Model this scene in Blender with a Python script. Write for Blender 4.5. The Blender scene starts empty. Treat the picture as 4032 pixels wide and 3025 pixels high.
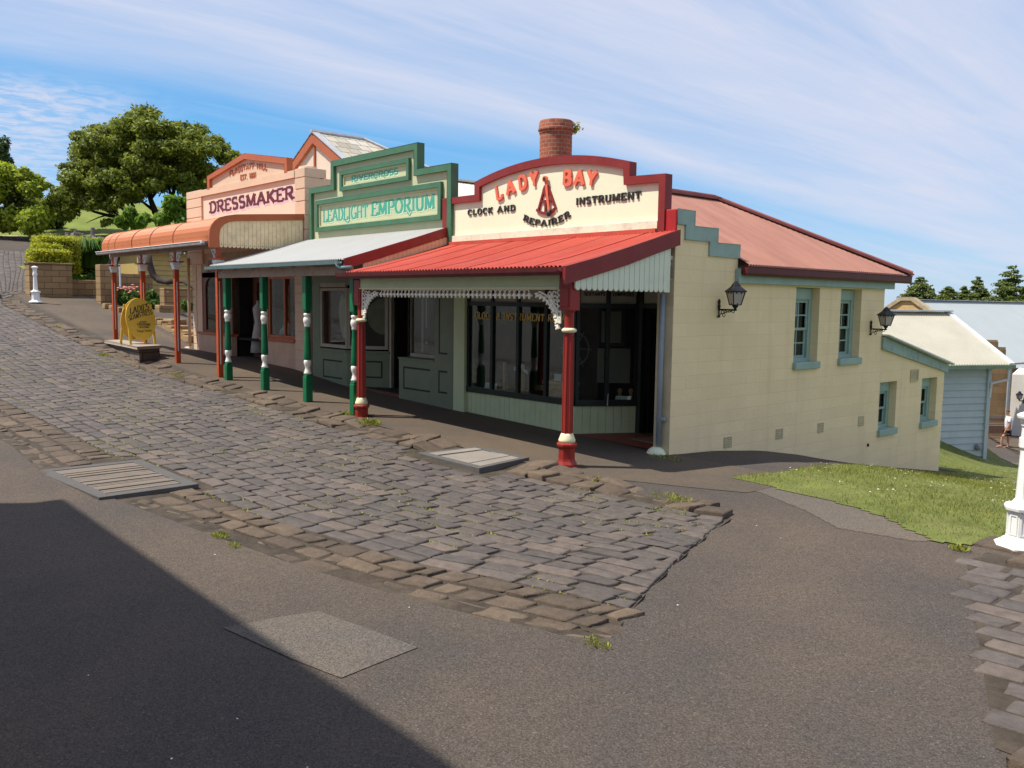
import bpy, math, random
import numpy as np
from mathutils import Vector, Matrix
from mathutils.geometry import tessellate_polygon
random.seed(7); rng = np.random.default_rng(7)
R = math.radians
sc = bpy.context.scene
col = sc.collection

# ---------------------------------------------------------------- camera
FPX, PIT, ROL, YAW = 3444.33, R(5.446), R(.7946), R(138.649)
CAM = np.array([0, 0, 1.65])
_fw = np.array([math.cos(YAW)*math.cos(PIT), math.sin(YAW)*math.cos(PIT), -math.sin(PIT)])
_rt = np.array([math.sin(YAW), -math.cos(YAW), 0]); _up = np.cross(_rt, _fw)
RT = math.cos(ROL)*_rt + math.sin(ROL)*_up; UP = math.cos(ROL)*_up - math.sin(ROL)*_rt
FH = np.array([math.cos(YAW), math.sin(YAW), 0]); RH = _rt
def P(px, py, d):
    """world point at depth d (m) for a pixel of the 4032x3025 photograph"""
    return CAM + d*(_fw + RT*(px-2016)/FPX - UP*(py-1512.5)/FPX)
cd = bpy.data.cameras.new('camera'); cam = bpy.data.objects.new('camera', cd); col.objects.link(cam)
cd.sensor_width = 36; cd.sensor_fit = 'HORIZONTAL'; cd.lens = FPX/4032*36; cd.clip_end = 3000; cd.clip_start = .05
M = Matrix.Identity(4)
for i in range(3):
    M[i][0] = RT[i]; M[i][1] = UP[i]; M[i][2] = -_fw[i]; M[i][3] = CAM[i]
cam.matrix_world = M; sc.camera = cam

# ---------------------------------------------------------------- sky, sun, exposure
SUN_EL, SUN_SH = R(60.5), R(57)            # elevation; direction in which shadows fall (from +X towards +Y)
sd = Vector((-math.cos(SUN_EL)*math.cos(SUN_SH), -math.cos(SUN_EL)*math.sin(SUN_SH), math.sin(SUN_EL)))
sl = bpy.data.lights.new('sun', 'SUN'); so = bpy.data.objects.new('sun', sl); col.objects.link(so)
sl.energy = 2.45; sl.angle = R(.55); sl.color = (1, .95, .85)
so.rotation_euler = sd.to_track_quat('Z', 'Y').to_euler()
w = bpy.data.worlds.new('World'); sc.world = w; w.use_nodes = True
nt = w.node_tree; N = nt.nodes; L = nt.links; N.clear()
def nd(t, **k):
    n = N.new(t)
    for a, b in k.items(): setattr(n, a, b)
    return n
def mth(op, a, b=None, c=None):
    n = N.new('ShaderNodeMath'); n.operation = op
    for i, v in enumerate((a, b, c)):
        if v is None: continue
        if isinstance(v, (int, float)): n.inputs[i].default_value = v
        else: L.new(v, n.inputs[i])
    return n.outputs[0]
sky = nd('ShaderNodeTexSky', sky_type='NISHITA'); sky.sun_disc = False
sky.sun_elevation = SUN_EL; sky.sun_rotation = math.atan2(sd.x, sd.y)
sky.altitude = 20; sky.air_density = 1.0; sky.dust_density = .25; sky.ozone_density = 3.0
tc = nd('ShaderNodeTexCoord'); sx = nd('ShaderNodeSeparateXYZ'); L.new(tc.outputs['Generated'], sx.inputs[0])
# cloud plane coordinates: direction projected on a plane high overhead, axes along view / across view
dz = mth('MAXIMUM', sx.outputs[2], .02); dz = mth('ADD', dz, .10)
u0 = mth('DIVIDE', sx.outputs[0], dz); v0 = mth('DIVIDE', sx.outputs[1], dz)
ang = R(86)                               # the streaks' direction in plan
ua = mth('ADD', mth('MULTIPLY', u0, math.cos(ang)), mth('MULTIPLY', v0, math.sin(ang)))
va = mth('SUBTRACT', mth('MULTIPLY', v0, math.cos(ang)), mth('MULTIPLY', u0, math.sin(ang)))
def nz(us, vs, scale, det, rough, off, dist=0.0):
    c = nd('ShaderNodeCombineXYZ'); L.new(mth('MULTIPLY', ua, us), c.inputs[0]); L.new(mth('MULTIPLY', va, vs), c.inputs[1]); c.inputs[2].default_value = off
    n = nd('ShaderNodeTexNoise'); L.new(c.outputs[0], n.inputs['Vector']); n.inputs['Scale'].default_value = scale
    n.inputs['Detail'].default_value = det; n.inputs['Roughness'].default_value = rough; n.inputs['Distortion'].default_value = dist
    return n.outputs['Fac']
def rmp(f, a, b):
    m = nd('ShaderNodeMapRange', interpolation_type='SMOOTHSTEP'); L.new(f, m.inputs[0]); m.inputs[1].default_value = a; m.inputs[2].default_value = b
    return m.outputs[0]
wisp = rmp(nz(.35, 1.9, 1.3, 7, .60, 1.7, .5), .28, .70)
fine = rmp(nz(1.2, 7.0, 1.5, 6, .6, 2.9, .6), .35, .75)
mott = rmp(nz(3.4, 4.6, 3.6, 6, .62, 5.1, .5), .34, .66)
edge = mth('ADD', va, mth('MULTIPLY', mth('SUBTRACT', nz(.25, .8, 1.0, 4, .55, 4.4, .4), .5), 1.1))
band = rmp(mth('SUBTRACT', 0, edge), -3.10, -2.55)                       # the broad veil of cirrus
low = mth('MULTIPLY', rmp(ua, 1.6, 4.5), mth('ADD', mth('MULTIPLY', wisp, .26), .12))   # thin veil low on the right
cl = mth('MULTIPLY', band, mth('ADD', mth('ADD', mth('MULTIPLY', wisp, .34), mth('MULTIPLY', fine, .10)), .50))
mk = mth('MULTIPLY', rmp(mth('SUBTRACT', 0, ua), -1.15, -.55), rmp(va, 3.0, 3.35))        # mottled patch low on the left
cl = mth('ADD', cl, mth('MULTIPLY', mk, mth('ADD', mth('MULTIPLY', mott, .55), .25)))
cl = mth('MAXIMUM', cl, mth('ADD', low, mth('MULTIPLY', rmp(nz(.3, 2.6, 1.2, 5, .6, 8.8, .4), .5, .8), .3)))
cl = mth('MINIMUM', cl, .90)
hs = nd('ShaderNodeHueSaturation'); L.new(sky.outputs[0], hs.inputs['Color']); hs.inputs['Saturation'].default_value = 1.30; hs.inputs['Value'].default_value = .45
cr_ = nd('ShaderNodeValToRGB'); L.new(sx.outputs[2], cr_.inputs[0]); ce = cr_.color_ramp.elements     # clear air: paler and bluer towards the horizon
ce[0].position = 0; ce[0].color = (.30, .52, .80, 1); ce[1].position = 1; ce[1].color = (.08, .28, .68, 1)
for p_, c_ in ((.10, (.19, .47, .82, 1)), (.22, (.105, .40, .79, 1)), (.45, (.10, .34, .76, 1))): e_ = ce.new(p_); e_.color = c_
m0 = nd('ShaderNodeMix', data_type='RGBA'); m0.inputs[0].default_value = .75; L.new(hs.outputs[0], m0.inputs[6])
vs_ = nd('ShaderNodeVectorMath', operation='SCALE'); L.new(cr_.outputs[0], vs_.inputs[0]); vs_.inputs['Scale'].default_value = 2.75; L.new(vs_.outputs[0], m0.inputs[7])
mx = nd('ShaderNodeMix', data_type='RGBA'); L.new(cl, mx.inputs[0]); L.new(m0.outputs[2], mx.inputs[6])
mx.inputs[7].default_value = (1.85, 1.93, 2.3, 1)
bg = nd('ShaderNodeBackground'); L.new(mx.outputs[2], bg.inputs[0]); bg.inputs[1].default_value = .15
wo = nd('ShaderNodeOutputWorld'); L.new(bg.outputs[0], wo.inputs[0])
sc.view_settings.view_transform = 'Standard'; sc.view_settings.look = 'None'
sc.view_settings.exposure = 1.36; sc.view_settings.gamma = 1

# ---------------------------------------------------------------- materials
MATS = {}
def mat(name, c, rough=.6, var=.12, vs=3.0, bump=.0, bs=40.0, dirt=0.0, dirtc=(.12, .1, .08), spec=.3, c2=None, metal=0.0, island=0.0, ds=1.2, stretch=(1, 1, 1)):
    """painted / plain surface: slow colour drift, optional dirt blotches, fine bump; all in world coordinates"""
    if name in MATS: return MATS[name]
    m = bpy.data.materials.new(name); m.use_nodes = True; t = m.node_tree; b = t.nodes['Principled BSDF']
    A = lambda ty: t.nodes.new(ty); K = t.links.new
    g = A('ShaderNodeNewGeometry'); mp = A('ShaderNodeMapping'); mp.inputs['Scale'].default_value = stretch; K(g.outputs['Position'], mp.inputs[0])
    n = A('ShaderNodeTexNoise'); K(mp.outputs[0], n.inputs['Vector']); n.inputs['Scale'].default_value = vs; n.inputs['Detail'].default_value = 5; n.inputs['Roughness'].default_value = .65
    r = A('ShaderNodeMix'); r.data_type = 'RGBA'
    r.inputs[6].default_value = (*[x*(1-var) for x in c], 1); r.inputs[7].default_value = (*(c2 or [min(1, x*(1+var)) for x in c]), 1)
    mr = A('ShaderNodeMapRange'); K(n.outputs['Fac'], mr.inputs[0]); mr.inputs[1].default_value = .3; mr.inputs[2].default_value = .7
    K(mr.outputs[0], r.inputs[0]); out = r.outputs[2]
    if island:
        hv = A('ShaderNodeHueSaturation'); mi = A('ShaderNodeMapRange'); K(g.outputs['Random Per Island'], mi.inputs[0]); mi.inputs[3].default_value = 1-island; mi.inputs[4].default_value = 1+island
        K(mi.outputs[0], hv.inputs['Value']); K(out, hv.inputs['Color']); out = hv.outputs[0]
    if dirt:
        n2 = A('ShaderNodeTexNoise'); K(mp.outputs[0], n2.inputs['Vector']); n2.inputs['Scale'].default_value = ds; n2.inputs['Detail'].default_value = 8; n2.inputs['Roughness'].default_value = .72
        m2 = A('ShaderNodeMapRange'); K(n2.outputs['Fac'], m2.inputs[0]); m2.inputs[1].default_value = .48; m2.inputs[2].default_value = .78; m2.inputs[4].default_value = dirt
        x = A('ShaderNodeMix'); x.data_type = 'RGBA'; K(m2.outputs[0], x.inputs[0]); K(out, x.inputs[6]); x.inputs[7].default_value = (*dirtc, 1); out = x.outputs[2]
    K(out, b.inputs['Base Color']); b.inputs['Roughness'].default_value = rough; b.inputs['Specular IOR Level'].default_value = spec; b.inputs['Metallic'].default_value = metal
    if bump:
        n3 = A('ShaderNodeTexNoise'); K(mp.outputs[0], n3.inputs['Vector']); n3.inputs['Scale'].default_value = bs; n3.inputs['Detail'].default_value = 4
        bp = A('ShaderNodeBump'); bp.inputs['Strength'].default_value = bump; bp.inputs['Distance'].default_value = .02; K(n3.outputs['Fac'], bp.inputs['Height']); K(bp.outputs[0], b.inputs['Normal'])
    MATS[name] = m; return m

def blockwork(name, c, mortar, bw, bh, axis, off=(0, 0), bump=.5, mw=.008, var=.12, dirt=.25, dirtc=(.2, .17, .1), facec=None, roughness=.8, wob=.012, streak=.22):
    """coursed masonry: brick pattern in world coordinates (axis X: wall in the YZ plane, axis Y: wall in XZ)"""
    if name in MATS: return MATS[name]
    m = bpy.data.materials.new(name); m.use_nodes = True; t = m.node_tree; b = t.nodes['Principled BSDF']
    A = lambda ty: t.nodes.new(ty); K = t.links.new
    g = A('ShaderNodeNewGeometry'); s = A('ShaderNodeSeparateXYZ'); K(g.outputs['Position'], s.inputs[0]); cb = A('ShaderNodeCombineXYZ')
    wn = A('ShaderNodeTexNoise'); K(g.outputs['Position'], wn.inputs['Vector']); wn.inputs['Scale'].default_value = 2.5; wn.inputs['Detail'].default_value = 3
    def shifted(o, k, idx):
        a = A('ShaderNodeMath'); a.operation = 'MULTIPLY_ADD'; sep = A('ShaderNodeSeparateColor'); K(wn.outputs['Color'], sep.inputs[0])
        K(sep.outputs[idx], a.inputs[0]); a.inputs[1].default_value = wob*2; K(o, a.inputs[2]); a2 = A('ShaderNodeMath'); K(a.outputs[0], a2.inputs[0]); a2.inputs[1].default_value = k-wob; return a2.outputs[0]
    if axis == 'XY':
        ax = A('ShaderNodeMath'); K(s.outputs[0], ax.inputs[0]); K(s.outputs[1], ax.inputs[1]); h = ax.outputs[0]
    else: h = s.outputs[1] if axis == 'X' else s.outputs[0]
    K(shifted(h, off[0], 0), cb.inputs[0]); K(shifted(s.outputs[2], off[1], 1), cb.inputs[1])
    br = A('ShaderNodeTexBrick'); K(cb.outputs[0], br.inputs['Vector']); br.inputs['Scale'].default_value = 1
    br.inputs['Brick Width'].default_value = bw; br.inputs['Row Height'].default_value = bh; br.inputs['Mortar Size'].default_value = mw; br.inputs['Mortar Smooth'].default_value = .4
    br.inputs['Color1'].default_value = (*[x*(1-var) for x in c], 1); br.inputs['Color2'].default_value = (*[min(1, x*(1+var)) for x in (facec or c)], 1); br.inputs['Mortar'].default_value = (*mortar, 1)
    n2 = A('ShaderNodeTexNoise'); K(g.outputs['Position'], n2.inputs['Vector']); n2.inputs['Scale'].default_value = 1.3; n2.inputs['Detail'].default_value = 8; n2.inputs['Roughness'].default_value = .7
    m2 = A('ShaderNodeMapRange'); K(n2.outputs['Fac'], m2.inputs[0]); m2.inputs[1].default_value = .42; m2.inputs[2].default_value = .8; m2.inputs[4].default_value = dirt
    x = A('ShaderNodeMix'); x.data_type = 'RGBA'; K(m2.outputs[0], x.inputs[0]); K(br.outputs['Color'], x.inputs[6]); x.inputs[7].default_value = (*dirtc, 1)
    mpv = A('ShaderNodeMapping'); mpv.inputs['Scale'].default_value = (3.2, 3.2, .28); K(g.outputs['Position'], mpv.inputs[0]); nv_ = A('ShaderNodeTexNoise'); K(mpv.outputs[0], nv_.inputs['Vector']); nv_.inputs['Scale'].default_value = 1.0; nv_.inputs['Detail'].default_value = 7; nv_.inputs['Roughness'].default_value = .6
    mv_ = A('ShaderNodeMapRange'); K(nv_.outputs['Fac'], mv_.inputs[0]); mv_.inputs[1].default_value = .55; mv_.inputs[2].default_value = .78; mv_.inputs[4].default_value = streak
    xs_ = A('ShaderNodeMix'); xs_.data_type = 'RGBA'; K(mv_.outputs[0], xs_.inputs[0]); K(x.outputs[2], xs_.inputs[6]); xs_.inputs[7].default_value = (*[c_*.62 for c_ in dirtc], 1); x = xs_
    K(x.outputs[2], b.inputs['Base Color']); b.inputs['Roughness'].default_value = roughness; b.inputs['Specular IOR Level'].default_value = .2
    n3 = A('ShaderNodeTexNoise'); K(g.outputs['Position'], n3.inputs['Vector']); n3.inputs['Scale'].default_value = 26; n3.inputs['Detail'].default_value = 6
    mm = A('ShaderNodeMath'); mm.operation = 'MULTIPLY_ADD'; K(br.outputs['Fac'], mm.inputs[0]); mm.inputs[1].default_value = -.9; K(n3.outputs['Fac'], mm.inputs[2])
    bp = A('ShaderNodeBump'); bp.inputs['Strength'].default_value = bump; bp.inputs['Distance'].default_value = .012; K(mm.outputs[0], bp.inputs['Height']); K(bp.outputs[0], b.inputs['Normal'])
    MATS[name] = m; return m

def asphalt(name, c, speck=.25, big=.18, warm=(1.15, 1.0, .82), bump=.55, sc_=115):
    m = bpy.data.materials.new(name); m.use_nodes = True; t = m.node_tree; b = t.nodes['Principled BSDF']; A = lambda ty: t.nodes.new(ty); K = t.links.new
    g = A('ShaderNodeNewGeometry'); pos = g.outputs['Position']
    n = A('ShaderNodeTexNoise'); K(pos, n.inputs['Vector']); n.inputs['Scale'].default_value = .42; n.inputs['Detail'].default_value = 9; n.inputs['Roughness'].default_value = .66
    r = A('ShaderNodeMix'); r.data_type = 'RGBA'; mr = A('ShaderNodeMapRange'); K(n.outputs['Fac'], mr.inputs[0]); mr.inputs[1].default_value = .32; mr.inputs[2].default_value = .68; K(mr.outputs[0], r.inputs[0])
    r.inputs[6].default_value = (*[x*(1-big) for x in c], 1); r.inputs[7].default_value = (*[x*(1+big)*k for x, k in zip(c, warm)], 1)
    v = A('ShaderNodeTexVoronoi'); K(pos, v.inputs['Vector']); v.inputs['Scale'].default_value = sc_; v.inputs['Randomness'].default_value = 1
    hv = A('ShaderNodeHueSaturation'); K(r.outputs[2], hv.inputs['Color']); sep = A('ShaderNodeSeparateColor'); K(v.outputs['Color'], sep.inputs[0])
    m3 = A('ShaderNodeMapRange'); K(sep.outputs[0], m3.inputs[0]); m3.inputs[3].default_value = .6; m3.inputs[4].default_value = 1.4; K(m3.outputs[0], hv.inputs['Value'])
    m4 = A('ShaderNodeMapRange'); K(sep.outputs[1], m4.inputs[0]); m4.inputs[1].default_value = .975; m4.inputs[2].default_value = .985; m4.inputs[4].default_value = speck
    x = A('ShaderNodeMix'); x.data_type = 'RGBA'; K(m4.outputs[0], x.inputs[0]); K(hv.outputs[0], x.inputs[6]); x.inputs[7].default_value = (.30, .27, .24, 1)
    nw = A('ShaderNodeTexNoise'); K(pos, nw.inputs['Vector']); nw.inputs['Scale'].default_value = 1.3; nw.inputs['Detail'].default_value = 6     # hairline cracks
    va_ = A('ShaderNodeVectorMath'); va_.operation = 'MULTIPLY_ADD'; K(nw.outputs['Color'], va_.inputs[0]); va_.inputs[1].default_value = (1.3, 1.3, 0); K(pos, va_.inputs[2])
    vc = A('ShaderNodeTexVoronoi'); vc.feature = 'DISTANCE_TO_EDGE'; K(va_.outputs[0], vc.inputs['Vector']); vc.inputs['Scale'].default_value = .33
    mc = A('ShaderNodeMapRange'); K(vc.outputs['Distance'], mc.inputs[0]); mc.inputs[1].default_value = .0008; mc.inputs[2].default_value = .0035; mc.inputs[3].default_value = .0; mc.inputs[4].default_value = 0
    mk_ = A('ShaderNodeMath'); mk_.operation = 'MULTIPLY'; K(mc.outputs[0], mk_.inputs[0]); mg = A('ShaderNodeMapRange'); K(nw.outputs['Fac'], mg.inputs[0]); mg.inputs[1].default_value = .5; mg.inputs[2].default_value = .62; K(mg.outputs[0], mk_.inputs[1])
    x2 = A('ShaderNodeMix'); x2.data_type = 'RGBA'; K(mk_.outputs[0], x2.inputs[0]); K(x.outputs[2], x2.inputs[6]); x2.inputs[7].default_value = (.02, .016, .013, 1); x = x2
    K(x.outputs[2], b.inputs['Base Color']); b.inputs['Roughness'].default_value = .85; b.inputs['Specular IOR Level'].default_value = .25
    bp = A('ShaderNodeBump'); bp.inputs['Strength'].default_value = bump; bp.inputs['Distance'].default_value = .008
    n4 = A('ShaderNodeTexNoise'); K(pos, n4.inputs['Vector']); n4.inputs['Scale'].default_value = sc_*.9; n4.inputs['Detail'].default_value = 3
    K(n4.outputs['Fac'], bp.inputs['Height']); K(bp.outputs[0], b.inputs['Normal']); MATS[name] = m; return m

def stonemat(name, ca, cb_, rough=.75, bump=.6, pit=.5, lich=.15):
    m = bpy.data.materials.new(name); m.use_nodes = True; t = m.node_tree; b = t.nodes['Principled BSDF']; A = lambda ty: t.nodes.new(ty); K = t.links.new
    g = A('ShaderNodeNewGeometry'); pos = g.outputs['Position']
    cr = A('ShaderNodeValToRGB'); K(g.outputs['Random Per Island'], cr.inputs[0]); e = cr.color_ramp.elements
    e[0].color = (*ca, 1); e[1].color = (*cb_, 1); e[1].position = 1
    k = e.new(.35); k.color = (*[(p+q)/2*1.08 for p, q in zip(ca, cb_)], 1); k = e.new(.7); k.color = (*[p*.82+q*.1 for p, q in zip(ca, cb_)], 1)
    n = A('ShaderNodeTexNoise'); K(pos, n.inputs['Vector']); n.inputs['Scale'].default_value = 9; n.inputs['Detail'].default_value = 8; n.inputs['Roughness'].default_value = .7
    hv = A('ShaderNodeHueSaturation'); K(cr.outputs[0], hv.inputs['Color']); mr = A('ShaderNodeMapRange'); K(n.outputs['Fac'], mr.inputs[0]); mr.inputs[1].default_value = .3; mr.inputs[2].default_value = .7; mr.inputs[3].default_value = .7; mr.inputs[4].default_value = 1.3; K(mr.outputs[0], hv.inputs['Value'])
    n2 = A('ShaderNodeTexNoise'); K(pos, n2.inputs['Vector']); n2.inputs['Scale'].default_value = 2.3; n2.inputs['Detail'].default_value = 9; n2.inputs['Roughness'].default_value = .75
    m2 = A('ShaderNodeMapRange'); K(n2.outputs['Fac'], m2.inputs[0]); m2.inputs[1].default_value = .60; m2.inputs[2].default_value = .72; m2.inputs[4].default_value = lich
    x = A('ShaderNodeMix'); x.data_type = 'RGBA'; K(m2.outputs[0], x.inputs[0]); K(hv.outputs[0], x.inputs[6]); x.inputs[7].default_value = (.3, .27, .23, 1)
    K(x.outputs[2], b.inputs['Base Color']); b.inputs['Roughness'].default_value = rough; b.inputs['Specular IOR Level'].default_value = .35
    n3 = A('ShaderNodeTexNoise'); K(pos, n3.inputs['Vector']); n3.inputs['Scale'].default_value = 45; n3.inputs['Detail'].default_value = 8; n3.inputs['Roughness'].default_value = .7
    v = A('ShaderNodeTexVoronoi'); K(pos, v.inputs['Vector']); v.inputs['Scale'].default_value = 38; ms = A('ShaderNodeMapRange'); K(v.outputs['Distance'], ms.inputs[0]); ms.inputs[1].default_value = .05; ms.inputs[2].default_value = .25; ms.inputs[3].default_value = -pit; ms.inputs[4].default_value = 0
    ad = A('ShaderNodeMath'); K(n3.outputs['Fac'], ad.inputs[0]); K(ms.outputs[0], ad.inputs[1])
    bp = A('ShaderNodeBump'); bp.inputs['Strength'].default_value = bump; bp.inputs['Distance'].default_value = .012; K(ad.outputs[0], bp.inputs['Height']); K(bp.outputs[0], b.inputs['Normal'])
    MATS[name] = m; return m

def leafmat(name, ca, cb_, rough=.5, tr=.35):
    m = bpy.data.materials.new(name); m.use_nodes = True; t = m.node_tree; b = t.nodes['Principled BSDF']; A = lambda ty: t.nodes.new(ty); K = t.links.new
    g = A('ShaderNodeNewGeometry'); cr = A('ShaderNodeValToRGB'); K(g.outputs['Random Per Island'], cr.inputs[0]); e = cr.color_ramp.elements; e[0].color = (*ca, 1); e[1].color = (*cb_, 1)
    K(cr.outputs[0], b.inputs['Base Color']); b.inputs['Roughness'].default_value = rough; b.inputs['Specular IOR Level'].default_value = .25
    tl = A('ShaderNodeBsdfTranslucent'); hv = A('ShaderNodeHueSaturation'); K(cr.outputs[0], hv.inputs['Color']); hv.inputs['Value'].default_value = 1.5; K(hv.outputs[0], tl.inputs[0])
    ms = A('ShaderNodeMixShader'); ms.inputs[0].default_value = tr; K(b.outputs[0], ms.inputs[1]); K(tl.outputs[0], ms.inputs[2]); K(ms.outputs[0], t.nodes['Material Output'].inputs[0]); MATS[name] = m; return m

def glassmat(name, tint=(.8, .85, .85)):
    m = bpy.data.materials.new(name); m.use_nodes = True; t = m.node_tree; A = lambda ty: t.nodes.new(ty); K = t.links.new; t.nodes.remove(t.nodes['Principled BSDF'])
    tr = A('ShaderNodeBsdfTransparent'); tr.inputs[0].default_value = (*tint, 1); gl = A('ShaderNodeBsdfGlossy'); gl.inputs['Roughness'].default_value = .03; gl.inputs[0].default_value = (.9, .92, .95, 1)
    f = A('ShaderNodeFresnel'); f.inputs[0].default_value = 1.5
    g = A('ShaderNodeNewGeometry'); n = A('ShaderNodeTexNoise'); K(g.outputs['Position'], n.inputs['Vector']); n.inputs['Scale'].default_value = 1.6; bp = A('ShaderNodeBump'); bp.inputs['Strength'].default_value = .01; K(n.outputs['Fac'], bp.inputs['Height']); K(bp.outputs[0], gl.inputs['Normal'])
    mu = A('ShaderNodeMath'); mu.operation = 'MULTIPLY_ADD'; K(f.outputs[0], mu.inputs[0]); mu.inputs[1].default_value = .22; mu.inputs[2].default_value = .0
    ms = A('ShaderNodeMixShader'); K(mu.outputs[0], ms.inputs[0]); K(tr.outputs[0], ms.inputs[1]); K(gl.outputs[0], ms.inputs[2]); K(ms.outputs[0], t.nodes['Material Output'].inputs[0]); MATS[name] = m; return m
# ---------------------------------------------------------------- mesh builder and object tree
def wloc(o):
    v = Vector((0, 0, 0))
    while o is not None: v += o.location; o = o.parent
    return v
def tag(o, label=None, cat=None, group=None, kind=None):
    if label: o['label'] = label
    if cat: o['category'] = cat
    if group: o['group'] = group
    if kind: o['kind'] = kind
    return o
def thing(name, loc, label, cat, group=None):
    o = bpy.data.objects.new(name, None); o.empty_display_size = .2; o.location = loc; col.objects.link(o)
    return tag(o, label, cat, group)
class MB:
    """collects shapes in world coordinates; build() links them as ONE mesh object"""
    def __init__(s): s.v = []; s.f = []
    def add(s, vs, fs):
        k = len(s.v); s.v.extend([tuple(p) for p in vs]); s.f.extend([tuple(i+k for i in f) for f in fs]); return s
    def box(s, x0, x1, y0, y1, z0, z1):
        return s.add([(x0,y0,z0),(x1,y0,z0),(x1,y1,z0),(x0,y1,z0),(x0,y0,z1),(x1,y0,z1),(x1,y1,z1),(x0,y1,z1)], [(0,3,2,1),(4,5,6,7),(0,1,5,4),(1,2,6,5),(2,3,7,6),(3,0,4,7)])
    def obox(s, c, ax, ay, az):
        """oriented box: centre and three half-axis vectors"""
        c, ax, ay, az = map(np.array, (c, ax, ay, az)); vs = []
        for k in (-1, 1):
            for i, j in ((-1,-1),(1,-1),(1,1),(-1,1)): vs.append(c+ax*i+ay*j+az*k)
        return s.add(vs, [(0,3,2,1),(4,5,6,7),(0,1,5,4),(1,2,6,5),(2,3,7,6),(3,0,4,7)])
    def bar(s, a, b, wd, hd, up=(0, 0, 1)):
        a, b = np.array(a, float), np.array(b, float); d = b-a; l = np.linalg.norm(d); d /= l
        sdv = np.cross(d, np.array(up, float)); sdv /= np.linalg.norm(sdv); u = np.cross(sdv, d)
        return s.obox((a+b)/2, d*l/2, sdv*wd/2, u*hd/2)
    def plate(s, outer, fn, t0, t1, holes=()):
        """polygon (u,v) with holes, mapped to space by fn(u,v,t), between depths t0 and t1"""
        loops = [list(outer)]+[list(h) for h in holes]; flat = [p for l in loops for p in l]
        tris = tessellate_polygon([[Vector((p[0], p[1], 0)) for p in l] for l in loops]); n = len(flat)
        vs = [fn(p[0], p[1], t0) for p in flat]+[fn(p[0], p[1], t1) for p in flat]
        fs = [tuple(t) for t in tris]+[tuple(i+n for i in reversed(t)) for t in tris]; k = 0
        for l in loops:
            m = len(l)
            for i in range(m):
                j = (i+1) % m; fs.append((k+i, k+j, n+k+j, n+k+i))
            k += m
        return s.add(vs, fs)
    def tube(s, pts, rad, n=8, cap=True):
        pts = [np.array(p, float) for p in pts]; m = len(pts)
        if isinstance(rad, (int, float)): rad = [rad]*m
        vs = []; prev = None
        for i in range(m):
            d = pts[min(i+1, m-1)]-pts[max(i-1, 0)]; d /= np.linalg.norm(d)+1e-9
            if prev is None:
                a = np.array((0, 0, 1.)) if abs(d[2]) < .9 else np.array((1., 0, 0)); u = np.cross(d, a)
            else: u = prev-d*(prev@d)
            u /= np.linalg.norm(u)+1e-9; prev = u; q = np.cross(d, u)
            for k in range(n):
                t = 2*math.pi*k/n; vs.append(pts[i]+rad[i]*(math.cos(t)*u+math.sin(t)*q))
        fs = [(i*n+k, i*n+(k+1) % n, (i+1)*n+(k+1) % n, (i+1)*n+k) for i in range(m-1) for k in range(n)]
        if cap: fs += [tuple(range(n-1, -1, -1)), tuple((m-1)*n+k for k in range(n))]
        return s.add(vs, fs)
    def lathe(s, c, prof, n=16, rot=0.0, cap=True):
        """prof: (radius, z offset) pairs from the bottom up"""
        vs = []; m = len(prof)
        for r, z in prof:
            for k in range(n):
                t = 2*math.pi*k/n+rot; vs.append((c[0]+r*math.cos(t), c[1]+r*math.sin(t), c[2]+z))
        fs = [(i*n+k, i*n+(k+1) % n, (i+1)*n+(k+1) % n, (i+1)*n+k) for i in range(m-1) for k in range(n)]
        if cap: fs += [tuple(range(n-1, -1, -1)), tuple((m-1)*n+k for k in range(n))]
        return s.add(vs, fs)
    def ball(s, c, rx, ry, rz, n=10, m=6):
        return s.add([(c[0]+rx*math.cos(2*math.pi*k/n)*math.sin(math.pi*i/m), c[1]+ry*math.sin(2*math.pi*k/n)*math.sin(math.pi*i/m), c[2]-rz*math.cos(math.pi*i/m)) for i in range(m+1) for k in range(n)],
            [(i*n+k, i*n+(k+1) % n, (i+1)*n+(k+1) % n, (i+1)*n+k) for i in range(m) for k in range(n)])
    def corrugated(s, x0, x1, path, pitch=.076, amp=.009, axis='X', thick=0.0):
        """sheet along a (Y,Z) path, corrugated across X (or a (X,Z) path across Y)"""
        n = max(2, int(abs(x1-x0)/pitch*6)); xs = np.linspace(x0, x1, n+1); pa = np.array(path, float); m = len(pa); vs = []
        for j in range(m):
            d = pa[min(j+1, m-1)]-pa[max(j-1, 0)]; d /= np.linalg.norm(d); nr = np.array((-d[1], d[0]))
            if nr[1] < 0 and m < 4: nr = -nr
            for x in xs:
                o = pa[j]+nr*amp*math.sin(2*math.pi*x/pitch)
                vs.append((x, o[0], o[1]) if axis == 'X' else (o[0], x, o[1]))
        return s.add(vs, [(j*(n+1)+i, j*(n+1)+i+1, (j+1)*(n+1)+i+1, (j+1)*(n+1)+i) for j in range(m-1) for i in range(n)])
    def build(s, name, m, parent=None, smooth=False, bevel=0.0, auto=None):
        me = bpy.data.meshes.new(name); off = wloc(parent) if parent else Vector((0, 0, 0))
        me.from_pydata([(p[0]-off.x, p[1]-off.y, p[2]-off.z) for p in s.v], [], s.f); me.validate()
        o = bpy.data.objects.new(name, me); col.objects.link(o); me.materials.append(m)
        if parent: o.parent = parent
        if smooth or auto: me.polygons.foreach_set('use_smooth', [True]*len(me.polygons))
        if auto: 
            try: me.set_sharp_from_angle(angle=R(auto))
            except Exception: pass
        if bevel:
            b = o.modifiers.new('bevel', 'BEVEL'); b.width = bevel; b.segments = 2; b.limit_method = 'ANGLE'; b.angle_limit = R(50)
        return o
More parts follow.
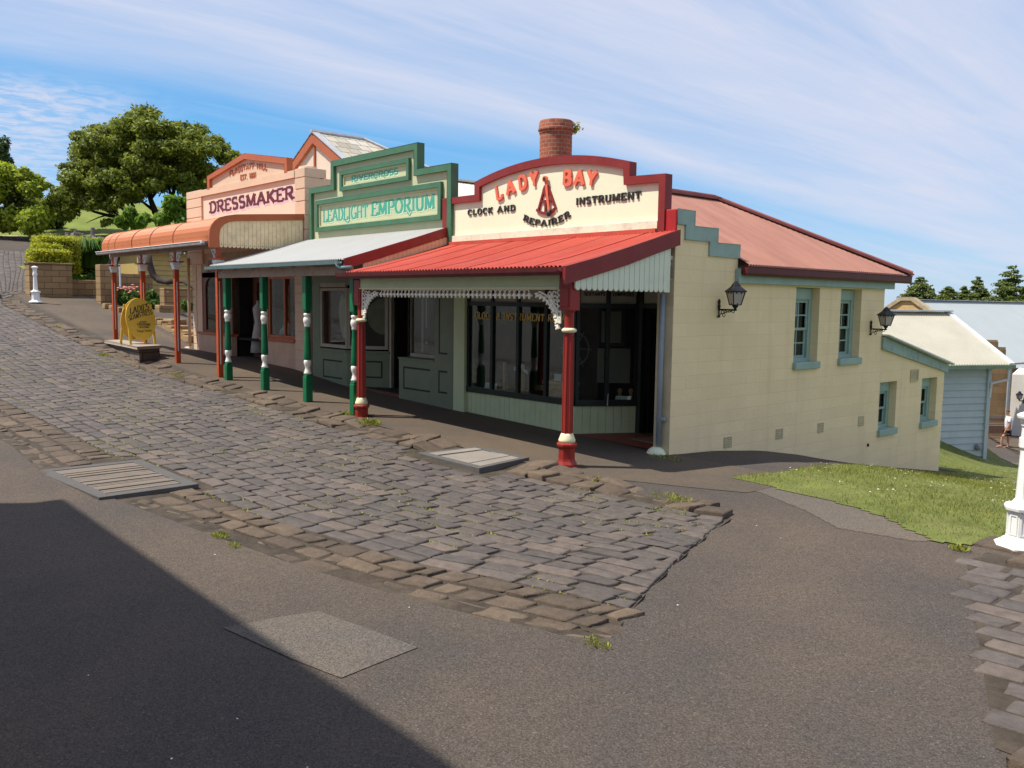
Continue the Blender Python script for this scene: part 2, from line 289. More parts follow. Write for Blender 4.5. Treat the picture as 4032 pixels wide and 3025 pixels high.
def npmesh(name, V, F, m, parent=None, smooth=False):
    """big mesh of equal faces straight from arrays"""
    me = bpy.data.meshes.new(name); V = np.asarray(V, np.float32); F = np.asarray(F, np.int32)
    if parent: V = V-np.array(wloc(parent), np.float32)
    k = F.shape[1]; me.vertices.add(len(V)); me.vertices.foreach_set('co', V.ravel()); me.loops.add(F.size); me.loops.foreach_set('vertex_index', F.ravel())
    me.polygons.add(len(F)); me.polygons.foreach_set('loop_start', np.arange(0, F.size, k)); me.polygons.foreach_set('loop_total', np.full(len(F), k))
    if smooth: me.polygons.foreach_set('use_smooth', np.ones(len(F), bool))
    me.update(); me.validate(); o = bpy.data.objects.new(name, me); col.objects.link(o); me.materials.append(m)
    if parent: o.parent = parent
    return o
fY = lambda y: (lambda u, v, t: (u, y+t, v))      # plate in the XZ plane at Y=y, t into +Y
fX = lambda x: (lambda u, v, t: (x+t, u, v))      # plate in the YZ plane at X=x
rect = lambda a, b, c, d: [(a, c), (b, c), (b, d), (a, d)]

# ---------------------------------------------------------------- lettering: stroke capitals with slab serifs
def arc(cx, cy, rx, ry, a0, a1, n=9): return [(cx+rx*math.cos(R(a0+(a1-a0)*i/(n-1))), cy+ry*math.sin(R(a0+(a1-a0)*i/(n-1)))) for i in range(n)]
GL = {  # width, strokes, serif centres (x, y)
 'A': (.86, [[(.08,0),(.43,1)],[(.43,1),(.78,0)],[(.2,.33),(.66,.33)]], [(.08,0),(.78,0)]),
 'B': (.74, [[(.14,0),(.14,1)],[(.14,1)]+arc(.38,.765,.24,.235,90,-90)+[(.14,.53)],[(.38,.53)]+arc(.4,.265,.27,.265,90,-90)+[(.14,0)]], [(.06,0),(.06,1)]),
 'C': (.76, [arc(.42,.5,.34,.5,48,312,15)], [(.64,.87)]),
 'D': (.78, [[(.14,0),(.14,1)],[(.14,1)]+arc(.34,.5,.36,.5,90,-90,13)+[(.14,0)]], [(.06,0),(.06,1)]),
 'E': (.70, [[(.14,0),(.14,1)],[(.14,1),(.62,1)],[(.14,0),(.64,0)],[(.14,.52),(.5,.52)],[(.61,1),(.61,.8)],[(.63,0),(.63,.22)]], [(.06,0),(.06,1)]),
 'F': (.66, [[(.14,0),(.14,1)],[(.14,1),(.6,1)],[(.14,.52),(.48,.52)],[(.59,1),(.59,.8)]], [(.14,0),(.06,1)]),
 'G': (.80, [arc(.42,.5,.34,.5,50,360,16)[:-1]+[(.72,.42)],[(.72,.44),(.72,.02)],[(.5,.44),(.78,.44)]], []),
 'H': (.82, [[(.14,0),(.14,1)],[(.68,0),(.68,1)],[(.14,.5),(.68,.5)]], [(.14,0),(.14,1),(.68,0),(.68,1)]),
 'I': (.34, [[(.17,0),(.17,1)]], [(.17,0),(.17,1)]),
 'J': (.50, [[(.34,1),(.34,.22)]+arc(.2,.2,.14,.2,0,-150,7)], [(.34,1)]),
 'K': (.80, [[(.14,0),(.14,1)],[(.14,.4),(.66,1)],[(.3,.58),(.7,0)]], [(.14,0),(.14,1),(.68,1),(.7,0)]),
 'L': (.66, [[(.14,0),(.14,1)],[(.14,0),(.6,0)],[(.59,0),(.59,.24)]], [(.14,1),(.06,0)]),
 'M': (.98, [[(.14,0),(.16,1)],[(.16,1),(.49,.1)],[(.49,.1),(.82,1)],[(.82,1),(.84,0)]], [(.14,0),(.13,1),(.85,1),(.84,0)]),
 'N': (.82, [[(.14,0),(.14,1)],[(.14,1),(.68,0)],[(.68,0),(.68,1)]], [(.14,0),(.12,1),(.68,1)]),
 'O': (.82, [arc(.41,.5,.34,.5,90,450,19)], []),
 'P': (.70, [[(.14,0),(.14,1)],[(.14,1)]+arc(.38,.74,.26,.26,90,-90)+[(.14,.48)]], [(.14,0),(.06,1)]),
 'R': (.78, [[(.14,0),(.14,1)],[(.14,1)]+arc(.38,.74,.26,.26,90,-90)+[(.14,.48)],[(.36,.48),(.68,0)]], [(.14,0),(.06,1),(.7,0)]),
 'S': (.66, [arc(.33,.75,.25,.25,35,270,11)+arc(.33,.25,.26,.25,90,-145,11)[1:]], []),
 'T': (.74, [[(.37,0),(.37,1)],[(.08,1),(.66,1)],[(.09,1),(.09,.78)],[(.65,1),(.65,.78)]], [(.37,0)]),
 'U': (.80, [[(.14,1),(.14,.3)]+arc(.4,.28,.26,.28,180,360,9)+[(.66,1)]], [(.14,1),(.66,1)]),
 'V': (.82, [[(.1,1),(.41,0)],[(.41,0),(.72,1)]], [(.1,1),(.72,1)]),
 'W': (1.1, [[(.1,1),(.33,0)],[(.33,0),(.55,.9)],[(.55,.9),(.77,0)],[(.77,0),(1,1)]], [(.1,1),(1,1)]),
 'X': (.8, [[(.1,0),(.7,1)],[(.1,1),(.7,0)]], [(.1,0),(.7,1),(.1,1),(.7,0)]),
 'Y': (.82, [[(.1,1),(.41,.48)],[(.72,1),(.41,.48)],[(.41,.5),(.41,0)]], [(.1,1),(.72,1),(.41,0)]),
 '&': (.86, [arc(.36,.78,.18,.2,-60,240,10)+[(.68,.02)],arc(.34,.25,.26,.25,130,330,9)+[(.72,.45)]], []),
 '.': (.28, [[(.14,0),(.14,.1)]], []),
 '1': (.44, [[(.24,0),(.24,1)],[(.24,1),(.1,.84)]], [(.24,0)]),
 '8': (.66, [arc(.33,.75,.2,.25,-90,270,13),arc(.33,.26,.25,.26,90,450,13)], []),
 'p': (.52, [[(.12,-.3),(.12,.6)],arc(.28,.32,.2,.28,150,-150,11)], []), 'r': (.4, [[(.12,0),(.12,.6)],arc(.3,.36,.18,.22,180,60,6)], []),
 'o': (.52, [arc(.26,.3,.2,.3,90,450,13)], []), 'm': (.8, [[(.1,0),(.1,.6)],arc(.25,.4,.15,.18,180,0,7)+[(.4,0)],arc(.55,.4,.15,.18,180,0,7)+[(.7,0)]], []),
 't': (.36, [[(.18,.9),(.18,.06),(.3,0)],[(.04,.6),(.32,.6)]], []), 'e': (.5, [[(.08,.34),(.44,.34)]+arc(.26,.3,.19,.3,10,310,11)], []),
 's': (.42, [arc(.21,.45,.14,.15,40,270,8)+arc(.21,.15,.15,.15,90,-140,8)[1:]], []), 'v': (.48, [[(.06,.6),(.24,0)],[(.24,0),(.42,.6)]], []), 'i': (.22, [[(.1,0),(.1,.6)],[(.1,.76),(.1,.86)]], []), 'c': (.46, [arc(.26,.3,.19,.3,50,310,11)], []), 'n': (.52, [[(.1,0),(.1,.6)],arc(.26,.38,.16,.22,180,0,7)+[(.42,0)]], []),
}
def letters(mb, text, place, width=None, height=1.0, tv=.17, th=.08, serif=.13, depth=.02, track=.06, slant=0.0):
    """place(s, v, n) -> space; s runs along the line (metres from its start), v up, n out of the wall. width: total length"""
    adv = [(.45 if ch == ' ' else GL[ch][0])+track for ch in text]; tot = sum(adv)-track
    k = (width/tot) if width else height; x = 0; cnt = 0
    def quad(poly, n):
        nonlocal cnt
        d = depth+cnt*.00015; cnt = (cnt+1) % 9
        vs = [place(((p[0]+slant*p[1]) + x)*k, p[1]*height, 0) for p in poly]+[place(((p[0]+slant*p[1]) + x)*k, p[1]*height, d) for p in poly]
        m = len(poly); mb.add(vs, [tuple(range(m, 2*m))]+[(i, (i+1) % m, m+(i+1) % m, m+i) for i in range(m)])
    asp = height/k
    for ch, a in zip(text, adv):
        if ch != ' ':
            wd, strokes, ser = GL[ch]
            for st in strokes:
                pts = [np.array(p, float) for p in st]; m = len(pts); Lf = []; Rt = []
                for i in range(m):
                    p0, p1 = pts[max(i-1, 0)], pts[min(i+1, m-1)]; d = p1-p0; d[1] *= asp; l = np.linalg.norm(d)+1e-9; d /= l
                    hw = .5*(tv*abs(d[1])+th*abs(d[0])); nr = np.array((-d[1]*hw, d[0]*hw/asp))
                    Lf.append(pts[i]+nr); Rt.append(pts[i]-nr)
                for i in range(m-1): quad([Rt[i], Rt[i+1], Lf[i+1], Lf[i]], 0)
            if serif:
                for sx_, sy_ in ser:
                    s_ = -1 if sy_ > .5 else 1; y0 = sy_; y1 = sy_+s_*th*.95/asp
                    quad([(sx_-serif, min(y0, y1)), (sx_+serif, min(y0, y1)), (sx_+serif, max(y0, y1)), (sx_-serif, max(y0, y1))], 0)
        x += a
    return mb
def line_place(x0, z0, y, slope=0.0):      # facing -Y (towards the street)
    return lambda s, v, n: (x0+s, y-n, z0+v+slope*s)
def arc_place(cx, cz, r, a0, y, up=1):     # text bent on a circle; up=1 crown, up=-1 bowl
    def f(s, v, n):
        a = a0-up*s/r; rr = r+up*v
        return (cx+rr*math.cos(a), y-n, cz+rr*math.sin(a))
    return f

# ---------------------------------------------------------------- ground heights
_gx = np.array([-120,-85,-72,-66,-60,-52,-45,-36,-32,-27,-24,-22,-19.5,-15.4,-13.5,-8.2,-5,0,20,60])
_gz = np.array([6.6,6.3,5.9,5.3,4.55,3.3,2.35,1.25,.82,.28,.04,-.12,-.28,-.43,-.51,-.62,-.68,-.75,-1.3,-3])
_wx = np.array([-60,-45,-38,-36,-32,-28,-26.5,-24,-20,-18,-17.5,-15.4,-13.5,-8.2,-6])
_wz = np.array([4.6,2.4,1.55,1.28,.8,.2,.03,-.02,-.14,-.33,-.37,-.44,-.50,-.63,-.67])
_hy = np.array([-30,10.4,11.5,12.7,13.6,15.5,17.2,19.9,25,39,60,150,400])
_hz = np.array([0,0,-.05,-.17,-.3,-.68,-.96,-1.38,-2.0,-4.0,-5.2,-8,-9])
_kx = np.linspace(-120, 60, 1801)
def _sm(xs, zs, k):
    z = np.interp(_kx, xs, zs); kk = np.ones(k)/k; zp = np.pad(z, k//2, mode='edge'); return np.convolve(zp, kk, 'valid')[:len(_kx)]
_gs = _sm(_gx, _gz, 15); _ws = _sm(_wx, _wz, 9)
def sstep(x, a, b):
    t = np.clip((x-a)/(b-a), 0, 1); return t*t*(3-2*t)
def T(X, Y):
    X = np.asarray(X, float); Y = np.asarray(Y, float)
    Xe = np.minimum(X+np.maximum(Y-28, 0), np.maximum(X, -8.0))
    g = np.interp(Xe, _kx, _gs)
    wl = np.interp(X, _kx, _ws)
    path = g+.05+(wl-g-.05)*np.clip((Y-8.3)/2.0, 0, 1)
    inp = sstep(X, -46, -40)*(1-sstep(X, -7.6, -5.5))
    z = g+(path-g)*sstep(Y, 7.55, 8.05)*inp
    right = sstep(Xe, -13, -9)
    z = z+np.interp(Y, _hy, _hz)*right
    # grass hill and garden on the left
    X = Xe; z = z+(1-right)*sstep(Y, 12, 30)*(1.2*sstep(X, -40, -55))
    z = z+2.6*sstep(X, -70, -84)*(1-sstep(X, -95, -125))*sstep(Y, 5, 22)
    return z
def T1(x, y): return float(T(x, y))
def sheet(name, poly_fn, xs, ys, off, m, kind='structure', keep=None):
    """ground sheet following T over a grid; keep(X,Y) masks cells"""
    X, Y = np.meshgrid(xs, ys); Z = T(X, Y)+off; V = np.stack([X, Y, Z], -1).reshape(-1, 3); n = len(xs); k = len(ys)
    i, j = np.meshgrid(np.arange(n-1), np.arange(k-1)); a = (j*n+i).ravel(); F = np.stack([a, a+1, a+n+1, a+n], -1)
    if keep is not None:
        cx = (X[:-1, :-1]+X[1:, 1:])/2; cy = (Y[:-1, :-1]+Y[1:, 1:])/2; F = F[keep(cx, cy).ravel()]
    o = npmesh(name, V, F, m, smooth=True); o['kind'] = kind; return o
def strip(name, xs, y0, y1, off, m, ny=8):
    """ground sheet between two edges y0(x), y1(x)"""
    xs = np.asarray(xs); a = y0(xs); b = y1(xs); V = []
    for t in np.linspace(0, 1, ny+1):
        yy = a+(b-a)*t; V.append(np.stack([xs, yy, T(xs, yy)+(off(t, xs) if callable(off) else off)], -1))
    V = np.concatenate(V); n = len(xs); i, j = np.meshgrid(np.arange(n-1), np.arange(ny)); q = (j*n+i).ravel()
    o = npmesh(name, V, np.stack([q, q+1, q+n+1, q+n], -1), m, smooth=True); o['kind'] = 'structure'; return o
# ---------------------------------------------------------------- ground, street, grass
M_asph = asphalt('asphalt', (.073, .063, .0565)); M_path = asphalt('path_asphalt', (.094, .077, .062), speck=.1, bump=.3, sc_=170)
M_patch = asphalt('pale_asphalt', (.104, .093, .083), speck=.2, big=.1); M_mort = mat('mortar', (.050, .038, .027), .9, .4, 6, .6, 30, dirt=.5, dirtc=(.16, .125, .085), ds=2.2)
M_cob = stonemat('bluestone', (.078, .067, .061), (.138, .106, .086)); M_brown = stonemat('brownstone', (.085, .062, .045), (.15, .108, .074), .9, 1.0, .5, .3)
M_grass = leafmat('grass_blade', (.115, .15, .022), (.31, .29, .07), .6, .4); M_turf = mat('turf', (.12, .14, .032), .9, .3, 1.5, .8, 60, dirt=.4, dirtc=(.26, .23, .10), ds=2)
M_moss = leafmat('moss', (.16, .19, .02), (.34, .34, .05), .7, .2)
Yfar = lambda x: np.interp(x, [-60,-55,-45,-39.5,-37.5,-36,-27,-21,-17.5,-13,-8.5,-7,-5.6,-5.3], [13.6,12.4,10,8.7,7.4,7.1,7.15,7.2,7.4,7.35,7.45,7.6,7.8,7.95])
Ynear = lambda x: np.interp(x, [-60,-45,-30,-18.5,-14,-12,-10,-8.4,-6.2,-5.5,-4.9,-4.2,-3.8], [3.2,3.3,3.4,3.54,3.68,3.73,3.85,3.92,4.3,4.6,4.8,5.0,4.95])
Yasp = lambda x: np.interp(x, [-60,-30,-18,-13.7,-12,-9.8,-8.3,-6.9,-5.5,-4.7,-4.38,-3.8], [2.3,2.45,2.6,2.75,2.68,2.98,3.2,3.43,3.75,4.02,4.17,4.3])
Xend = lambda y: np.interp(y, [3.9,4.42,5.07,6.25,7.72,8.3], [-3.6,-3.95,-4.3,-4.8,-5.36,-5.6])
# one terrain sheet reaching the horizon
gxs = np.unique(np.concatenate([np.linspace(-900, -120, 14), np.arange(-120, -46, 1.0), np.arange(-46, 4, .25), np.linspace(4, 60, 30), np.linspace(60, 900, 14)]))
gys = np.unique(np.concatenate([np.linspace(-600, -20, 10), np.arange(-20, 0, 1.0), np.arange(0, 13, .2), np.arange(13, 60, 1.0), np.linspace(60, 900, 24)]))
instreet = lambda X, Y: (Y > Yasp(X)-.02) & (Y < Yfar(X)+.5) & (X > -58) & (X < Xend(Y))
def terr():
    X, Y = np.meshgrid(gxs, gys); Z = T(X, Y)
    Z = Z-.045*((Y > Yasp(X)+.02) & (Y < 8.0) & (X < Xend(Y)-.1) & (X > -58))
    return X, Y, Z
X, Y, Z = terr(); n = len(gxs); k = len(gys); i, j = np.meshgrid(np.arange(n-1), np.arange(k-1)); a = (j*n+i).ravel()
o = npmesh('ground', np.stack([X, Y, Z], -1).reshape(-1, 3), np.stack([a, a+1, a+n+1, a+n], -1), M_asph, smooth=True); o['kind'] = 'structure'
strip('footpath', np.arange(-40, -5.9, .2), lambda x: 7.95+0*x+np.interp(x, [-40, -30, -9, -7.5, -6], [.1, .1, 0, .1, 1.2]), lambda x: 10.5+0*x, .006, M_path, 16)
strip('asphalt_edge', np.arange(-58, -3.7, .1), lambda x: Yasp(x)-.45, lambda x: Yasp(x)+.015, lambda t, x: -.012+.018*min(1, t*2)*np.clip((-4.0-x)/.5, 0, 1), M_asph, 6)
# mortar bed and stones
strip('street_bed', np.arange(-58, -3.7, .2), lambda x: Yasp(x)-.03, lambda x: np.minimum(Yfar(x)+.85, np.interp(x, [-5.6,-5.36,-4.8,-4.3,-3.95,-3.6], [9,7.72,6.25,5.07,4.42,4.0])), -.004, M_mort, 14)
COVERS = [(-12.0, -9.93, 2.66, 3.92), (-10.26, -8.75, 7.15, 8.16)]
def stones(name, rows, m, seed, gap=.0145, top=.014, rough=.0038, dome=.006, tilt=.005, zoff=None, kind='structure', endf=None):
    """rows: list of row polylines f_lo(x), f_hi(x), x ranges, stone length range; each stone is a rounded lump on the ground sheet"""
    r = np.random.default_rng(seed); V = []; F = []; nv = 0
    uu = np.array([-1, -.985, -.93, -.78, 0, .78, .93, .985, 1.0]); g = len(uu)
    fi = np.array([(a*g+b, a*g+b+1, (a+1)*g+b+1, (a+1)*g+b) for a in range(g-1) for b in range(g-1)])
    for flo, fhi, xa, xb, la, lb in rows:
        x = xa+r.uniform(0, .2)
        while x < xb:
            l = r.uniform(la, lb); x2 = min(x+l, xb+.05)
            xm, ym = (x+x2)/2, (flo((x+x2)/2)+fhi((x+x2)/2))/2
            if x2-x > .08 and not any(a_-(x2-x)*.5+.04 < xm < b_+(x2-x)*.5-.04 and c_-.06 < ym < d_+.06 for a_, b_, c_, d_ in COVERS):
                U, W = np.meshgrid(uu, uu)
                e = r.uniform(-.018, .018, 4)+0
                gx_ = gap*r.uniform(.6, 1.9); xc = (x+x2)/2; hx = (x2-x)/2-gx_
                lo, hi = flo(xc), fhi(xc); yc = (lo+hi)/2; hy = (hi-lo)/2-gap*r.uniform(.5, 1.5)
                XX = xc+U*hx+W*e[0]+U*W*e[2]*.6; sl = (flo(x2)-flo(x))/(x2-x+1e-6); YY = yc+W*hy+U*e[1]*.5+U*W*e[3]*.5+sl*U*hx
                jx, jy = r.normal(0, .005, (2,)+U.shape); XX = XX+jx; YY = YY+jy*.7
                edge = np.maximum(abs(U), abs(W)); cor = (abs(U) > .93) & (abs(W) > .93)
                XX = np.where(cor, xc+(XX-xc)*.965, XX); YY = np.where(cor, yc+(YY-yc)*.95, YY)
                if endf is not None and x2 > xb-.02: x_l = xc-hx; XX = x_l+(XX-x_l)/(2*hx)*(endf(YY)-.015-x_l)
                Zt = top+dome*(1-edge**4)+r.normal(0, rough*.22, U.shape)+r.uniform(-rough, rough)*1.2+tilt*(U*r.normal(0, .35)+W*r.normal(0, .35))*.5
                Zt = np.where(edge > .99, -.03, np.where(edge > .95, Zt-.006, Zt))
                ZZ = T(XX, YY)+Zt+(zoff(XX, YY) if zoff else 0)
                V.append(np.stack([XX, YY, ZZ], -1).reshape(-1, 3)); F.append(fi+nv); nv += g*g
            x = x2
    o = npmesh(name, np.concatenate(V), np.concatenate(F), m, smooth=True); tag(o, kind=kind); return o
rows = []
NR = 17
def rowf(i): return lambda x: Ynear(x)+(Yfar(x)-Ynear(x))*i/NR
for i in range(NR):
    mid = .5*(rowf(i)(-4.6)+rowf(i+1)(-4.6)); mid = .5*(rowf(i)(Xend(mid))+rowf(i+1)(Xend(mid)))
    xe = float(Xend(mid))
    rows.append((rowf(i), rowf(i+1), -38.5, xe, .26, .50))
NU = 34
rowu = lambda i: (lambda x: Ynear(x)+(Yfar(x)-Ynear(x))*(i+.25*np.sin(x*.35+i))/NU)
stones('cobbled_street', rows, M_cob, 3, kind='structure', endf=Xend)
stones('upper_cobbled_street', [(rowu(i), rowu(i+1), -57, -38.6, .28, .5) for i in range(NU)], M_cob, 13)
# dished gutters of rough brown stone on both sides
dish = lambda X, Y: -.02*(Y < Yasp(X)+.2)-.012*np.exp(-((Y-(Yasp(X)+.32*(Ynear(X)-Yasp(X))))/.22)**2)
mix2 = lambda f, g_, t: (lambda x: f(x)+(g_(x)-f(x))*t)
hump = lambda X, Y: .03*np.sin(X*2.3+1)+.02*np.sin(X*5.1)
stones('gutter_stones', [(mix2(Yasp, Ynear, a), mix2(Yasp, Ynear, b), -57, -3.90-.14*q, .18, .48) for q, (a, b) in enumerate([(.03, .30), (.33, .62), (.65, .98)])], M_brown, 5, .017, .014, .009, .009, .022, zoff=dish)
K0 = lambda x: Yfar(x); K1 = lambda x: Yfar(x)+.30; K2 = lambda x: Yfar(x)+np.interp(x, [-27, -20, -9, -5.5], [.62, .68, .62, .5])
stones('kerb_stones', [(K0, K1, -37.6, -5.5, .28, .6), (K1, K2, -37.6, -5.75, .25, .55)], M_brown, 6, .016, .026, .012, .014, .04, zoff=hump)
# the street goes on beyond the asphalt crossing
Rn = lambda x: 5.2+.12*(x+2); Rf = lambda x: 8.55+.04*(x+3.2)
Rx = lambda y: np.interp(y, [5, 5.74, 6.3, 6.92, 7.65, 8.5, 8.8], [-1.75, -2.02, -2.28, -2.57, -2.89, -3.23, -3.3])
NR2 = 14
r2 = [(mix2(Rn, Rf, i/NR2), mix2(Rn, Rf, (i+1)/NR2), float(Rx(mix2(Rn, Rf, (i+.5)/NR2)(-2.6))), 10, .3, .5) for i in range(NR2)]
o = stones('lower_cobbled_street', [q_[:2]+(q_[2]-.08,)+q_[3:] for q_ in r2], M_cob, 8, top=.010)
strip('lower_street_bed', np.arange(-3.15, 10, .25), lambda x: np.maximum(Rn(x)-.3, 5.2+(x+1.75)*-2.3), lambda x: Rf(x)+.35, .005, M_mort, 10)
stones('lower_gutter_stones', [(lambda x: Rn(x)-.5, Rn, -1.75, 10, .35, .6)], M_brown, 9, .02, .02, .012, .02, .05)
stones('lower_kerb_stones', [(lambda x: Rf(x)+.05, lambda x: Rf(x)+.5, -3.1, 10, .5, .9), (lambda x: Rf(x)+.5, lambda x: Rf(x)+.95, -3.4, 10, .6, 1.1)], M_brown, 10, .012, .035, .012, .02, .05)
# pale patches in the asphalt
def polysheet(name, pts, off, m, step=.15, jit=.0):
    from mathutils.geometry import intersect_point_tri_2d
    pts = np.array(pts, float); x0, y0 = pts.min(0); x1, y1 = pts.max(0)
    def inside(X, Y):
        r = np.zeros(X.shape, bool); q = len(pts)
        for i in range(q):
            xa, ya = pts[i]; xb, yb = pts[(i+1) % q]
            c = ((ya > Y) != (yb > Y)) & (X < (xb-xa)*(Y-ya)/(yb-ya+1e-12)+xa); r ^= c
        return r
    return sheet(name, None, np.arange(x0-step, x1+step, step), np.arange(y0-step, y1+step, step), off, m, keep=inside), inside
pp = [(-5.78, 2.42), (-5.73, 2.8), (-5.66, 3.1), (-5.2, 3.2), (-4.67, 3.3), (-4.63, 3.0), (-4.58, 2.66), (-5.0, 2.56)]
o = MB().add([(x, y, T1(x, y)+.006) for x, y in pp], [tuple(range(len(pp)))[::-1]]).build('asphalt_patch', M_patch); o['kind'] = 'structure'
GR = [(-6.65, 9.72), (-5.9, 9.66), (-5.24, 9.63), (-4.75, 9.52), (-4.4, 9.39), (-4.0, 9.1), (-3.62, 8.86), (-3.4, 8.95), (-3.2, 9.25), (-2.6, 9.3), (6, 9.6), (14, 34), (-7, 36), (-12, 30), (-13, 20.6), (-8.0, 20.5), (-7.75, 18.8), (-7.3, 16.2), (-6.9, 14), (-6.6, 12), (-6.5, 10.6)]
polysheet('pale_path', [(-6.9, 9.6), (-6.4, 9.75), (-5.2, 9.7), (-4.5, 9.45), (-3.6, 8.95), (-3.75, 8.72), (-4.5, 8.55), (-5.1, 8.95), (-5.9, 9.3), (-6.8, 9.3)], .004, M_patch, .03)
turf, in_grass = polysheet('lawn', GR, .012, M_turf, .07)
def blades(name, n, box, inside, h0, h1, m, wd=.007, dens=None, seed=1, lean=.5):
    r = np.random.default_rng(seed); X = r.uniform(box[0], box[1], n); Y = r.uniform(box[2], box[3], n); k_ = inside(X, Y)
    if dens is not None: k_ &= r.uniform(0, 1, n) < dens(X, Y)
    X, Y = X[k_], Y[k_]; q = len(X); Z = T(X, Y); h = r.uniform(h0, h1, q)*(.6+.8*(np.sin(X*2.1+Y)*np.sin(Y*1.7-X*.6)+1)/2); t = r.uniform(0, 6.283, q); lx = r.normal(0, lean, q)*h; ly = r.normal(0, lean, q)*h
    dx, dy = np.cos(t)*wd, np.sin(t)*wd
    V = np.stack([np.stack([X-dx, Y-dy, Z], -1), np.stack([X+dx, Y+dy, Z], -1), np.stack([X+lx, Y+ly, Z+h], -1)], 1).reshape(-1, 3)
    o = npmesh(name, V, np.arange(q*3).reshape(-1, 3), m); return o
o = blades('grass', 330000, (-13, 4, 8.8, 36), in_grass, .025, .07, M_grass, .006, lambda X, Y: np.clip(1.5-(Y-9)/11, .12, 1)*(X < -1), 2); tag(o, 'short green lawn with small white flowers beside the cream side wall', 'grass', kind='stuff')
r = np.random.default_rng(12); q = 900; X = r.uniform(-8, -2, q); Y = r.uniform(10, 24, q); cl_ = (np.sin(X*1.3)*np.sin(Y*.9+X) > -.1) & in_grass(X, Y); X, Y = X[cl_], Y[cl_]
V = []; F = []
for x, y in zip(X, Y):
    z = T1(x, y)+r.uniform(.04, .075); k_ = len(V); s_ = r.uniform(.008, .016)
    V += [(x+s_*math.cos(a), y+s_*math.sin(a), z+r.uniform(-.003, .003)) for a in (0, 1.26, 2.5, 3.77, 5.0)]; F.append([k_, k_+1, k_+2, k_+3, k_+4])
o = npmesh('clover_flowers', V, F, mat('clover_white', (.6, .58, .46), .7)); tag(o, 'tiny white clover flowers scattered through the lawn', 'flowers', kind='stuff')
# moss and weeds in the joints
mv = lambda X, Y: (Y > Ynear(X)) & (Y < Yfar(X)+.1) & (X < Xend(Y)-.1)
mossd = lambda X, Y: (np.sin(X*1.1+.7*Y)*np.sin(Y*1.9-X*.4+1) > .0)*.9*((np.abs(((Y-Ynear(X))/(Yfar(X)-Ynear(X))*NR) % 1-.0) < .09) | (np.abs(((Y-Ynear(X))/(Yfar(X)-Ynear(X))*NR) % 1-1.0) < .09))
o = blades('moss', 110000, (-24, -4, 3.6, 8), mv, .008, .024, M_moss, .012, mossd, 4, 1.2); tag(o, 'yellow green moss and weeds growing between the cobbles', 'moss', kind='stuff')
WV, WF = [], []
def tuft(x, y, rad, h, n):
    for i in range(n):
        a = random.uniform(0, 6.28); d = rad*random.random()**.5; px, py = x+math.cos(a)*d, y+math.sin(a)*d*.6; z = T1(px, py)+.01; hh = h*random.uniform(.15, .6); b = random.uniform(0, 6.28); s_ = hh*.22; lx, ly = random.gauss(0, .45)*hh, random.gauss(0, .45)*hh
        k_ = len(WV); WV.extend([(px, py, z), (px+lx*.6+s_*math.cos(b), py+ly*.6+s_*math.sin(b), z+hh*.6), (px+lx, py+ly, z+hh), (px+lx*.6-s_*math.cos(b), py+ly*.6-s_*math.sin(b), z+hh*.6)]); WF.append([k_, k_+1, k_+2, k_+3])
for x, y, rd, h in ((-13.75, 8.1, .16, .10), (-12.75, 7.95, .3, .13), (-7.35, 7.95, .2, .07), (-6.3, 8.05, .28, .08), (-3.95, 4.28, .12, .06), (-7.9, 3.3, .12, .07), (-7.55, 3.28, .09, .05), (-5.95, 7.6, .3, .05), (-3.35, 8.75, .1, .09), (-8.0, 10.05, .3, .06), (-20.5, 7.6, .2, .08), (-24.2, 7.1, .25, .1), (-30, 7.4, .2, .1)): tuft(x, y, rd, h, int(60+500*rd))
tag(npmesh('kerb_weeds', WV, WF, M_moss), 'low green weeds sprouting along the kerbs and asphalt edges', 'weeds', kind='stuff')
# ---------------------------------------------------------------- building materials
W_cream = blockwork('cream_blockwork', (.86, .69, .405), (.80, .63, .365), .8, .2, 'X', (.1, .053), bump=.32, mw=.006, var=.03, dirt=.35, dirtc=(.64, .50, .27), wob=.014)
W_pier = mat('cream_render', (.60, .52, .34), .8, .12, 2, .2, 40, dirt=.5, dirtc=(.36, .28, .18), ds=2.2)
W_para = mat('pale_cream_paint', (.76, .80, .57), .6, .05, 1.5, .1, 60, dirt=.12, dirtc=(.5, .46, .33), ds=1.5)
W_paraL = mat('stained_cream_ledge', (.74, .73, .55), .7, .08, 2, .2, 40, dirt=.75, dirtc=(.3, .25, .17), ds=2.6)
C_maroon = mat('maroon_paint', (.21, .024, .021), .45, .12, 4, .08, 40, dirt=.25, dirtc=(.3, .1, .09), ds=3)
C_red = mat('post_red_paint', (.27, .026, .018), .38, .1, 5)
C_roofred = mat('red_roof_paint', (.48, .072, .045), .5, .14, 1.2, .05, 40, dirt=.6, dirtc=(.44, .14, .10), ds=1.6, stretch=(3, .5, 1))
C_coral = mat('coral_paint', (.72, .16, .09), .45, .05); C_black = mat('lettering_black', (.035, .032, .028), .5, .2, 9)
C_sage = mat('pale_sage_paint', (.52, .60, .36), .6, .08, 2.5, .06, 40, dirt=.2, dirtc=(.36, .36, .26))
C_val = mat('pale_mint_paint', (.68, .73, .56), .6, .07, 3, .05, 40, dirt=.2, dirtc=(.4, .4, .32), ds=3)
C_teal = mat('grey_teal_paint', (.29, .405, .34), .5, .1, 3, .06, 50, dirt=.2, dirtc=(.16, .2, .17), ds=4)
C_lace = mat('lace_cream', (.85, .80, .66), .5, .06); C_ring = mat('ring_cream', (.74, .68, .42), .5, .06)
C_dkgreen = mat('dark_green_frame', (.012, .022, .017), .35, .3, 4)
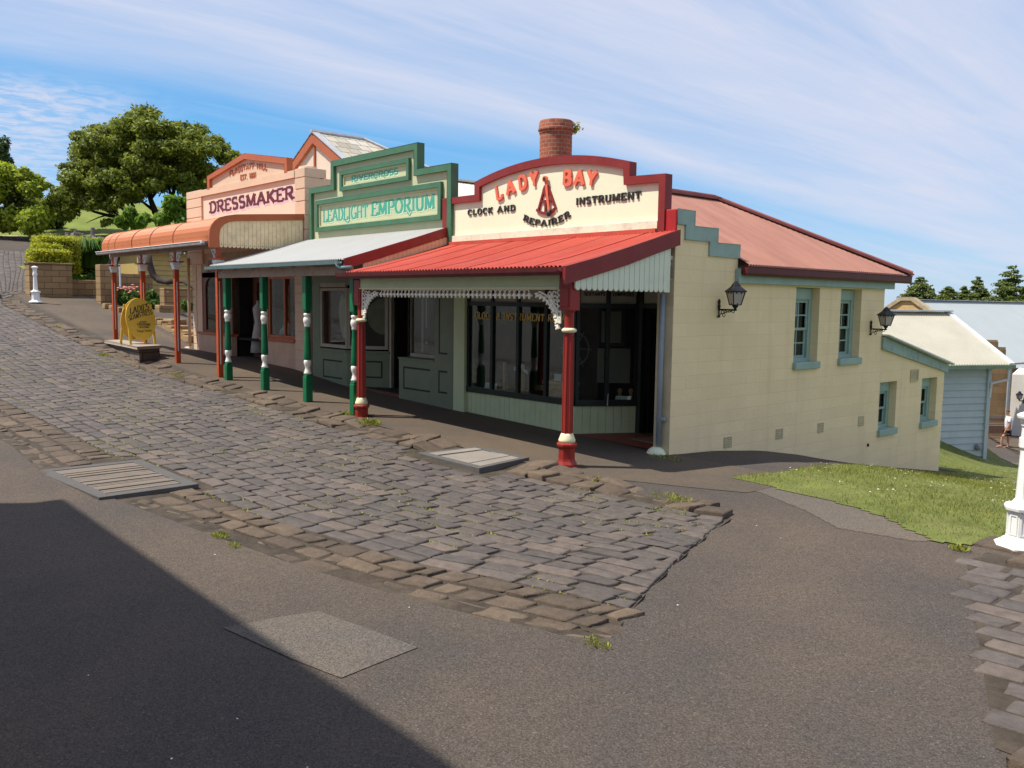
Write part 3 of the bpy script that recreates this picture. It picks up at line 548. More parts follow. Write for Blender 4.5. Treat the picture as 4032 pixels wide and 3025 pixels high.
C_roofold = mat('faded_red_roof', (.32, .145, .105), .6, .14, 1.0, .05, 30, dirt=.5, dirtc=(.40, .23, .18), ds=1.4, stretch=(.6, 2.5, 1))
C_galv = mat('galvanised_iron', (.62, .63, .63), .45, .1, 1.5, .05, 40, dirt=.3, dirtc=(.42, .40, .37), ds=2, stretch=(2.5, .6, 1))
C_brick = None
C_gutter = mat('dark_maroon_gutter', (.10, .018, .02), .4, .2, 5)
C_pipe = mat('grey_blue_pipe', (.28, .33, .36), .5, .12, 4)
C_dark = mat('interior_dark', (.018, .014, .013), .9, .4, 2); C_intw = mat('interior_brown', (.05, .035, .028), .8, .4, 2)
C_tile = mat('red_tile', (.20, .055, .035), .6, .3, 8, dirt=.3, dirtc=(.1, .05, .04)); C_mat = mat('coir_mat', (.20, .13, .08), .95, .3, 20, .5, 80)
GLASS = glassmat('window_glass'); C_curtain = mat('curtain', (.62, .60, .52), .9, .1, 8); C_frost = mat('frosted_panel', (.36, .35, .29), .6, .15, 3)
C_vent = mat('vent_cream', (.55, .47, .28), .8, .15, 6); C_hole = mat('vent_hole', (.06, .045, .03), .95, .2)
C_gold = mat('gold_leaf', (.62, .42, .10), .4, .1)
C_stepred = mat('step_end_red', (.36, .02, .02), .45, .15, 5)

# ---------------------------------------------------------------- the clock repairer's shop on the corner
shop = thing('clock_shop', (-11, 12, -.6), 'corner shop with cream blockwork side wall, curved maroon edged parapet and bright red iron verandah', 'shop')
WX = -8.18; FY = 10.36
def win_holes(): return [rect(13.71, 14.50, .64, 1.95), rect(15.25, 16.03, .66, 1.95), rect(16.96, 17.69, -.83, .125), rect(18.85, 19.6, -.83, .115)]
MB().plate([(10.361, -1.2), (10.361, 2.99), (10.77, 2.99), (10.77, 2.79), (11.36, 2.79), (11.36, 2.57), (11.95, 2.57), (11.95, 2.22), (16.95, 2.2), (16.95, 1.0), (19.95, .33), (19.95, -3), (10.361, -3)], fX(WX), -.27, 0, win_holes()).build('side_wall', W_cream, shop)
MB().box(-8.49, WX-.001, FY-.002, FY+.30, -1.1, 2.62).build('corner_pier', W_pier, shop, bevel=.008)
MB().box(-13.3, -8.46, 19.7, 19.94, -3, .3).box(-13.6, -8.46, 16.8, 17.05, -2, 2.2).box(-13.6, -13.35, 10.7, 19.9, -2, 2.2).build('rear_wall', W_pier, shop)
# stepped teal capping on the side wall
cp = [(10.362, 3.02), (10.78, 3.02), (10.78, 2.80), (11.37, 2.80), (11.37, 2.585), (11.965, 2.585), (11.965, 2.375), (11.16, 2.375), (11.16, 2.585), (10.56, 2.585), (10.56, 2.80), (10.362, 2.80)]
MB().plate(cp, fX(WX), -.29, .022).build('stepped_capping', C_teal, shop, bevel=.008)
MB().box(-8.47, WX+.03, FY-.035, FY, 2.66, 3.02).build('capping_end', C_stepred, shop, bevel=.02)
# parapet
def arcz(x, top): return top-.071*(x+11)**2
ax = np.linspace(-12.83, -9.06, 25)
outer = [(-13.81, 2.6), (-13.81, 3.59), (-12.83, 3.585)]+[(x, arcz(x, 4.05)) for x in ax]+[(-9.06, 3.56), (-8.36, 3.535), (-8.36, 2.6)]
MB().plate(outer, fY(FY), 0, .085).build('parapet', W_para, shop)
ax2 = np.linspace(-12.69, -9.19, 25)
inner = [(-8.48, 2.6), (-8.48, 3.43), (-9.17, 3.445)]+[(x, arcz(x, 3.925)) for x in ax2[::-1]]+[(-12.69, 3.47), (-13.66, 3.475), (-13.66, 2.6)]
MB().plate([(p[0]-.004 if p[0] < -11 else p[0]+.004, p[1]+(.006 if p[1] > 2.7 else 0)) for p in outer]+inner, fY(FY), -.06, .10).build('parapet_coping', C_maroon, shop, bevel=.006)
MB().plate(rect(-13.62, -8.5, 2.6, 2.865), fY(FY), -.05, -.002).build('parapet_ledge', W_paraL, shop, bevel=.012)
# raised lettering
LB = [('L', (-12.235, 3.443), 14, .25), ('A', (-11.955, 3.505), 12, .23), ('D', (-11.625, 3.572), 10, .225), ('Y', (-11.345, 3.608), 7, .23), ('B', (-10.545, 3.568), -2, .222), ('A', (-10.285, 3.548), -5, .225), ('Y', (-10.01, 3.52), -8, .225)]
for ch, (x, z), rot, hh in LB:
    c_, s_ = math.cos(R(rot)), math.sin(R(rot))
    if ch in 'LB': lt = MB()
    letters(lt, ch, lambda s, v, n, x=x, z=z, c_=c_, s_=s_: (x+s*c_-v*s_, FY-n, z+s*s_+v*c_), height=hh, width=GL[ch][0]*.275, tv=.20, th=.175, serif=0, depth=.035)
    if ch == 'Y': lt.build('shop_lettering', C_coral, shop)
for pl_, txt, wd, hh, tv_, tr_ in ((line_place(-13.08, 3.232, FY), 'CLOCK', .72, .10, .155, .2), (line_place(-12.225, 3.232, FY), 'AND', .49, .10, .155, .2), (line_place(-10.24, 3.222, FY), 'INSTRUMENT', 1.385, .107, .165, .12), (arc_place(-10.94, 4.277, 1.357, R(244.2), FY, -1), 'REPAIRER', 1.215, .10, .165, .16)):
    letters(MB(), txt, pl_, wd, hh, tv_, .085, .12, .02, tr_).build('trade_lettering', C_black, shop)
oc = MB()                                        # the octant emblem
def seg(a, b, wd, d0, d1, mb): 
    a, b = np.array(a), np.array(b); d = (b-a)/np.linalg.norm(b-a); nr = np.array((-d[1], d[0]))*wd/2
    mb.plate([tuple(a+nr), tuple(a-nr), tuple(b-nr), tuple(b+nr)], fY(FY), -d1, -d0)
seg((-10.98, 3.58), (-11.135, 3.185), .038, 0, .030, oc); seg((-10.90, 3.58), (-10.70, 3.19), .038, 0, .0302, oc); seg((-11.045, 3.34), (-10.80, 3.33), .04, 0, .0304, oc); seg((-10.955, 3.33), (-10.955, 3.15), .035, 0, .0306, oc)
ar = [(-10.94+.42*math.cos(R(a)), 3.555+.42*math.sin(R(a))) for a in range(236, 306, 7)]
for p, q in zip(ar, ar[1:]): seg(p, q, .045, 0, .0308, oc)
oc.plate([(-11.03, 3.52), (-10.985, 3.60), (-10.90, 3.60), (-10.86, 3.52), (-10.90, 3.43), (-10.98, 3.43)], fY(FY), -.032, 0); em = oc.build('octant_emblem', C_maroon, shop)
oc = MB(); seg((-10.935, 3.69), (-10.845, 3.16), .05, .033, .05, oc); oc.tube([(-10.94, FY-.03, 3.70), (-10.94, FY-.07, 3.70)], .052, 14); oc.build('index_arm', C_coral, em)
oc = MB(); oc.tube([(-10.94, FY-.071, 3.70), (-10.94, FY-.08, 3.70)], .03, 12); oc.build('eyelet', C_black, em); oc = MB(); oc.ball((-10.83, FY-.06, 3.12), .05, .04, .055); oc.tube([(-10.88, FY-.06, 3.12), (-10.78, FY-.06, 3.15)], .022, 8); oc.build('clamp', C_black, em)
# upper wall over the shop front, ceiling of the verandah
MB().box(-13.52, -8.19, FY+.001, FY+.26, 1.98, 2.62).build('upper_wall', C_sage, shop)
# hipped roof, faded red iron
def roof_face(mb, pts): mb.add(pts, [tuple(range(len(pts)))])
ez, rz = 2.27, 3.76
E1, E2, E3, E4 = (-7.99, 10.62, ez), (-7.99, 17.6, ez), (-13.55, 17.6, ez), (-13.55, 10.62, ez)
R1, R2 = (-10.77, 10.62, rz), (-10.77, 14.83, rz)
rf = MB()
n_ = int((17.6-10.62)/.076*4); 
for yy0, yy1 in [(10.62+(17.6-10.62)*i/n_, 10.62+(17.6-10.62)*(i+1)/n_) for i in range(n_)]:
    def top(y): 
        t = 1 if y < 14.83 else (17.6-y)/(17.6-14.83); return t
    vs = []
    for y in (yy0, yy1):
        t = top(y); o_ = .011*math.sin(2*math.pi*y/.076); q0 = .17 if (yy0+yy1)/2 < 11.955 else 0; vs += [(-7.99-2.78*q0, y, ez+(rz-ez)*q0+o_), (-7.99+(-10.77+7.99)*t, y, ez+(rz-ez)*t+o_)]
    rf.add(vs, [(0, 2, 3, 1)])
rf.add([E2, E3, R2], [(0, 1, 2)]); rf.add([E3, E4, R1, R2], [(0, 1, 2, 3)]); roof = rf.build('roof', C_roofold, shop)
MB().tube([(-10.77, 10.65, rz+.02), (-10.77, 14.83, rz+.02), (-7.97, 17.62, ez+.03)], .05, 8).bar((-10.77, 10.65, rz-.02), (-10.77, 14.85, rz-.02), .34, .05).build('ridge_capping', mat('ridge_red', (.27, .085, .075), .6, .2, 3, dirt=.3, dirtc=(.35, .2, .17)), roof)
MB().bar((-10.77+.06, 14.83, rz-.035), (-7.97, 17.6, ez+.0), .30, .03, (0.5, .5, 1)).build('hip_capping', MATS['ridge_red'], roof)
gp = [(0, 0), (.0, -.10), (.03, -.14), (.09, -.15), (.12, -.11), (.125, -.02), (.14, 0), (.12, .01), (.11, -.03)]
MB().plate([(-8.10+u, 2.245+v) for u, v in gp], lambda u, v, t: (u, t, v), 11.93, 17.66).build('eaves_gutter', C_gutter, shop)
MB().box(-8.179, -8.10, 11.88, 17.2, 1.975, 2.20).build('fascia_board', C_teal, shop, bevel=.006)
MB().box(-13.5, -8.2, 11.98, 17.4, 2.15, 2.2).build('soffit', C_teal, shop)
# lean-to at the back
MB().corrugated(-13.2, -8.02, [(16.94, 1.06), (20.08, .37)], .076, .008).build('lean_to_roof', C_galv, shop)
MB().plate([(16.91, .80), (16.91, 1.04), (20.03, .36), (20.03, .20)], fX(WX), .002, .05).build('barge_board', mat('flaking_teal', (.29, .40, .345), .5, .1, 3, .1, 50, dirt=.8, dirtc=(.10, .11, .09), ds=5), shop, bevel=.004)
MB().bar((-8.1, 16.92, 1.075), (-8.1, 20.1, .39), .14, .03).build('roof_edge_flashing', C_galv, shop)
# sash windows in the side wall
def sash(y0, y1, z0, z1, rows_, cols, curtain):
    wn = MB(); xf = WX-.15
    wn.plate(rect(y0+.001, y1-.001, z0, z1), fX(xf), -.06, 0, [rect(y0+.10, y1-.10, z0+.06, z1-.22)]); f = wn.build('window', C_teal, shop, bevel=.004)
    MB().plate(rect(y0+.08, y1-.08, z1-.20, z1-.02), fX(xf), .001, .02).build('window_header', C_teal, f)
    a0, a1, b0, b1 = y0+.10, y1-.10, z0+.06, z1-.22; zm = (b0+b1)/2; s_ = MB()
    for (p0, p1, xo) in ((zm-.02, b1, -.025), (b0, zm+.02, -.05)):
        s_.plate(rect(a0, a1, p0, p1), fX(xf+xo), -.02, .0, [rect(a0+.045+(a1-a0-.09)*c/cols+(.012 if c else 0), a0+.045+(a1-a0-.09)*(c+1)/cols-(.012 if c < cols-1 else 0), p0+.045+(p1-p0-.09)*r_/rows_+(.012 if r_ else 0), p0+.045+(p1-p0-.09)*(r_+1)/rows_-(.012 if r_ < rows_-1 else 0)) for c in range(cols) for r_ in range(rows_)])
    s_.build('sash', C_teal, f); MB().box(xf-.066, xf-.062, a0, a1, b0, b1).build('pane', GLASS, f)
    MB().box(WX-.26, WX+.065, y0-.02, y1+.025, z0-.125, z0+.001).build('sill', C_teal, f, bevel=.012)
    c = MB()
    if curtain:
        for k in range(10):
            yy = a0+(a1-a0)*curtain*k/10; c.box(xf-.16-.02*(k % 2), xf-.15-.02*(k % 2), yy, yy+(a1-a0)*curtain/9.5, b0, b1)
        c.build('curtain', C_curtain, f)
sash(13.71, 14.50, .64, 1.95, 2, 2, .42); sash(15.25, 16.03, .66, 1.95, 2, 2, .4); sash(16.96, 17.69, -.83, .125, 1, 1, .55); sash(18.85, 19.6, -.83, .115, 1, 1, .9)
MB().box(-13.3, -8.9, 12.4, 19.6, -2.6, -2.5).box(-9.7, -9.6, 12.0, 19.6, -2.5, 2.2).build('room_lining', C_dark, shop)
# wall vents: pierced terracotta and one louvred
for (y0, y1, z0, z1) in [(11.74, 11.96, -.67, -.49), (13.25, 13.47, -.67, -.49), (14.63, 14.84, -.68, -.50), (16.14, 16.36, -.69, -.49)]:
    v = MB().plate(rect(y0, y1, z0, z1), fX(WX), .001, .008); vo = v.build('wall_vent', C_vent, shop); h = MB(); q = 6
    for a in range(q):
        for b in range(q):
            yy = y0+(y1-y0)*(a+.5)/q; zz = z0+(z1-z0)*(b+.5)/q; s_ = .0115 if (a+b) % 2 else .008
            h.plate([(yy-s_, zz), (yy, zz-s_), (yy+s_, zz), (yy, zz+s_)], fX(WX), .0081, .0085)
    h.build('vent_holes', C_hole, vo)
vo = MB().plate(rect(18.27, 18.62, .07, .33), fX(WX), .001, .025, [rect(18.30, 18.59, .10, .30)]).build('louvre_vent', C_vent, shop)
h = MB()
for k in range(8): h.plate(rect(18.31, 18.58, .105+.024*k, .118+.024*k), fX(WX), .001, .02)
h.build('vent_slats', C_vent, vo)
MB().box(WX, WX+.03, 16.55, 16.58, -1.12, -1.06).build('pipe_stub', C_hole, shop)
# downpipe on the corner pier
d = MB().tube([(-8.345, FY-.055, 1.78), (-8.345, FY-.055, -.5)], .042, 12).build('downpipe', C_pipe, shop, smooth=True)
MB().box(-8.40, -8.24, FY-.07, FY-.001, -.11, -.06).build('pipe_bracket', C_pipe, d); MB().lathe((-8.36, FY-.08, -.68), [(.16, 0), (.155, .06), (.12, .12), (.06, .16)], 14).build('pipe_shoe', W_para, d, smooth=True)
MB().box(-8.30, -8.22, FY-.06, FY-.001, 2.28, 2.34).tube([(-8.26, FY-.03, 2.28), (-8.25, FY-.04, 2.2)], .025, 8).build('pier_fitting', W_pier, shop)

# verandah, red iron
vp = [(10.35, 2.70), (9.8, 2.55), (9.2, 2.39), (8.6, 2.235), (8.0, 2.105)]
ver = MB().corrugated(-13.58, -8.14, vp, .08, .014).build('verandah_roof', C_roofred, shop)
MB().box(-13.58, -8.5, 10.27, 10.312, 2.69, 2.75).build('roof_flashing', C_roofred, ver)
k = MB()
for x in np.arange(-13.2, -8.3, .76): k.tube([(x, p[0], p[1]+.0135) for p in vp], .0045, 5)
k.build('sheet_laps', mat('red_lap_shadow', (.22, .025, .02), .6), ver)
MB().plate([(8.02+u, 2.09+v) for u, v in [(0, 0), (.0, -.085), (-.03, -.105), (-.085, -.10), (-.105, -.06), (-.115, 0), (-.10, .0), (-.09, -.04), (-.02, -.06), (-.012, 0)]], lambda u, v, t: (t, u, v), -13.75, -8.15).build('gutter', C_gutter, ver)
MB().box(-13.36, -8.36, 8.17, 8.215, 1.83, 2.06).build('fascia_board', C_sage, ver, bevel=.004); MB().box(-13.36, -8.36, 8.158, 8.169, 1.815, 1.835).build('fascia_bead', C_ring, ver)
MB().plate([(8.0, 1.87), (8.0, 2.10), (8.6, 2.24), (9.2, 2.40), (9.8, 2.56), (10.34, 2.71), (10.34, 2.49), (9.8, 2.34), (9.2, 2.16), (8.6, 2.01)], fX(-8.13), 0, .05).build('barge_board', C_maroon, ver, bevel=.005)
def barge_low(y): return np.interp(y, [8.0, 8.6, 9.2, 9.8, 10.34], [1.90, 2.03, 2.18, 2.35, 2.50])
vb = MB(); nb = 18
for k in range(nb):
    a = 8.21+(10.12-8.21)*k/nb; b = a+(10.12-8.21)/nb-.006; r_ = (b-a)/2; zb = 1.80+r_
    vb.plate([(a, barge_low(a)), (a, zb)]+[(a+r_-r_*math.cos(R(t)), zb-r_*math.sin(R(t))) for t in range(20, 180, 20)]+[(b, zb), (b, barge_low(b))], fX(-8.125), .0, .022)
vb.build('valance', C_val, ver, bevel=.003)
MB().box(-8.17, -8.135, 10.12, 10.2, 1.8, 2.5).build('valance_end', C_val, ver)
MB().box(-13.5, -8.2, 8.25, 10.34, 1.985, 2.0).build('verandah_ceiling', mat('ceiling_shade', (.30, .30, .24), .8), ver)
def red_post(x, gz, name='verandah_post'):
    y = 8.25; p = MB().lathe((x, y, 0), [(.075, -.12), (.072, .3), (.064, 1.24)], 16).build(name, C_red, shop)
    fl = MB()
    for k in range(8):
        t = R(22.5+45*k); fl.tube([(x+.074*math.cos(t), y+.074*math.sin(t), -.1), (x+.064*math.cos(t), y+.064*math.sin(t), 1.2)], .011, 5)
    fl.build('fluting', C_red, p)
    MB().lathe((x, y, 0), [(.064, 1.30), (.064, 1.5), (.08, 1.52), (.08, 1.53)], 16).build('neck', C_red, p)
    MB().box(x-.10, x+.10, y-.09, y+.09, 1.53, 1.98).box(x-.07, x+.07, y-.10, y-.088, 1.58, 1.83).build('capital_block', C_red, p, bevel=.008)
    MB().lathe((x, y, 0), [(.07, 1.235), (.10, 1.25), (.10, 1.28), (.07, 1.30)], 16).build('collar', C_ring, p, smooth=True)
    MB().lathe((x, y, 0), [(.112, -.235), (.115, -.20), (.10, -.165), (.092, -.14), (.078, -.11)], 16).build('base_ring', C_ring, p, smooth=True)
    MB().lathe((x, y, 0), [(.15, gz-.02), (.15, gz+.03), (.125, gz+.07), (.118, gz+.10), (.118, -.31), (.145, -.28), (.148, -.25), (.12, -.232)], 8, R(22.5)).build('base', C_red, p, bevel=.006)
    return p
red_post(-8.24, -.555); red_post(-13.44, -.54)
MB().lathe((-8.22, 8.24, -.66), [(.36, 0), (.33, .05), (.2, .09), (.14, .105)], 14).build('post_footing', M_path, shop, smooth=True)
# iron lace frieze with corner brackets
lc = MB(); yl = 8.20
def disc(mb, x, z, rx, rz, rot=0.0, n=9, d=.012, y=yl):
    mb.plate([(x+rx*math.cos(2*math.pi*k/n)*math.cos(rot)-rz*math.sin(2*math.pi*k/n)*math.sin(rot), z+rx*math.cos(2*math.pi*k/n)*math.sin(rot)+rz*math.sin(2*math.pi*k/n)*math.cos(rot)) for k in range(n)], fY(y), -d, d)
def leaf3(mb, x, z, s_, rot):
    for da, l in ((0, 1.0), (62, .8), (-62, .8)):
        a = rot+R(da); disc(mb, x+math.cos(a)*s_*l*.6, z+math.sin(a)*s_*l*.6, s_*l*.55, s_*.24, a, 8, .012+.001*(da % 7), yl)
    disc(mb, x, z, s_*.32, s_*.32, 0, 8, .016)
lz = 1.815; npt = 36; dx = (12.72-8.98)/npt
mbx = MB(); mbx.box(-13.34, -8.34, yl-.012, yl+.012, lz-.012, lz)
for k in range(npt+1):
    x = -12.72+dx*k; leaf3(mbx, x, lz-.075, .055, -math.pi/2)
    if k < npt:
        xc = x+dx/2; mbx.tube([(xc+dx*.5*math.cos(R(t)), yl, lz-.07+.062*math.sin(R(t))) for t in range(0, 181, 20)], .0085, 5)
lace = mbx.build('iron_lace', C_lace, ver)
for sx_, xs_ in ((1, -13.33), (-1, -8.345)):
    b = MB(); rr = .50
    b.box(min(xs_, xs_+sx_*.02), max(xs_, xs_+sx_*.02), yl-.01, yl+.01, lz-.46, lz)
    pa = [(xs_+sx_*(.03+rr-rr*math.cos(R(t))*1.0), lz-.03-rr+rr*math.sin(R(t)))for t in range(8, 86, 9)]
    b.tube([(p[0], yl, p[1]) for p in pa], .012, 6)
    for q, p in enumerate(pa):
        if q % 1 == 0: leaf3(b, p[0]+sx_*.025, p[1]-.03, .055, R(-60 if sx_ > 0 else -120))
    for k in range(16):
        t = k/15; cx_ = xs_+sx_*(.04+.10*(k % 3)*(1-t*.5)); cz_ = lz-.05-.36*t*(1-.25*(k % 3)); b.tube([(cx_+.035*math.cos(R(a)), yl, cz_+.035*math.sin(R(a))) for a in range(0, 331, 47)], .009, 5)
    b.build('lace_bracket', C_lace, ver)

# shop front: long window, splayed corner window, recessed door
A_, B_, C_ = np.array((-13.17, 10.44)), np.array((-10.28, 10.46)), np.array((-9.70, 11.38))
MB().box(-13.51, -13.17, FY, FY+.25, -.8, 1.99).build('front_pier', C_sage, shop, bevel=.006)
def wallseg(mb, a, b, z0, z1, t0=0.0, t1=.05):
    """upright slab on the line a-b, t measured inwards"""
    d = (b-a)/np.linalg.norm(b-a); n_ = np.array((-d[1], d[0]))
    mb.plate(rect(0, float(np.linalg.norm(b-a)), z0, z1), lambda u, v, t: (a[0]+d[0]*u+n_[0]*t, a[1]+d[1]*u+n_[1]*t, v), t0, t1); return mb
bd = MB()
for a, b in ((A_, B_), (B_, C_)):
    l = np.linalg.norm(b-a); d = (b-a)/l; q = int(round(l/.135))
    for k in range(q): wallseg(bd, a+d*(l*k/q+.003), a+d*(l*(k+1)/q-.003), -.95, -.10, 0, .03)
    wallseg(bd, a, b, -.95, -.10, .02, .05)
bd.build('stall_boards', C_sage, shop)
fr = MB(); gl = MB(); tp = MB()
for a, b, q in ((A_, B_, 4), (B_, C_, 2)):
    l = np.linalg.norm(b-a); d = (b-a)/l
    wallseg(fr, a, b, -.105, 0, -.03, .06); wallseg(fr, a, b, 1.545, 1.62, -.015, .05); wallseg(fr, a, b, 1.95, 2.0, 0, .05)
    for k in range(q+1):
        c = l*k/q; hw = .035 if 0 < k < q else .06; c0, c1 = max(0, c-hw*(2 if k == 0 else 1)), min(l, c+hw*(2 if k == q else 1)); wallseg(fr, a+d*c0, a+d*c1, 0, 1.545, -.02, .05); wallseg(fr, a+d*c0, a+d*c1, 1.62, 1.95, -.02, .05)
    wallseg(gl, a, b, 0, 1.545, .018, .022); wallseg(tp, a, b, 1.62, 1.95, .02, .03)
sw = fr.build('shop_window', C_dkgreen, shop); gl.build('pane', GLASS, sw); tp.build('transom_panel', C_frost, sw)
g_ = MB(); letters(g_, 'CLOCK & INSTRUMENT REPAIR', lambda s, v, n: (-12.98+s, 10.455-n, 1.30+v), 2.62, .125, .2, .07, .09, .002, .1, slant=.12); g_.build('window_lettering', C_gold, sw)
dBC = (C_-B_)/np.linalg.norm(C_-B_)
for txt, s0, wd in (('SEXTANTS', .12, .36), ('COMPASSES', .62, .36)): letters(MB(), txt, lambda s, v, n, s0=s0: (B_[0]+dBC[0]*(s0+s)+n*.8, B_[1]+dBC[1]*(s0+s)-n*.5, 1.75+v), wd, .055, .24, .12, .1, .003, .08).build('transom_lettering', C_black, sw)
dr = MB(); dr.box(-9.72, -9.62, 11.36, 11.46, -.75, 2.0).box(-8.56, -8.455, 11.36, 11.46, -.75, 2.0).box(-9.62, -8.56, 11.36, 11.44, 1.55, 1.63); df = dr.build('door_frame', C_dkgreen, shop)
MB().box(-9.62, -8.56, 11.39, 11.42, 1.63, 2.0).build('transom_panel', C_frost, df)
MB().bar((-9.55, 11.48, .45), (-9.3, 12.3, .45), .04, 2.05).build('open_door', mat('door_black', (.012, .010, .010), .5), df)
MB().box(-8.47, -8.455, 10.66, 12.4, -.8, 2.0).build('side_lining', W_pier, shop)
MB().add([(B_[0]-.05, B_[1]-.02, -.575), (C_[0], C_[1], -.565), (-8.47, 11.4, -.565), (-8.47, FY+.02, -.595)], [(0, 3, 2, 1)]).build('doorstep', C_tile, shop)
MB().box(-13.5, -8.47, 11.47, 12.5, -.6, -.56).build('floor_boards', C_intw, shop)
MB().box(-13.3, -8.5, 12.4, 12.5, -.6, 2.0).box(-13.34, -13.2, 10.62, 12.4, -.6, 2.0).box(-13.3, -8.5, 10.7, 12.4, 2.0, 2.05).build('shop_lining', C_intw, shop)
MB().add([(A_[0], A_[1]+.06, -.10), (B_[0], B_[1]+.06, -.10), (C_[0]-.05, C_[1], -.10), (C_[0]-.05, 11.5, -.10), (A_[0], 11.5, -.10)], [(0, 1, 2, 3, 4)]).build('display_shelf', mat('display_wood', (.10, .05, .03), .6, .3, 4), shop)
t = MB(); t.obox((-9.02, 10.98, -.57), (.32, -.06, .006), (.05, .2, 0), (0, 0, .008)); o = t.build('door_mat', C_mat); tag(o, 'brown coir door mat on the red step of the corner shop door', 'mat')
# things on show in the window
def card(x, y, z, wd, hh, rot, label):
    c_, s_ = math.cos(rot), math.sin(rot); m = MB(); m.obox((x, y, z+hh/2), (wd/2*c_, wd/2*s_, 0), (-.004*s_, .004*c_, 0), (-.12*hh*s_*-1, .12*hh*-c_*-1, hh/2)); o = m.build('display_card', C_paper); tag(o, label, 'card', 'cards in the shop window')
C_paper = mat('card_paper', (.85, .85, .74), .8, .05); C_wood = mat('pale_wood', (.62, .36, .13), .5, .25, 5, stretch=(1, 1, 6)); C_cast = mat('cast_iron', (.012, .012, .015), .4, .3, 8, .2, 60, dirt=.35, dirtc=(.12, .12, .13), ds=9)
card(-12.72, 10.65, -.09, .30, .17, R(8), 'blank white card lying in the far left pane of the clock shop window')
card(-10.03, 10.98, -.09, .18, .36, R(-35), 'tall printed card standing in the first pane of the splayed window')
card(-9.87, 11.2, -.09, .26, .15, R(38), 'tilted white tag card beside two wooden stands in splayed window')
bx = MB().box(-11.35, -10.75, 10.75, 11.0, -.098, .17).box(-11.38, -10.72, 10.73, 11.02, .17, .24); o = bx.build('instrument_case', C_wood, bevel=.01); tag(o, 'honey coloured wooden instrument case with a lid behind third window pane', 'box')
m = MB().box(-11.2, -11.02, 10.86, 10.87, .241, .36).box(-10.96, -10.86, 10.86, 10.87, .241, .34); tag(m.build('price_ticket', C_paper), 'white price tickets propped on the wooden instrument case', 'ticket')
for x, y, lb in ((-12.42, 10.75, 'slim wooden post with brass top behind first mullion of clock window'), (-11.98, 10.8, 'wooden stand with a drooping paper tag in the second pane'), ):
    m = MB().box(x-.03, x+.03, y-.03, y+.03, -.098, .5).box(x-.07, x+.07, y-.07, y+.07, -.1, -.06); tag(m.build('display_stand', C_wood), lb, 'stand', 'wooden stands in the window')
m = MB().add([(-12.12, 10.7, .42), (-11.85, 10.7, .5), (-11.8, 10.7, .44), (-12.1, 10.7, .36)], [(0, 1, 2, 3)]).add([(-11.92, 10.69, .46), (-11.72, 10.69, .38), (-11.72, 10.69, .31), (-11.86, 10.69, .38)], [(0, 1, 2, 3)]); tag(m.build('paper_tag', C_paper), 'two pale paper tags hanging from the wooden stand in the second pane', 'tag')
for k, (x, y) in enumerate(((-9.98, 11.25), (-9.86, 11.4))):
    m = MB().lathe((x, y, -.1), [(.05, 0), (.03, .05), (.03, .2), (.045, .24), (.02, .28)], 10); tag(m.build('turned_stand', C_wood, smooth=True), ['left turned wooden stand behind the tilted tag card', 'right turned wooden stand behind the tilted tag card'][k], 'stand', 'turned stands in splayed window')
def wheel(c, r_, m_, label, yaw):
    w_ = MB(); ca, sa = math.cos(yaw), math.sin(yaw); f = lambda a, rr: (c[0]+rr*math.cos(a)*ca, c[1]+rr*math.cos(a)*sa, c[2]+rr*math.sin(a))
    w_.tube([f(R(a), r_) for a in range(0, 361, 15)], .014, 6); [w_.tube([f(R(a), .02), f(R(a), r_*1.22)], .009, 6) for a in range(0, 360, 60)]
    tag(w_.build('ship_wheel', m_), label, 'wheel', 'ship wheels in the window')
wheel((-10.72, 10.9, .83), .28, mat('steel_rim', (.16, .16, .16), .4), 'steel rimmed wheel hanging behind the right end of the long window', R(10))
wheel((-9.95, 11.62, .62), .30, C_black, 'dark spoked ship wheel hanging inside the splayed window', R(20))
m = MB(); m.obox((-10.25, 11.3, 1.22), (.16, .16, 0), (.008, -.008, 0), (0, 0, .34)); o = m.build('framed_notice', C_black); tag(o, 'black framed notice hanging in the splayed corner window', 'picture')
m = MB(); m.obox((-10.245, 11.288, 1.22), (.12, .12, 0), (.006, -.006, 0), (0, 0, .27)); m.build('notice_sheet', mat('aged_paper', (.32, .29, .22), .8), o)
m = MB(); m.obox((-10.2, 11.32, .55), (.2, .2, 0), (.004, -.004, 0), (0, 0, .30)); tag(m.build('hanging_chart', MATS['aged_paper']), 'pale hanging sheet below the framed notice in splayed window', 'chart')
# ---------------------------------------------------------------- the green leadlight shop
C_ll = mat('sage_parapet', (.52, .53, .33), .7, .06, 1.2, .12, 50, dirt=.15, dirtc=(.36, .34, .2), ds=1.5)
C_green = mat('green_trim', (.062, .155, .085), .5, .1, 3, .06, 50, dirt=.15, dirtc=(.1, .2, .12), ds=3)
C_aqua = mat('aqua_lettering', (.07, .35, .25), .5, .05); C_palemint = mat('mint_lettering_shade', (.60, .74, .52), .6, .05)
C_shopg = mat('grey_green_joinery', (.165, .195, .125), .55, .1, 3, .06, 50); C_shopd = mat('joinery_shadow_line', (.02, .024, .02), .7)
C_stone = mat('stone_frame', (.36, .32, .25), .6, .1, 3); C_postg = mat('post_green', (.008, .13, .05), .3, .12, 4); C_postw = mat('post_white', (.80, .77, .68), .4, .06, 6)
C_beam = mat('weathered_beam', (.36, .26, .20), .8, .15, 4, .2, 40, dirt=.55, dirtc=(.08, .06, .05), ds=6); C_thinw = mat('zinc_sheet', (.41, .405, .385), .4, .05, 1.2, .04, 40, dirt=.35, dirtc=(.40, .39, .37), ds=1.6, stretch=(2.2, .6, 1))
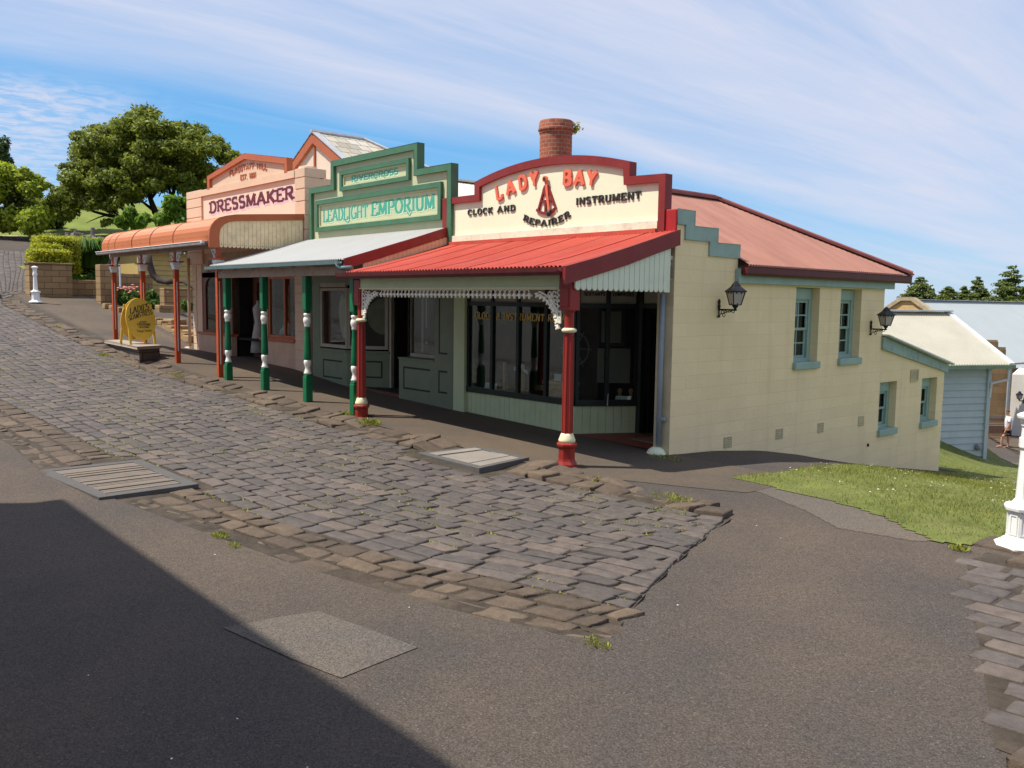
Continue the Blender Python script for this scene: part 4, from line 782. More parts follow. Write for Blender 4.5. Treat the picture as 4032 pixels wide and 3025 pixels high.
C_peach = mat('peach_boards', (.74, .50, .30), .6, .1, 3, .05, 50, dirt=.2, dirtc=(.4, .28, .2), ds=4); C_brickfl = mat('brick_step', (.26, .12, .075), .8, .4, 9, .2, 40)
ls = thing('leadlight_shop', (-16.3, 12, -.4), 'middle shop with green stepped parapet, white iron verandah and turned green and white posts', 'shop')
out = [(-19.10, 2.6), (-19.10, 4.23), (-18.06, 4.225), (-18.06, 4.755), (-14.65, 4.755), (-14.65, 4.24), (-13.535, 4.235), (-13.535, 2.6)]
MB().plate(out, fY(FY), 0, .08).build('parapet', C_ll, ls)
inn = [(-13.66, 2.6), (-13.66, 4.115), (-14.77, 4.12), (-14.77, 4.635), (-17.94, 4.635), (-17.94, 4.11), (-18.985, 4.11), (-18.985, 2.6)]
MB().plate([(p[0]-.004 if p[0] < -16.3 else p[0]+.004, p[1]+(.005 if p[1] > 3 else 0)) for p in out]+inn, fY(FY), -.07, .10).build('parapet_coping', C_green, ls, bevel=.006)
def frame_panel(x0, x1, z0, z1, wd, par):
    f = MB().plate(rect(x0, x1, z0, z1), fY(FY), -.07, -.001, [rect(x0+wd, x1-wd, z0+wd, z1-wd)]).build('sign_frame', C_green, par, bevel=.008)
    MB().plate(rect(x0+wd, x1-wd, z0+wd, z1-wd), fY(FY), -.035, -.002, [rect(x0+wd+.035, x1-wd-.035, z0+wd+.035, z1-wd-.035)]).build('sign_bead', C_ll, f)
    return f
frame_panel(-18.80, -13.865, 3.20, 3.925, .10, ls); frame_panel(-17.68, -14.955, 4.055, 4.495, .09, ls)
for m_, dx_, dz_, n0, dp in ((C_palemint, .028, -.028, .001, .002), (C_aqua, 0, 0, .004, .003)):
    nm_ = 'shop_lettering' if m_ is C_aqua else 'lettering_shade'
    seg2 = lambda l_, a, b, wd: l_.plate([(a[0]+dx_, a[1]-wd/2+dz_), (b[0]+dx_, b[1]-wd/2+dz_), (b[0]+dx_, b[1]+wd/2+dz_), (a[0]+dx_, a[1]+wd/2+dz_)], fY(FY), -n0-dp*1.2, -n0)
    for txt, x0, x1, zb, hh, tv_, tr_, segs in (('LEADLIGHT', -18.54, -16.58, 3.42, .27, .21, .05, (((-17.62, 3.44), (-17.42, 3.335), .03), ((-17.42, 3.335), (-17.34, 3.42), .025))), ('EMPORIUM', -16.45, -14.13, 3.435, .275, .21, .05, (((-15.12, 3.46), (-15.0, 3.34), .035), ((-15.0, 3.34), (-14.93, 3.44), .022))), ('RIVERCROSS', -17.26, -15.42, 4.232, .112, .21, .08, (((-17.12, 4.232), (-17.04, 4.185), .02), ((-16.32, 4.232), (-16.22, 4.185), .02), ((-15.98, 4.232), (-15.9, 4.185), .02)))):
        l_ = MB(); letters(l_, txt, lambda s, v, n, x0=x0, zb=zb: (x0+s+dx_, FY-n0-n, zb+v+dz_), x1-x0, hh, tv_, .075, .12, dp, tr_)
        for sg in segs: seg2(l_, *sg)
        l_.build(nm_, m_, ls)
MB().box(-19.05, -13.56, FY+.001, FY+.24, 1.95, 2.6).build('upper_wall', C_shopg, ls)
# roof behind the parapet
rfm = MB().corrugated(11.0, 19, [(-15.9, 4.30), (-13.7, 3.55)], .076, .009, 'Y').corrugated(11.0, 19, [(-18.9, 3.3), (-15.9, 4.30)], .076, .009, 'Y'); ro = rfm.build('roof', mat('cream_iron_roof', (.60, .56, .47), .6, .1, 1.5, dirt=.3, dirtc=(.4, .36, .3), ds=2), ls)
MB().bar((-15.9, 10.98, 4.32), (-15.9, 19, 4.32), .3, .04).build('ridge_capping', MATS['cream_iron_roof'], ro)
MB().box(-19.0, -13.6, 18.5, 18.7, -2, 3.4).box(-19.05, -18.9, 10.7, 18.6, -1, 3.3).box(-13.75, -13.65, 10.7, 18.6, -1, 3.3).build('rear_wall', W_pier, ls)
# verandah
vr = MB().corrugated(-19.5, -13.66, [(10.35, 3.035), (9.6, 2.80), (8.8, 2.56), (7.99, 2.335)], .08, .013).build('verandah_roof', C_thinw, ls)
MB().plate([(8.02+u, 2.315+v) for u, v in [(0, 0), (.0, -.05), (-.04, -.075), (-.085, -.065), (-.095, 0), (-.08, 0), (-.07, -.045), (-.015, -.045)]], lambda u, v, t: (t, u, v), -19.62, -13.7).build('gutter', mat('teal_gutter', (.12, .19, .19), .5, .15, 4), vr)
b = MB().tube([(-13.78, 7.97, 2.28), (-13.76, 7.97, 2.22), (-13.70, 8.0, 2.18), (-13.45, 8.05, 2.185)], .04, 10); b.build('gutter_outlet', MATS['teal_gutter'], vr, smooth=True)
MB().box(-19.4, -13.66, 8.16, 8.23, 2.065, 2.235).build('eaves_beam', C_beam, vr, bevel=.005)
rt_ = MB()
for k in range(7): 
    x = -19.15+.88*k; rt_.bar((x, 10.3, 2.955), (x, 8.02, 2.262), .05, .09)
rt_.build('rafters', C_beam, vr)
MB().plate([(8.03, 2.165), (8.03, 2.345), (8.8, 2.575), (9.6, 2.815), (10.37, 3.055), (10.37, 2.885), (9.6, 2.64), (8.8, 2.39)], fX(-13.68), 0, .045).build('barge_board', C_maroon, vr, bevel=.005)
pb = MB()
for k in range(21):
    a = 8.42+k*.094; t = (a-8.03)/(10.37-8.03); pb.box(-13.67, -13.65, a, a+.089, 2.0+.6*t, 2.19+.70*t)
pb.build('side_boards', C_peach, vr); MB().bar((-13.64, 8.32, 2.135), (-13.64, 10.4, 2.725), .03, .025).build('boards_trim', C_maroon, vr)
def turned_post(x, gz):
    y = 8.25; p = MB().box(x-.072, x+.072, y-.072, y+.072, 1.40, 2.07).build('verandah_post', C_postg, ls, bevel=.018)
    MB().lathe((x, y, 0), [(.05, 1.31), (.055, 1.36), (.072, 1.41)], 4, R(45)).build('post_chamfer', C_postg, p)
    MB().lathe((x, y, 0), [(.045, 1.085), (.062, 1.10), (.05, 1.125), (.07, 1.16), (.078, 1.21), (.07, 1.26), (.05, 1.285), (.066, 1.30), (.07, 1.335), (.06, 1.35)], 16).build('upper_urn', C_postw, p, smooth=True)
    MB().lathe((x, y, 0), [(.062, .435), (.072, .48), (.07, .6), (.058, .9), (.05, 1.06), (.055, 1.085), (.045, 1.10)], 16).build('turned_shaft', C_postg, p, smooth=True)
    MB().lathe((x, y, 0), [(.07, .17), (.075, .19), (.06, .215), (.055, .25), (.042, .29), (.06, .33), (.072, .38), (.072, .42), (.06, .45)], 16).build('lower_urn', C_postw, p, smooth=True)
    MB().box(x-.075, x+.075, y-.075, y+.075, gz+.02, .125).lathe((x, y, 0), [(.104, .124), (.085, .16), (.06, .18)], 4, R(45)).build('post_base', C_postg, p, bevel=.02); return p
for x, gz in ((-19.13, -.27), (-17.28, -.37), (-15.42, -.40), (-13.66, -.47)): turned_post(x, gz)
# shop front
MB().box(-19.1, -18.74, FY, FY+.2, -.7, 1.96).build('left_pilaster', C_shopg, ls, bevel=.006)
def panel_lines(mb, fn, x0, x1, z0, z1, open_right=True, d=.004):  # flat dark strips: shadow lines of recessed panels, painted on the flush face
    wd = .035
    mb.plate(rect(x0, x0+wd, z0, z1), fn, -d, 0); mb.plate(rect(x0+wd, x1, z1-wd, z1), fn, -d, 0); mb.plate(rect(x0+wd, x1, z0, z0+wd), fn, -d, 0)
    if not open_right: mb.plate(rect(x1, x1+wd, z0, z1), fn, -d, 0)
S0, S1 = np.array((-17.5, FY)), np.array((-16.68, 10.98))
st = MB().box(-18.74, -17.5, FY, FY+.06, -.75, .42).box(-18.76, -17.49, FY-.03, FY+.12, .42, .465); wallseg(st, S0, S1, -.75, .42, 0, .06); wallseg(st, S0, S1, .42, .465, -.03, .1); st = st.build('stall_riser', C_shopg, ls)
pl = MB(); panel_lines(pl, fY(FY), -18.6, -17.72, -.22, .21)
dS = (S1-S0)/np.linalg.norm(S1-S0); nS = np.array((-dS[1], dS[0]))
fS = lambda u, v, t: (S0[0]+dS[0]*u+nS[0]*t, S0[1]+dS[1]*u+nS[1]*t, v)
panel_lines(pl, fS, .2, .82, -.15, .24, False); pl.build('panel_shadow_lines', C_shopd, st)
def ll_window(fn, u0, u1, z0, z1, hd=.2):
    f = MB().plate(rect(u0, u1, z0, z1), fn, .0, .07, [rect(u0+.075, u1-.075, z0+.075, z1-.06)]).build('shop_window', C_stone, ls, bevel=.006)
    MB().plate(rect(u0+.07, u1-.07, z0+.07, z1-.05), fn, .045, .049).build('pane', GLASS, f); return f
wA = ll_window(fY(FY), -18.72, -17.5, .5, 1.88); MB().plate(rect(-18.70, -17.55, 1.9, 2.0), fY(FY), -.01, .05).build('header_panel', C_stone, wA)
wB = ll_window(fS, .005, .985, .5, 1.88)
MB().plate(rect(-16.70, -15.25, 1.86, 1.98), fY(10.98), 0, .08).box(-16.72, -16.62, 10.98, 11.06, -.6, 1.9).box(-15.36, -15.28, 10.98, 11.06, -.6, 1.9).build('door_frame', C_stone, ls)
MB().bar((-16.6, 11.08, .7), (-16.45, 11.9, .7), .04, 2.2).build('open_door', MATS['door_black'], ls)
rb = MB().box(-15.39, -14.13, FY, FY+.06, -.9, .40).box(-15.39, -15.33, FY+.06, 10.98, -.9, .40).box(-15.41, -14.13, FY-.02, 10.98, .40, .435).build('stall_riser', C_shopg, ls, bevel=.006)
pl = MB(); panel_lines(pl, fY(FY), -15.22, -14.27, -.22, .25); pl.build('panel_shadow_lines', C_shopd, rb)
ll_window(fY(10.58), -15.37, -14.13, .445, 1.96); MB().plate([(10.58, .445), (10.98, .445), (10.98, 1.96), (10.58, 1.96)], fX(-15.37), 0, .08, [[(10.66, .52), (10.92, .52), (10.92, 1.9), (10.66, 1.9)]]).build('side_window', C_stone, ls)
rp = MB().box(-14.13, -13.512, FY-.002, FY+.24, -.9, 1.96).build('right_pilaster', C_shopg, ls, bevel=.006)
pl = MB(); panel_lines(pl, fY(FY-.002), -13.985, -13.70, -.20, .25); pl.plate(rect(-13.985, -13.95, .575, 1.9), fY(FY-.002), -.004, 0).plate(rect(-13.95, -13.70, .575, .61), fY(FY-.002), -.004, 0); pl.build('panel_shadow_lines', C_shopd, rp)
MB().add([(-17.5, FY+.02, -.385), (-16.66, 10.99, -.37), (-15.35, 10.99, -.39), (-15.39, FY+.02, -.42)], [(0, 3, 2, 1)]).build('doorstep', C_brickfl, ls)
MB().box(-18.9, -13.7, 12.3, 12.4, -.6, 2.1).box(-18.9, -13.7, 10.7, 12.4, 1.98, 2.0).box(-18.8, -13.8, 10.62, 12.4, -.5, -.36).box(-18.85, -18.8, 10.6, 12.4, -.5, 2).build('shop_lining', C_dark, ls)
C_shell = mat('leadlight_cream', (.46, .38, .26), .7, .2, 6); C_leadg = mat('leadlight_olive', (.25, .22, .12), .6, .2, 6)
m = MB(); disc(m, -17.95, 1.22, .20, .52, .12, 24, .012, 10.55); tag(m.build('oval_glass', C_shell), 'tall oval cream leadlight panel in the left window of the green shop', 'glass panel')
m = MB(); m.tube([(-16.95, 11.05, 1.25), (-16.93, 11.03, 1.25)], .42, 24); tag(m.build('round_glass', C_leadg), 'large round olive leadlight hanging behind the splayed window by the door', 'glass panel')
m = MB().tube([(-14.95, 10.75, 1.95), (-14.95, 10.75, 1.05)], .018, 6).ball((-14.95, 10.75, .75), .03, .03, .03); tag(m.build('hanging_tube', C_paper, smooth=True), 'thin pale tube hanging in the right window of the green shop', 'ornament')
m = MB().box(-18.45, -17.9, 10.52, 10.6, .5, .56); tag(m.build('window_plaque', MATS['aged_paper']), 'small pale plaque lying at the bottom of the left green shop window', 'plaque')

# ---------------------------------------------------------------- the dressmaker's shop
C_pch = mat('peach_render', (.66, .47, .33), .75, .07, 1.6, .2, 45, dirt=.2, dirtc=(.55, .38, .26), ds=1.6); C_pchl = mat('pale_peach_panel', (.72, .56, .43), .7, .04, 1.2, .05, 40)
C_pier2 = mat('weathered_peach', (.62, .44, .31), .8, .1, 1.8, .25, 45, dirt=.55, dirtc=(.33, .24, .18), ds=1.8); C_orange = mat('terracotta_paint', (.42, .115, .045), .5, .08, 2, .06, 40, dirt=.15, dirtc=(.3, .08, .04), ds=3)
C_orroof = mat('terracotta_iron', (.56, .19, .08), .5, .08, 1.6, .05, 40, dirt=.25, dirtc=(.4, .12, .05), ds=1.6, stretch=(2.5, .8, .8)); C_orpost = mat('orange_red_post', (.44, .075, .022), .4, .1, 4)
C_dress = mat('dressmaker_maroon', (.12, .018, .024), .5, .08); C_lil = mat('lilac_lettering_shade', (.62, .46, .52), .6, .04); C_val2 = mat('worn_cream_boards', (.80, .64, .40), .7, .12, 3, .1, 40, dirt=.6, dirtc=(.36, .25, .18), ds=7)
C_wht = mat('white_paint', (.80, .80, .77), .45, .05, 6, dirt=.12, dirtc=(.5, .46, .4), ds=4); C_gutg = mat('weathered_gutter', (.22, .19, .17), .6, .25, 5, dirt=.4, dirtc=(.12, .1, .09), ds=4)
C_slate = blockwork('slate_roof', (.40, .38, .33), (.14, .13, .11), .35, .19, 'X', bump=.6, mw=.012, var=.2, dirt=.5, dirtc=(.42, .30, .14), facec=(.46, .43, .36))
ds_ = thing('dressmaker_shop', (-23, 12, 0), 'left shop with peach gabled parapet and curved terracotta iron verandah on orange posts', 'shop')
MB().plate([(-25.66, 2.9), (-25.66, 4.74), (-25.10, 4.74), (-25.10, 5.09), (-22.62, 5.445), (-20.21, 5.06), (-20.21, 4.72), (-19.82, 4.72), (-19.82, 2.9)], fY(FY), 0, .07).build('parapet', C_pch, ds_)
MB().plate(rect(-25.57, -19.83, 3.0, 4.555), fY(FY), -.008, -.001).build('sign_panel', C_pchl, ds_)
MB().plate([(-25.115, 4.73), (-25.115, 5.10), (-22.62, 5.46), (-20.195, 5.075), (-20.195, 4.73), (-20.34, 4.73), (-20.34, 4.955), (-22.62, 5.315), (-24.95, 4.985), (-24.95, 4.73)], fY(FY), -.075, .075).build('gable_coping', C_orange, ds_, bevel=.008)
MB().plate(rect(-25.62, -19.835, 4.565, 4.735), fY(FY), -.07, .3).build('cornice', C_pch, ds_, bevel=.015)
for x0, x1, nm in ((-26.76, -25.63, 0), (-19.84, -19.33, 1)):
    pr_ = MB(); zs_ = [2.6, 2.96, 3.30, 3.64, 3.98, 4.275, 4.545, 4.78]
    for a, b in zip(zs_, zs_[1:]): pr_.box(x0, x1, FY-.055, FY+(.53 if nm else .4), a, b-.018)
    pr_.box(x0+.02, x1-.02, FY-.03, FY+.38, 2.6, 4.75); pr_.build('parapet_pier', C_pier2 if nm else C_pch, ds_, bevel=.012)
MB().lathe((-19.6, FY+.18, 4.76), [(.24, 0), (.22, .05), (.12, .075)], 10).build('pier_cap', C_pier2, ds_)
MB().box(-19.6, -19.335, FY+.53, 16, 2.0, 4.54).box(-26.7, -26.45, FY+.4, 16, -.5, 4.4).box(-26.6, -19.4, 15.8, 16, -.5, 4.3).build('side_walls', C_pier2, ds_)
l_ = MB(); letters(l_, 'DRESSMAKER', line_place(-25.12+.05, 4.045-.05, FY-.008, .003), 5.16, .30, .18, .085, .125, .002, .06); l_.build('lettering_shade', C_lil, ds_)
l_ = MB(); letters(l_, 'DRESSMAKER', line_place(-25.12, 4.055, FY-.011, .003), 5.16, .30, .18, .085, .125, .004, .06); l_.build('shop_lettering', C_dress, ds_)
l_ = MB(); letters(l_, 'FLAGSTAFF HILL', lambda s, v, n: (-23.72+s, FY-n, 4.955+v+.115*math.sin(math.pi*s/2.3)-.022*s), 2.3, .145, .16, .12, 0, .015, .12)
l_.build('raised_lettering', C_orange, ds_); l_ = MB()
letters(l_, 'EST. 1881', lambda s, v, n: (-23.03+s, FY-n, 4.795+v-.015*s), .98, .135, .16, .12, 0, .015, .1); l_.build('raised_lettering', C_orange, ds_)
# the taller gable behind
Yg = 12.6; pk = (-22.98, 6.30)
MB().plate([(-25.3, 4.2), (-25.3, 4.98), pk, (-20.7, 5.02), (-20.7, 4.2)], fY(Yg), 0, .2).build('rear_gable', C_pchl, ds_)
gb = MB()
for sx_ in (-1, 1):
    e = np.array((sx_*2.35, -1.32)); p0 = np.array(pk)+(0, .02); p1 = p0+e; gb.plate([tuple(p0), tuple(p1), tuple(p1+(0, -.24)), tuple(p0+(0, -.27))], fY(Yg), -.10, -.002)
gb.box(pk[0]-.03, pk[0]+.03, Yg-.05, Yg-.003, 4.6, pk[1]-.25); gb.build('barge_board', C_orange, ds_)
sr = MB()
for sx_ in (-1, 1): sr.add([(pk[0], Yg-.12, pk[1]+.06), (pk[0]+sx_*2.45, Yg-.12, pk[1]-1.32), (pk[0]+sx_*2.45, 16.2, pk[1]-1.32), (pk[0], 14.2, pk[1]+.06)], [(0, 1, 2, 3)])
sr.add([(pk[0], 14.2, pk[1]+.06), (pk[0]-2.45, 16.2, pk[1]-1.32), (pk[0]+2.45, 16.2, pk[1]-1.32)], [(0, 1, 2)]); sr = sr.build('slate_roof', C_slate, ds_)
MB().tube([(pk[0], Yg-.14, pk[1]+.08), (pk[0], 14.2, pk[1]+.08), (pk[0]+2.45, 16.2, pk[1]-1.30)], .06, 6).bar((pk[0]+.0, Yg-.02, pk[1]+.075), (pk[0]+2.45, Yg-.02, pk[1]-1.295), .22, .03, (0.45, 0, 1)).build('lead_flashing', mat('lead', (.40, .40, .41), .5, .15, 4), sr)
MB().box(-26.5, -19.6, 10.8, 15.9, 3.6, 3.7).build('flat_roof', C_galv, ds_)
# bullnose verandah
bp_ = [(7.985, 2.90), (7.975, 3.02), (7.985, 3.13), (8.03, 3.23), (8.10, 3.32), (8.21, 3.395), (8.36, 3.45), (8.6, 3.49), (9.2, 3.54), (10.34, 3.63)]
rv = MB(); rv.corrugated(-27.24, -19.42, bp_, .076, .010); rv = rv.build('verandah_roof', C_orroof, ds_, smooth=False)
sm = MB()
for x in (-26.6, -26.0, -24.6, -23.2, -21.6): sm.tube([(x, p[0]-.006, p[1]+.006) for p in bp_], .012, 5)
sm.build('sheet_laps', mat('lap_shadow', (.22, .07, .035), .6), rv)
top_ = [(7.96, 2.75), (7.955, 3.02), (7.97, 3.15), (8.02, 3.26), (8.09, 3.345), (8.20, 3.42), (8.36, 3.475), (8.6, 3.515), (9.2, 3.565), (10.30, 3.65)]
low_ = [(10.30, 3.51), (9.2, 3.415), (8.6, 3.37), (8.42, 3.335), (8.30, 3.27), (8.22, 3.18), (8.19, 3.06), (8.18, 2.75)]
MB().plate(top_+low_, fX(-19.42), 0, .06).build('barge_board', C_orange, rv, bevel=.006)
def low_z(y): return np.interp(y, [8.18, 8.19, 8.22, 8.30, 8.42, 8.6, 9.2, 10.3], [2.8, 3.06, 3.18, 3.27, 3.335, 3.37, 3.415, 3.51])
vb = MB(); hl = MB(); nb = 21
for k in range(nb):
    a = 8.20+(10.28-8.20)*k/nb; b = a+(10.28-8.20)/nb-.006; r_ = (b-a)/2; zb = 2.765+r_
    vb.plate([(a, low_z(a)+.02), (a, zb)]+[(a+r_-r_*math.cos(R(t)), zb-r_*math.sin(R(t))) for t in range(20, 180, 20)]+[(b, zb), (b, low_z(b)+.02)], fX(-19.41), 0, .022)
    disc_c = [(a+r_+.011*math.cos(R(q)), zb+.015+.011*math.sin(R(q))) for q in range(0, 360, 60)]; hl.plate(disc_c, fX(-19.388), .0, .0015)
vl = vb.build('valance', C_val2, rv, bevel=.003); hl.build('valance_holes', C_hole, vl)
MB().box(-27.4, -19.55, 7.86, 7.97, 2.80, 2.885).build('gutter', C_gutg, rv, bevel=.02); MB().box(-27.42, -19.53, 7.85, 7.985, 2.885, 2.90).build('gutter_edge', C_wht, rv)
MB().lathe((-19.6, 7.9, 2.80), [(.03, 0), (.06, .05), (.06, .1)], 8).build('gutter_stop', C_wht, rv)
MB().box(-27.2, -19.45, 8.17, 8.25, 2.745, 2.86).build('eaves_beam', C_beam, rv)
def orange_post(x, gz, y=8.27):
    p = MB().box(x-.06, x+.06, y-.06, y+.06, gz-.25, 2.33).build('verandah_post', C_orpost, ds_, bevel=.012)
    MB().box(x-.045, x+.045, y-.045, y+.045, 2.53, 2.80).build('post_neck', C_orpost, p, bevel=.006)
    MB().lathe((x, y, 0), [(.10, 2.31), (.11, 2.35), (.11, 2.38), (.13, 2.39), (.13, 2.42), (.15, 2.43), (.15, 2.49)], 4, R(45)).build('capital', C_wht, p, bevel=.006)
    MB().box(x-.15, x+.15, y-.15, y+.15, 2.49, 2.525).build('cap_slab', C_orpost, p, bevel=.006)
    MB().box(x+.06, x+.066, y-.02, y+.0, gz+.35, 2.0).build('post_bead', C_wht, p)
    for sx_ in (-1, 1):
        if (x < -27 and sx_ < 0) or (x > -19.8 and sx_ > 0): continue
        b = MB(); pts = [(x+sx_*.05, 2.52), (x+sx_*.05, 2.76), (x+sx_*.40, 2.76)]
        for t in range(9): 
            a = R(90-10*t); pts.append((x+sx_*(.42-.33*math.sin(R(10*t))-.0), 2.74-.20*(1-math.cos(R(10*t)))-.02*(t % 2)))
        if sx_ < 0: pts = pts[::-1]
        b.plate(pts, fY(y-.01), 0, .02)
        for t in range(5): disc(b, x+sx_*(.12+.05*t), 2.53+.20*(t/4)**1.6-.02, .035, .03, 0, 8, .016, y)
        for t in range(4): disc(b, x+sx_*.10, 2.36+.055*t, .035, .028, 0, 8, .014, y) if t > 2 else None
        b.build('lace_bracket', C_wht, p)
for x, gz in ((-27.15, .30), (-24.70, .05), (-22.25, -.09), (-19.64, -.26)): orange_post(x, gz)
b = MB()
for k in range(5): b.box(-23.2+.28*k, -23.14+.28*k, 10.0, 10.02, 2.5, 2.75)
# front wall
rp_ = MB()
for k in range(13): rp_.box(-26.50, -26.22, FY-.02, FY+.3, -.25+.235*k, -.25+.235*k+.218)
rp_.box(-26.485, -25.84, FY, FY+.3, -.3, 2.9).build('left_pier', C_pch, ds_, bevel=.008)
rp_ = MB()
for k in range(13): rp_.box(-19.97, -19.36, FY-.015, FY+.3, -.35+.235*k, -.35+.235*k+.224)
rp_.box(-19.96, -19.37, FY, FY+.28, -.5, 2.9).build('right_pier', C_pch, ds_, bevel=.008)
dw = mat('stall_peach', (.56, .36, .25), .8, .1, 2, .15, 40, dirt=.35, dirtc=(.36, .2, .13), ds=2.5)
for bx_ in ((-26.1, -23.75, FY-.02, FY+.15, -.5, .53), (-21.9, -19.97, FY-.004, FY+.15, -.6, .53)): MB().box(*bx_).build('stall_riser', dw, ds_, bevel=.008)
for bx_ in ((-26.12, -23.72, FY-.06, FY+.2, .53, .60), (-21.93, -19.96, FY-.05, FY+.2, .52, .60)): MB().box(*bx_).build('window_sill', C_orange, ds_, bevel=.008)
ar_ = [(-25.62, .66), (-25.62, 1.9)]+[(-25.24-.38*math.cos(R(a)), 1.9+.30*math.sin(R(a))) for a in range(20, 180, 20)]+[(-24.86, 1.9), (-24.86, .66)]
f = MB().plate(rect(-25.84, -23.75, .60, 2.35), fY(FY), .02, .08, [ar_, rect(-24.72, -23.85, .66, 2.2)]).build('shop_window', mat('dark_oak_frame', (.16, .06, .035), .5, .2, 4), ds_, bevel=.006)
MB().plate(rect(-25.7, -23.8, .62, 2.22), fY(FY), .05, .054).build('pane', GLASS, f)
f = MB().plate(rect(-21.5, -19.97, .60, 2.2), fY(FY), .02, .08, [rect(-21.42, -20.64, .68, 2.12), rect(-20.56, -20.03, .68, 2.12)]).build('shop_window', C_orange, ds_, bevel=.006)
MB().plate(rect(-21.45, -20.0, .65, 2.15), fY(FY), .05, .054).build('pane', GLASS, f)
MB().box(-21.9, -21.5, FY, FY+.2, .5, 2.9).build('window_pier', dw, ds_)
MB().box(-26.4, -19.4, FY+.02, FY+.25, 2.2, 2.95).build('sign_fascia', mat('cream_signboard', (.44, .33, .22), .7, .15, 3), ds_)
for txt, x0, wd, zb in (('DURABLE', -22.7, .95, 2.42), ('LATEST', -25.4, .7, 2.55), ('CREATIONS', -25.5, .9, 2.35)): letters(MB(), txt, line_place(x0, zb, FY+.02), wd, .15, .24, .12, .1, .003, .08).build('fascia_lettering', C_dress, ds_)
MB().box(-23.75, -21.9, 11.0, 11.08, -.4, 2.5).build('door_screen', MATS['dark_oak_frame'], ds_)
d = MB().plate(rect(-23.55, -22.05, -.15, 2.2), fY(10.95), 0, .05, [rect(-23.4, -22.85, .55, 2.05), rect(-22.7, -22.2, .55, 2.05)]).build('door', MATS['dark_oak_frame'], ds_); MB().plate(rect(-23.42, -22.18, .5, 2.1), fY(10.95), .02, .024).build('pane', GLASS, d)
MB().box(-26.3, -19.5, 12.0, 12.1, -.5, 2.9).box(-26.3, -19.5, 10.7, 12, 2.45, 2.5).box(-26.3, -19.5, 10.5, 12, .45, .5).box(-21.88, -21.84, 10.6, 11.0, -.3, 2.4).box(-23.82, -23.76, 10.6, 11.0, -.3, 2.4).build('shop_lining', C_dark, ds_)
MB().box(-23.7, -21.9, FY-.02, 11.0, -.3, -.06).build('doorstep', mat('dark_step', (.08, .05, .045), .7, .2, 4), ds_)
d = MB().tube([(-26.62, FY-.09, 2.8), (-26.62, FY-.09, .12)], .045, 10).build('downpipe', C_pch, ds_, smooth=True); MB().lathe((-26.7, FY-.12, -.02), [(.17, 0), (.16, .05), (.10, .11), (.05, .13)], 14).build('pipe_shoe', C_pch, d, smooth=True)
C_cloth = mat('dress_cloth', (.46, .42, .38), .9, .15, 6)
m = MB().lathe((-23.15, 11.0, .1), [(.24, .0), (.2, .35), (.13, .75), (.10, .85), (.15, 1.1), (.16, 1.25), (.06, 1.36), (.05, 1.45)], 14); o = m.build('dress_form', C_cloth, smooth=True); o.location.y -= .12; tag(o, 'pale long dress on a form beside the dressmaker door', 'mannequin')
m = MB().ball((-20.95, 10.62, .82), .22, .08, .2).ball((-21.2, 10.62, .72), .1, .08, .13); tag(m.build('folded_linen', C_cloth, smooth=True), 'bundle of pale cloth in the right window of the peach shop', 'cloth')
m = MB().add([(-24.75, 10.6, 1.0), (-24.5, 10.6, 1.02), (-24.5, 10.6, 1.42)], [(0, 1, 2)]).box(-24.72, -24.5, 10.58, 10.62, .6, .63); tag(m.build('paper_pattern', C_paper), 'white folded pattern standing in the left window of the peach shop', 'pattern')

# chimney between the two shops
CB = None
ch = thing('brick_chimney', (-12.45, 12.0, 3), 'round red brick chimney with corbelled cap behind the curved parapet', 'chimney')
M_br = bpy.data.materials.new('round_brick'); M_br.use_nodes = True
def brickcyl(m):
    t = m.node_tree; b = t.nodes['Principled BSDF']; A = lambda ty: t.nodes.new(ty); K = t.links.new
    g = A('ShaderNodeTexCoord'); s = A('ShaderNodeSeparateXYZ'); K(g.outputs['Object'], s.inputs[0]); at = A('ShaderNodeMath'); at.operation = 'ARCTAN2'; K(s.outputs[1], at.inputs[0]); K(s.outputs[0], at.inputs[1]); mu = A('ShaderNodeMath'); mu.operation = 'MULTIPLY'; K(at.outputs[0], mu.inputs[0]); mu.inputs[1].default_value = .32
    c = A('ShaderNodeCombineXYZ'); K(mu.outputs[0], c.inputs[0]); K(s.outputs[2], c.inputs[1]); br = A('ShaderNodeTexBrick'); K(c.outputs[0], br.inputs['Vector']); br.inputs['Scale'].default_value = 1; br.inputs['Brick Width'].default_value = .13; br.inputs['Row Height'].default_value = .075; br.inputs['Mortar Size'].default_value = .006
    br.inputs['Color1'].default_value = (.36, .095, .045, 1); br.inputs['Color2'].default_value = (.27, .07, .035, 1); br.inputs['Mortar'].default_value = (.36, .22, .15, 1)
    n = A('ShaderNodeTexNoise'); K(g.outputs['Object'], n.inputs['Vector']); n.inputs['Scale'].default_value = 5; n.inputs['Detail'].default_value = 7; hv = A('ShaderNodeHueSaturation'); mr = A('ShaderNodeMapRange'); K(n.outputs['Fac'], mr.inputs[0]); mr.inputs[3].default_value = .5; mr.inputs[4].default_value = 1.5; K(mr.outputs[0], hv.inputs['Value']); K(br.outputs['Color'], hv.inputs['Color']); K(hv.outputs[0], b.inputs['Base Color']); b.inputs['Roughness'].default_value = .85
    bp = A('ShaderNodeBump'); bp.inputs['Strength'].default_value = .6; bp.inputs['Distance'].default_value = .01; bp.invert = True; K(br.outputs['Fac'], bp.inputs['Height']); K(bp.outputs[0], b.inputs['Normal'])
brickcyl(M_br)
MB().lathe((-12.45, 12.0, 3), [(.322, -.4), (.312, 1.86)], 32).build('shaft', M_br, ch, auto=40)
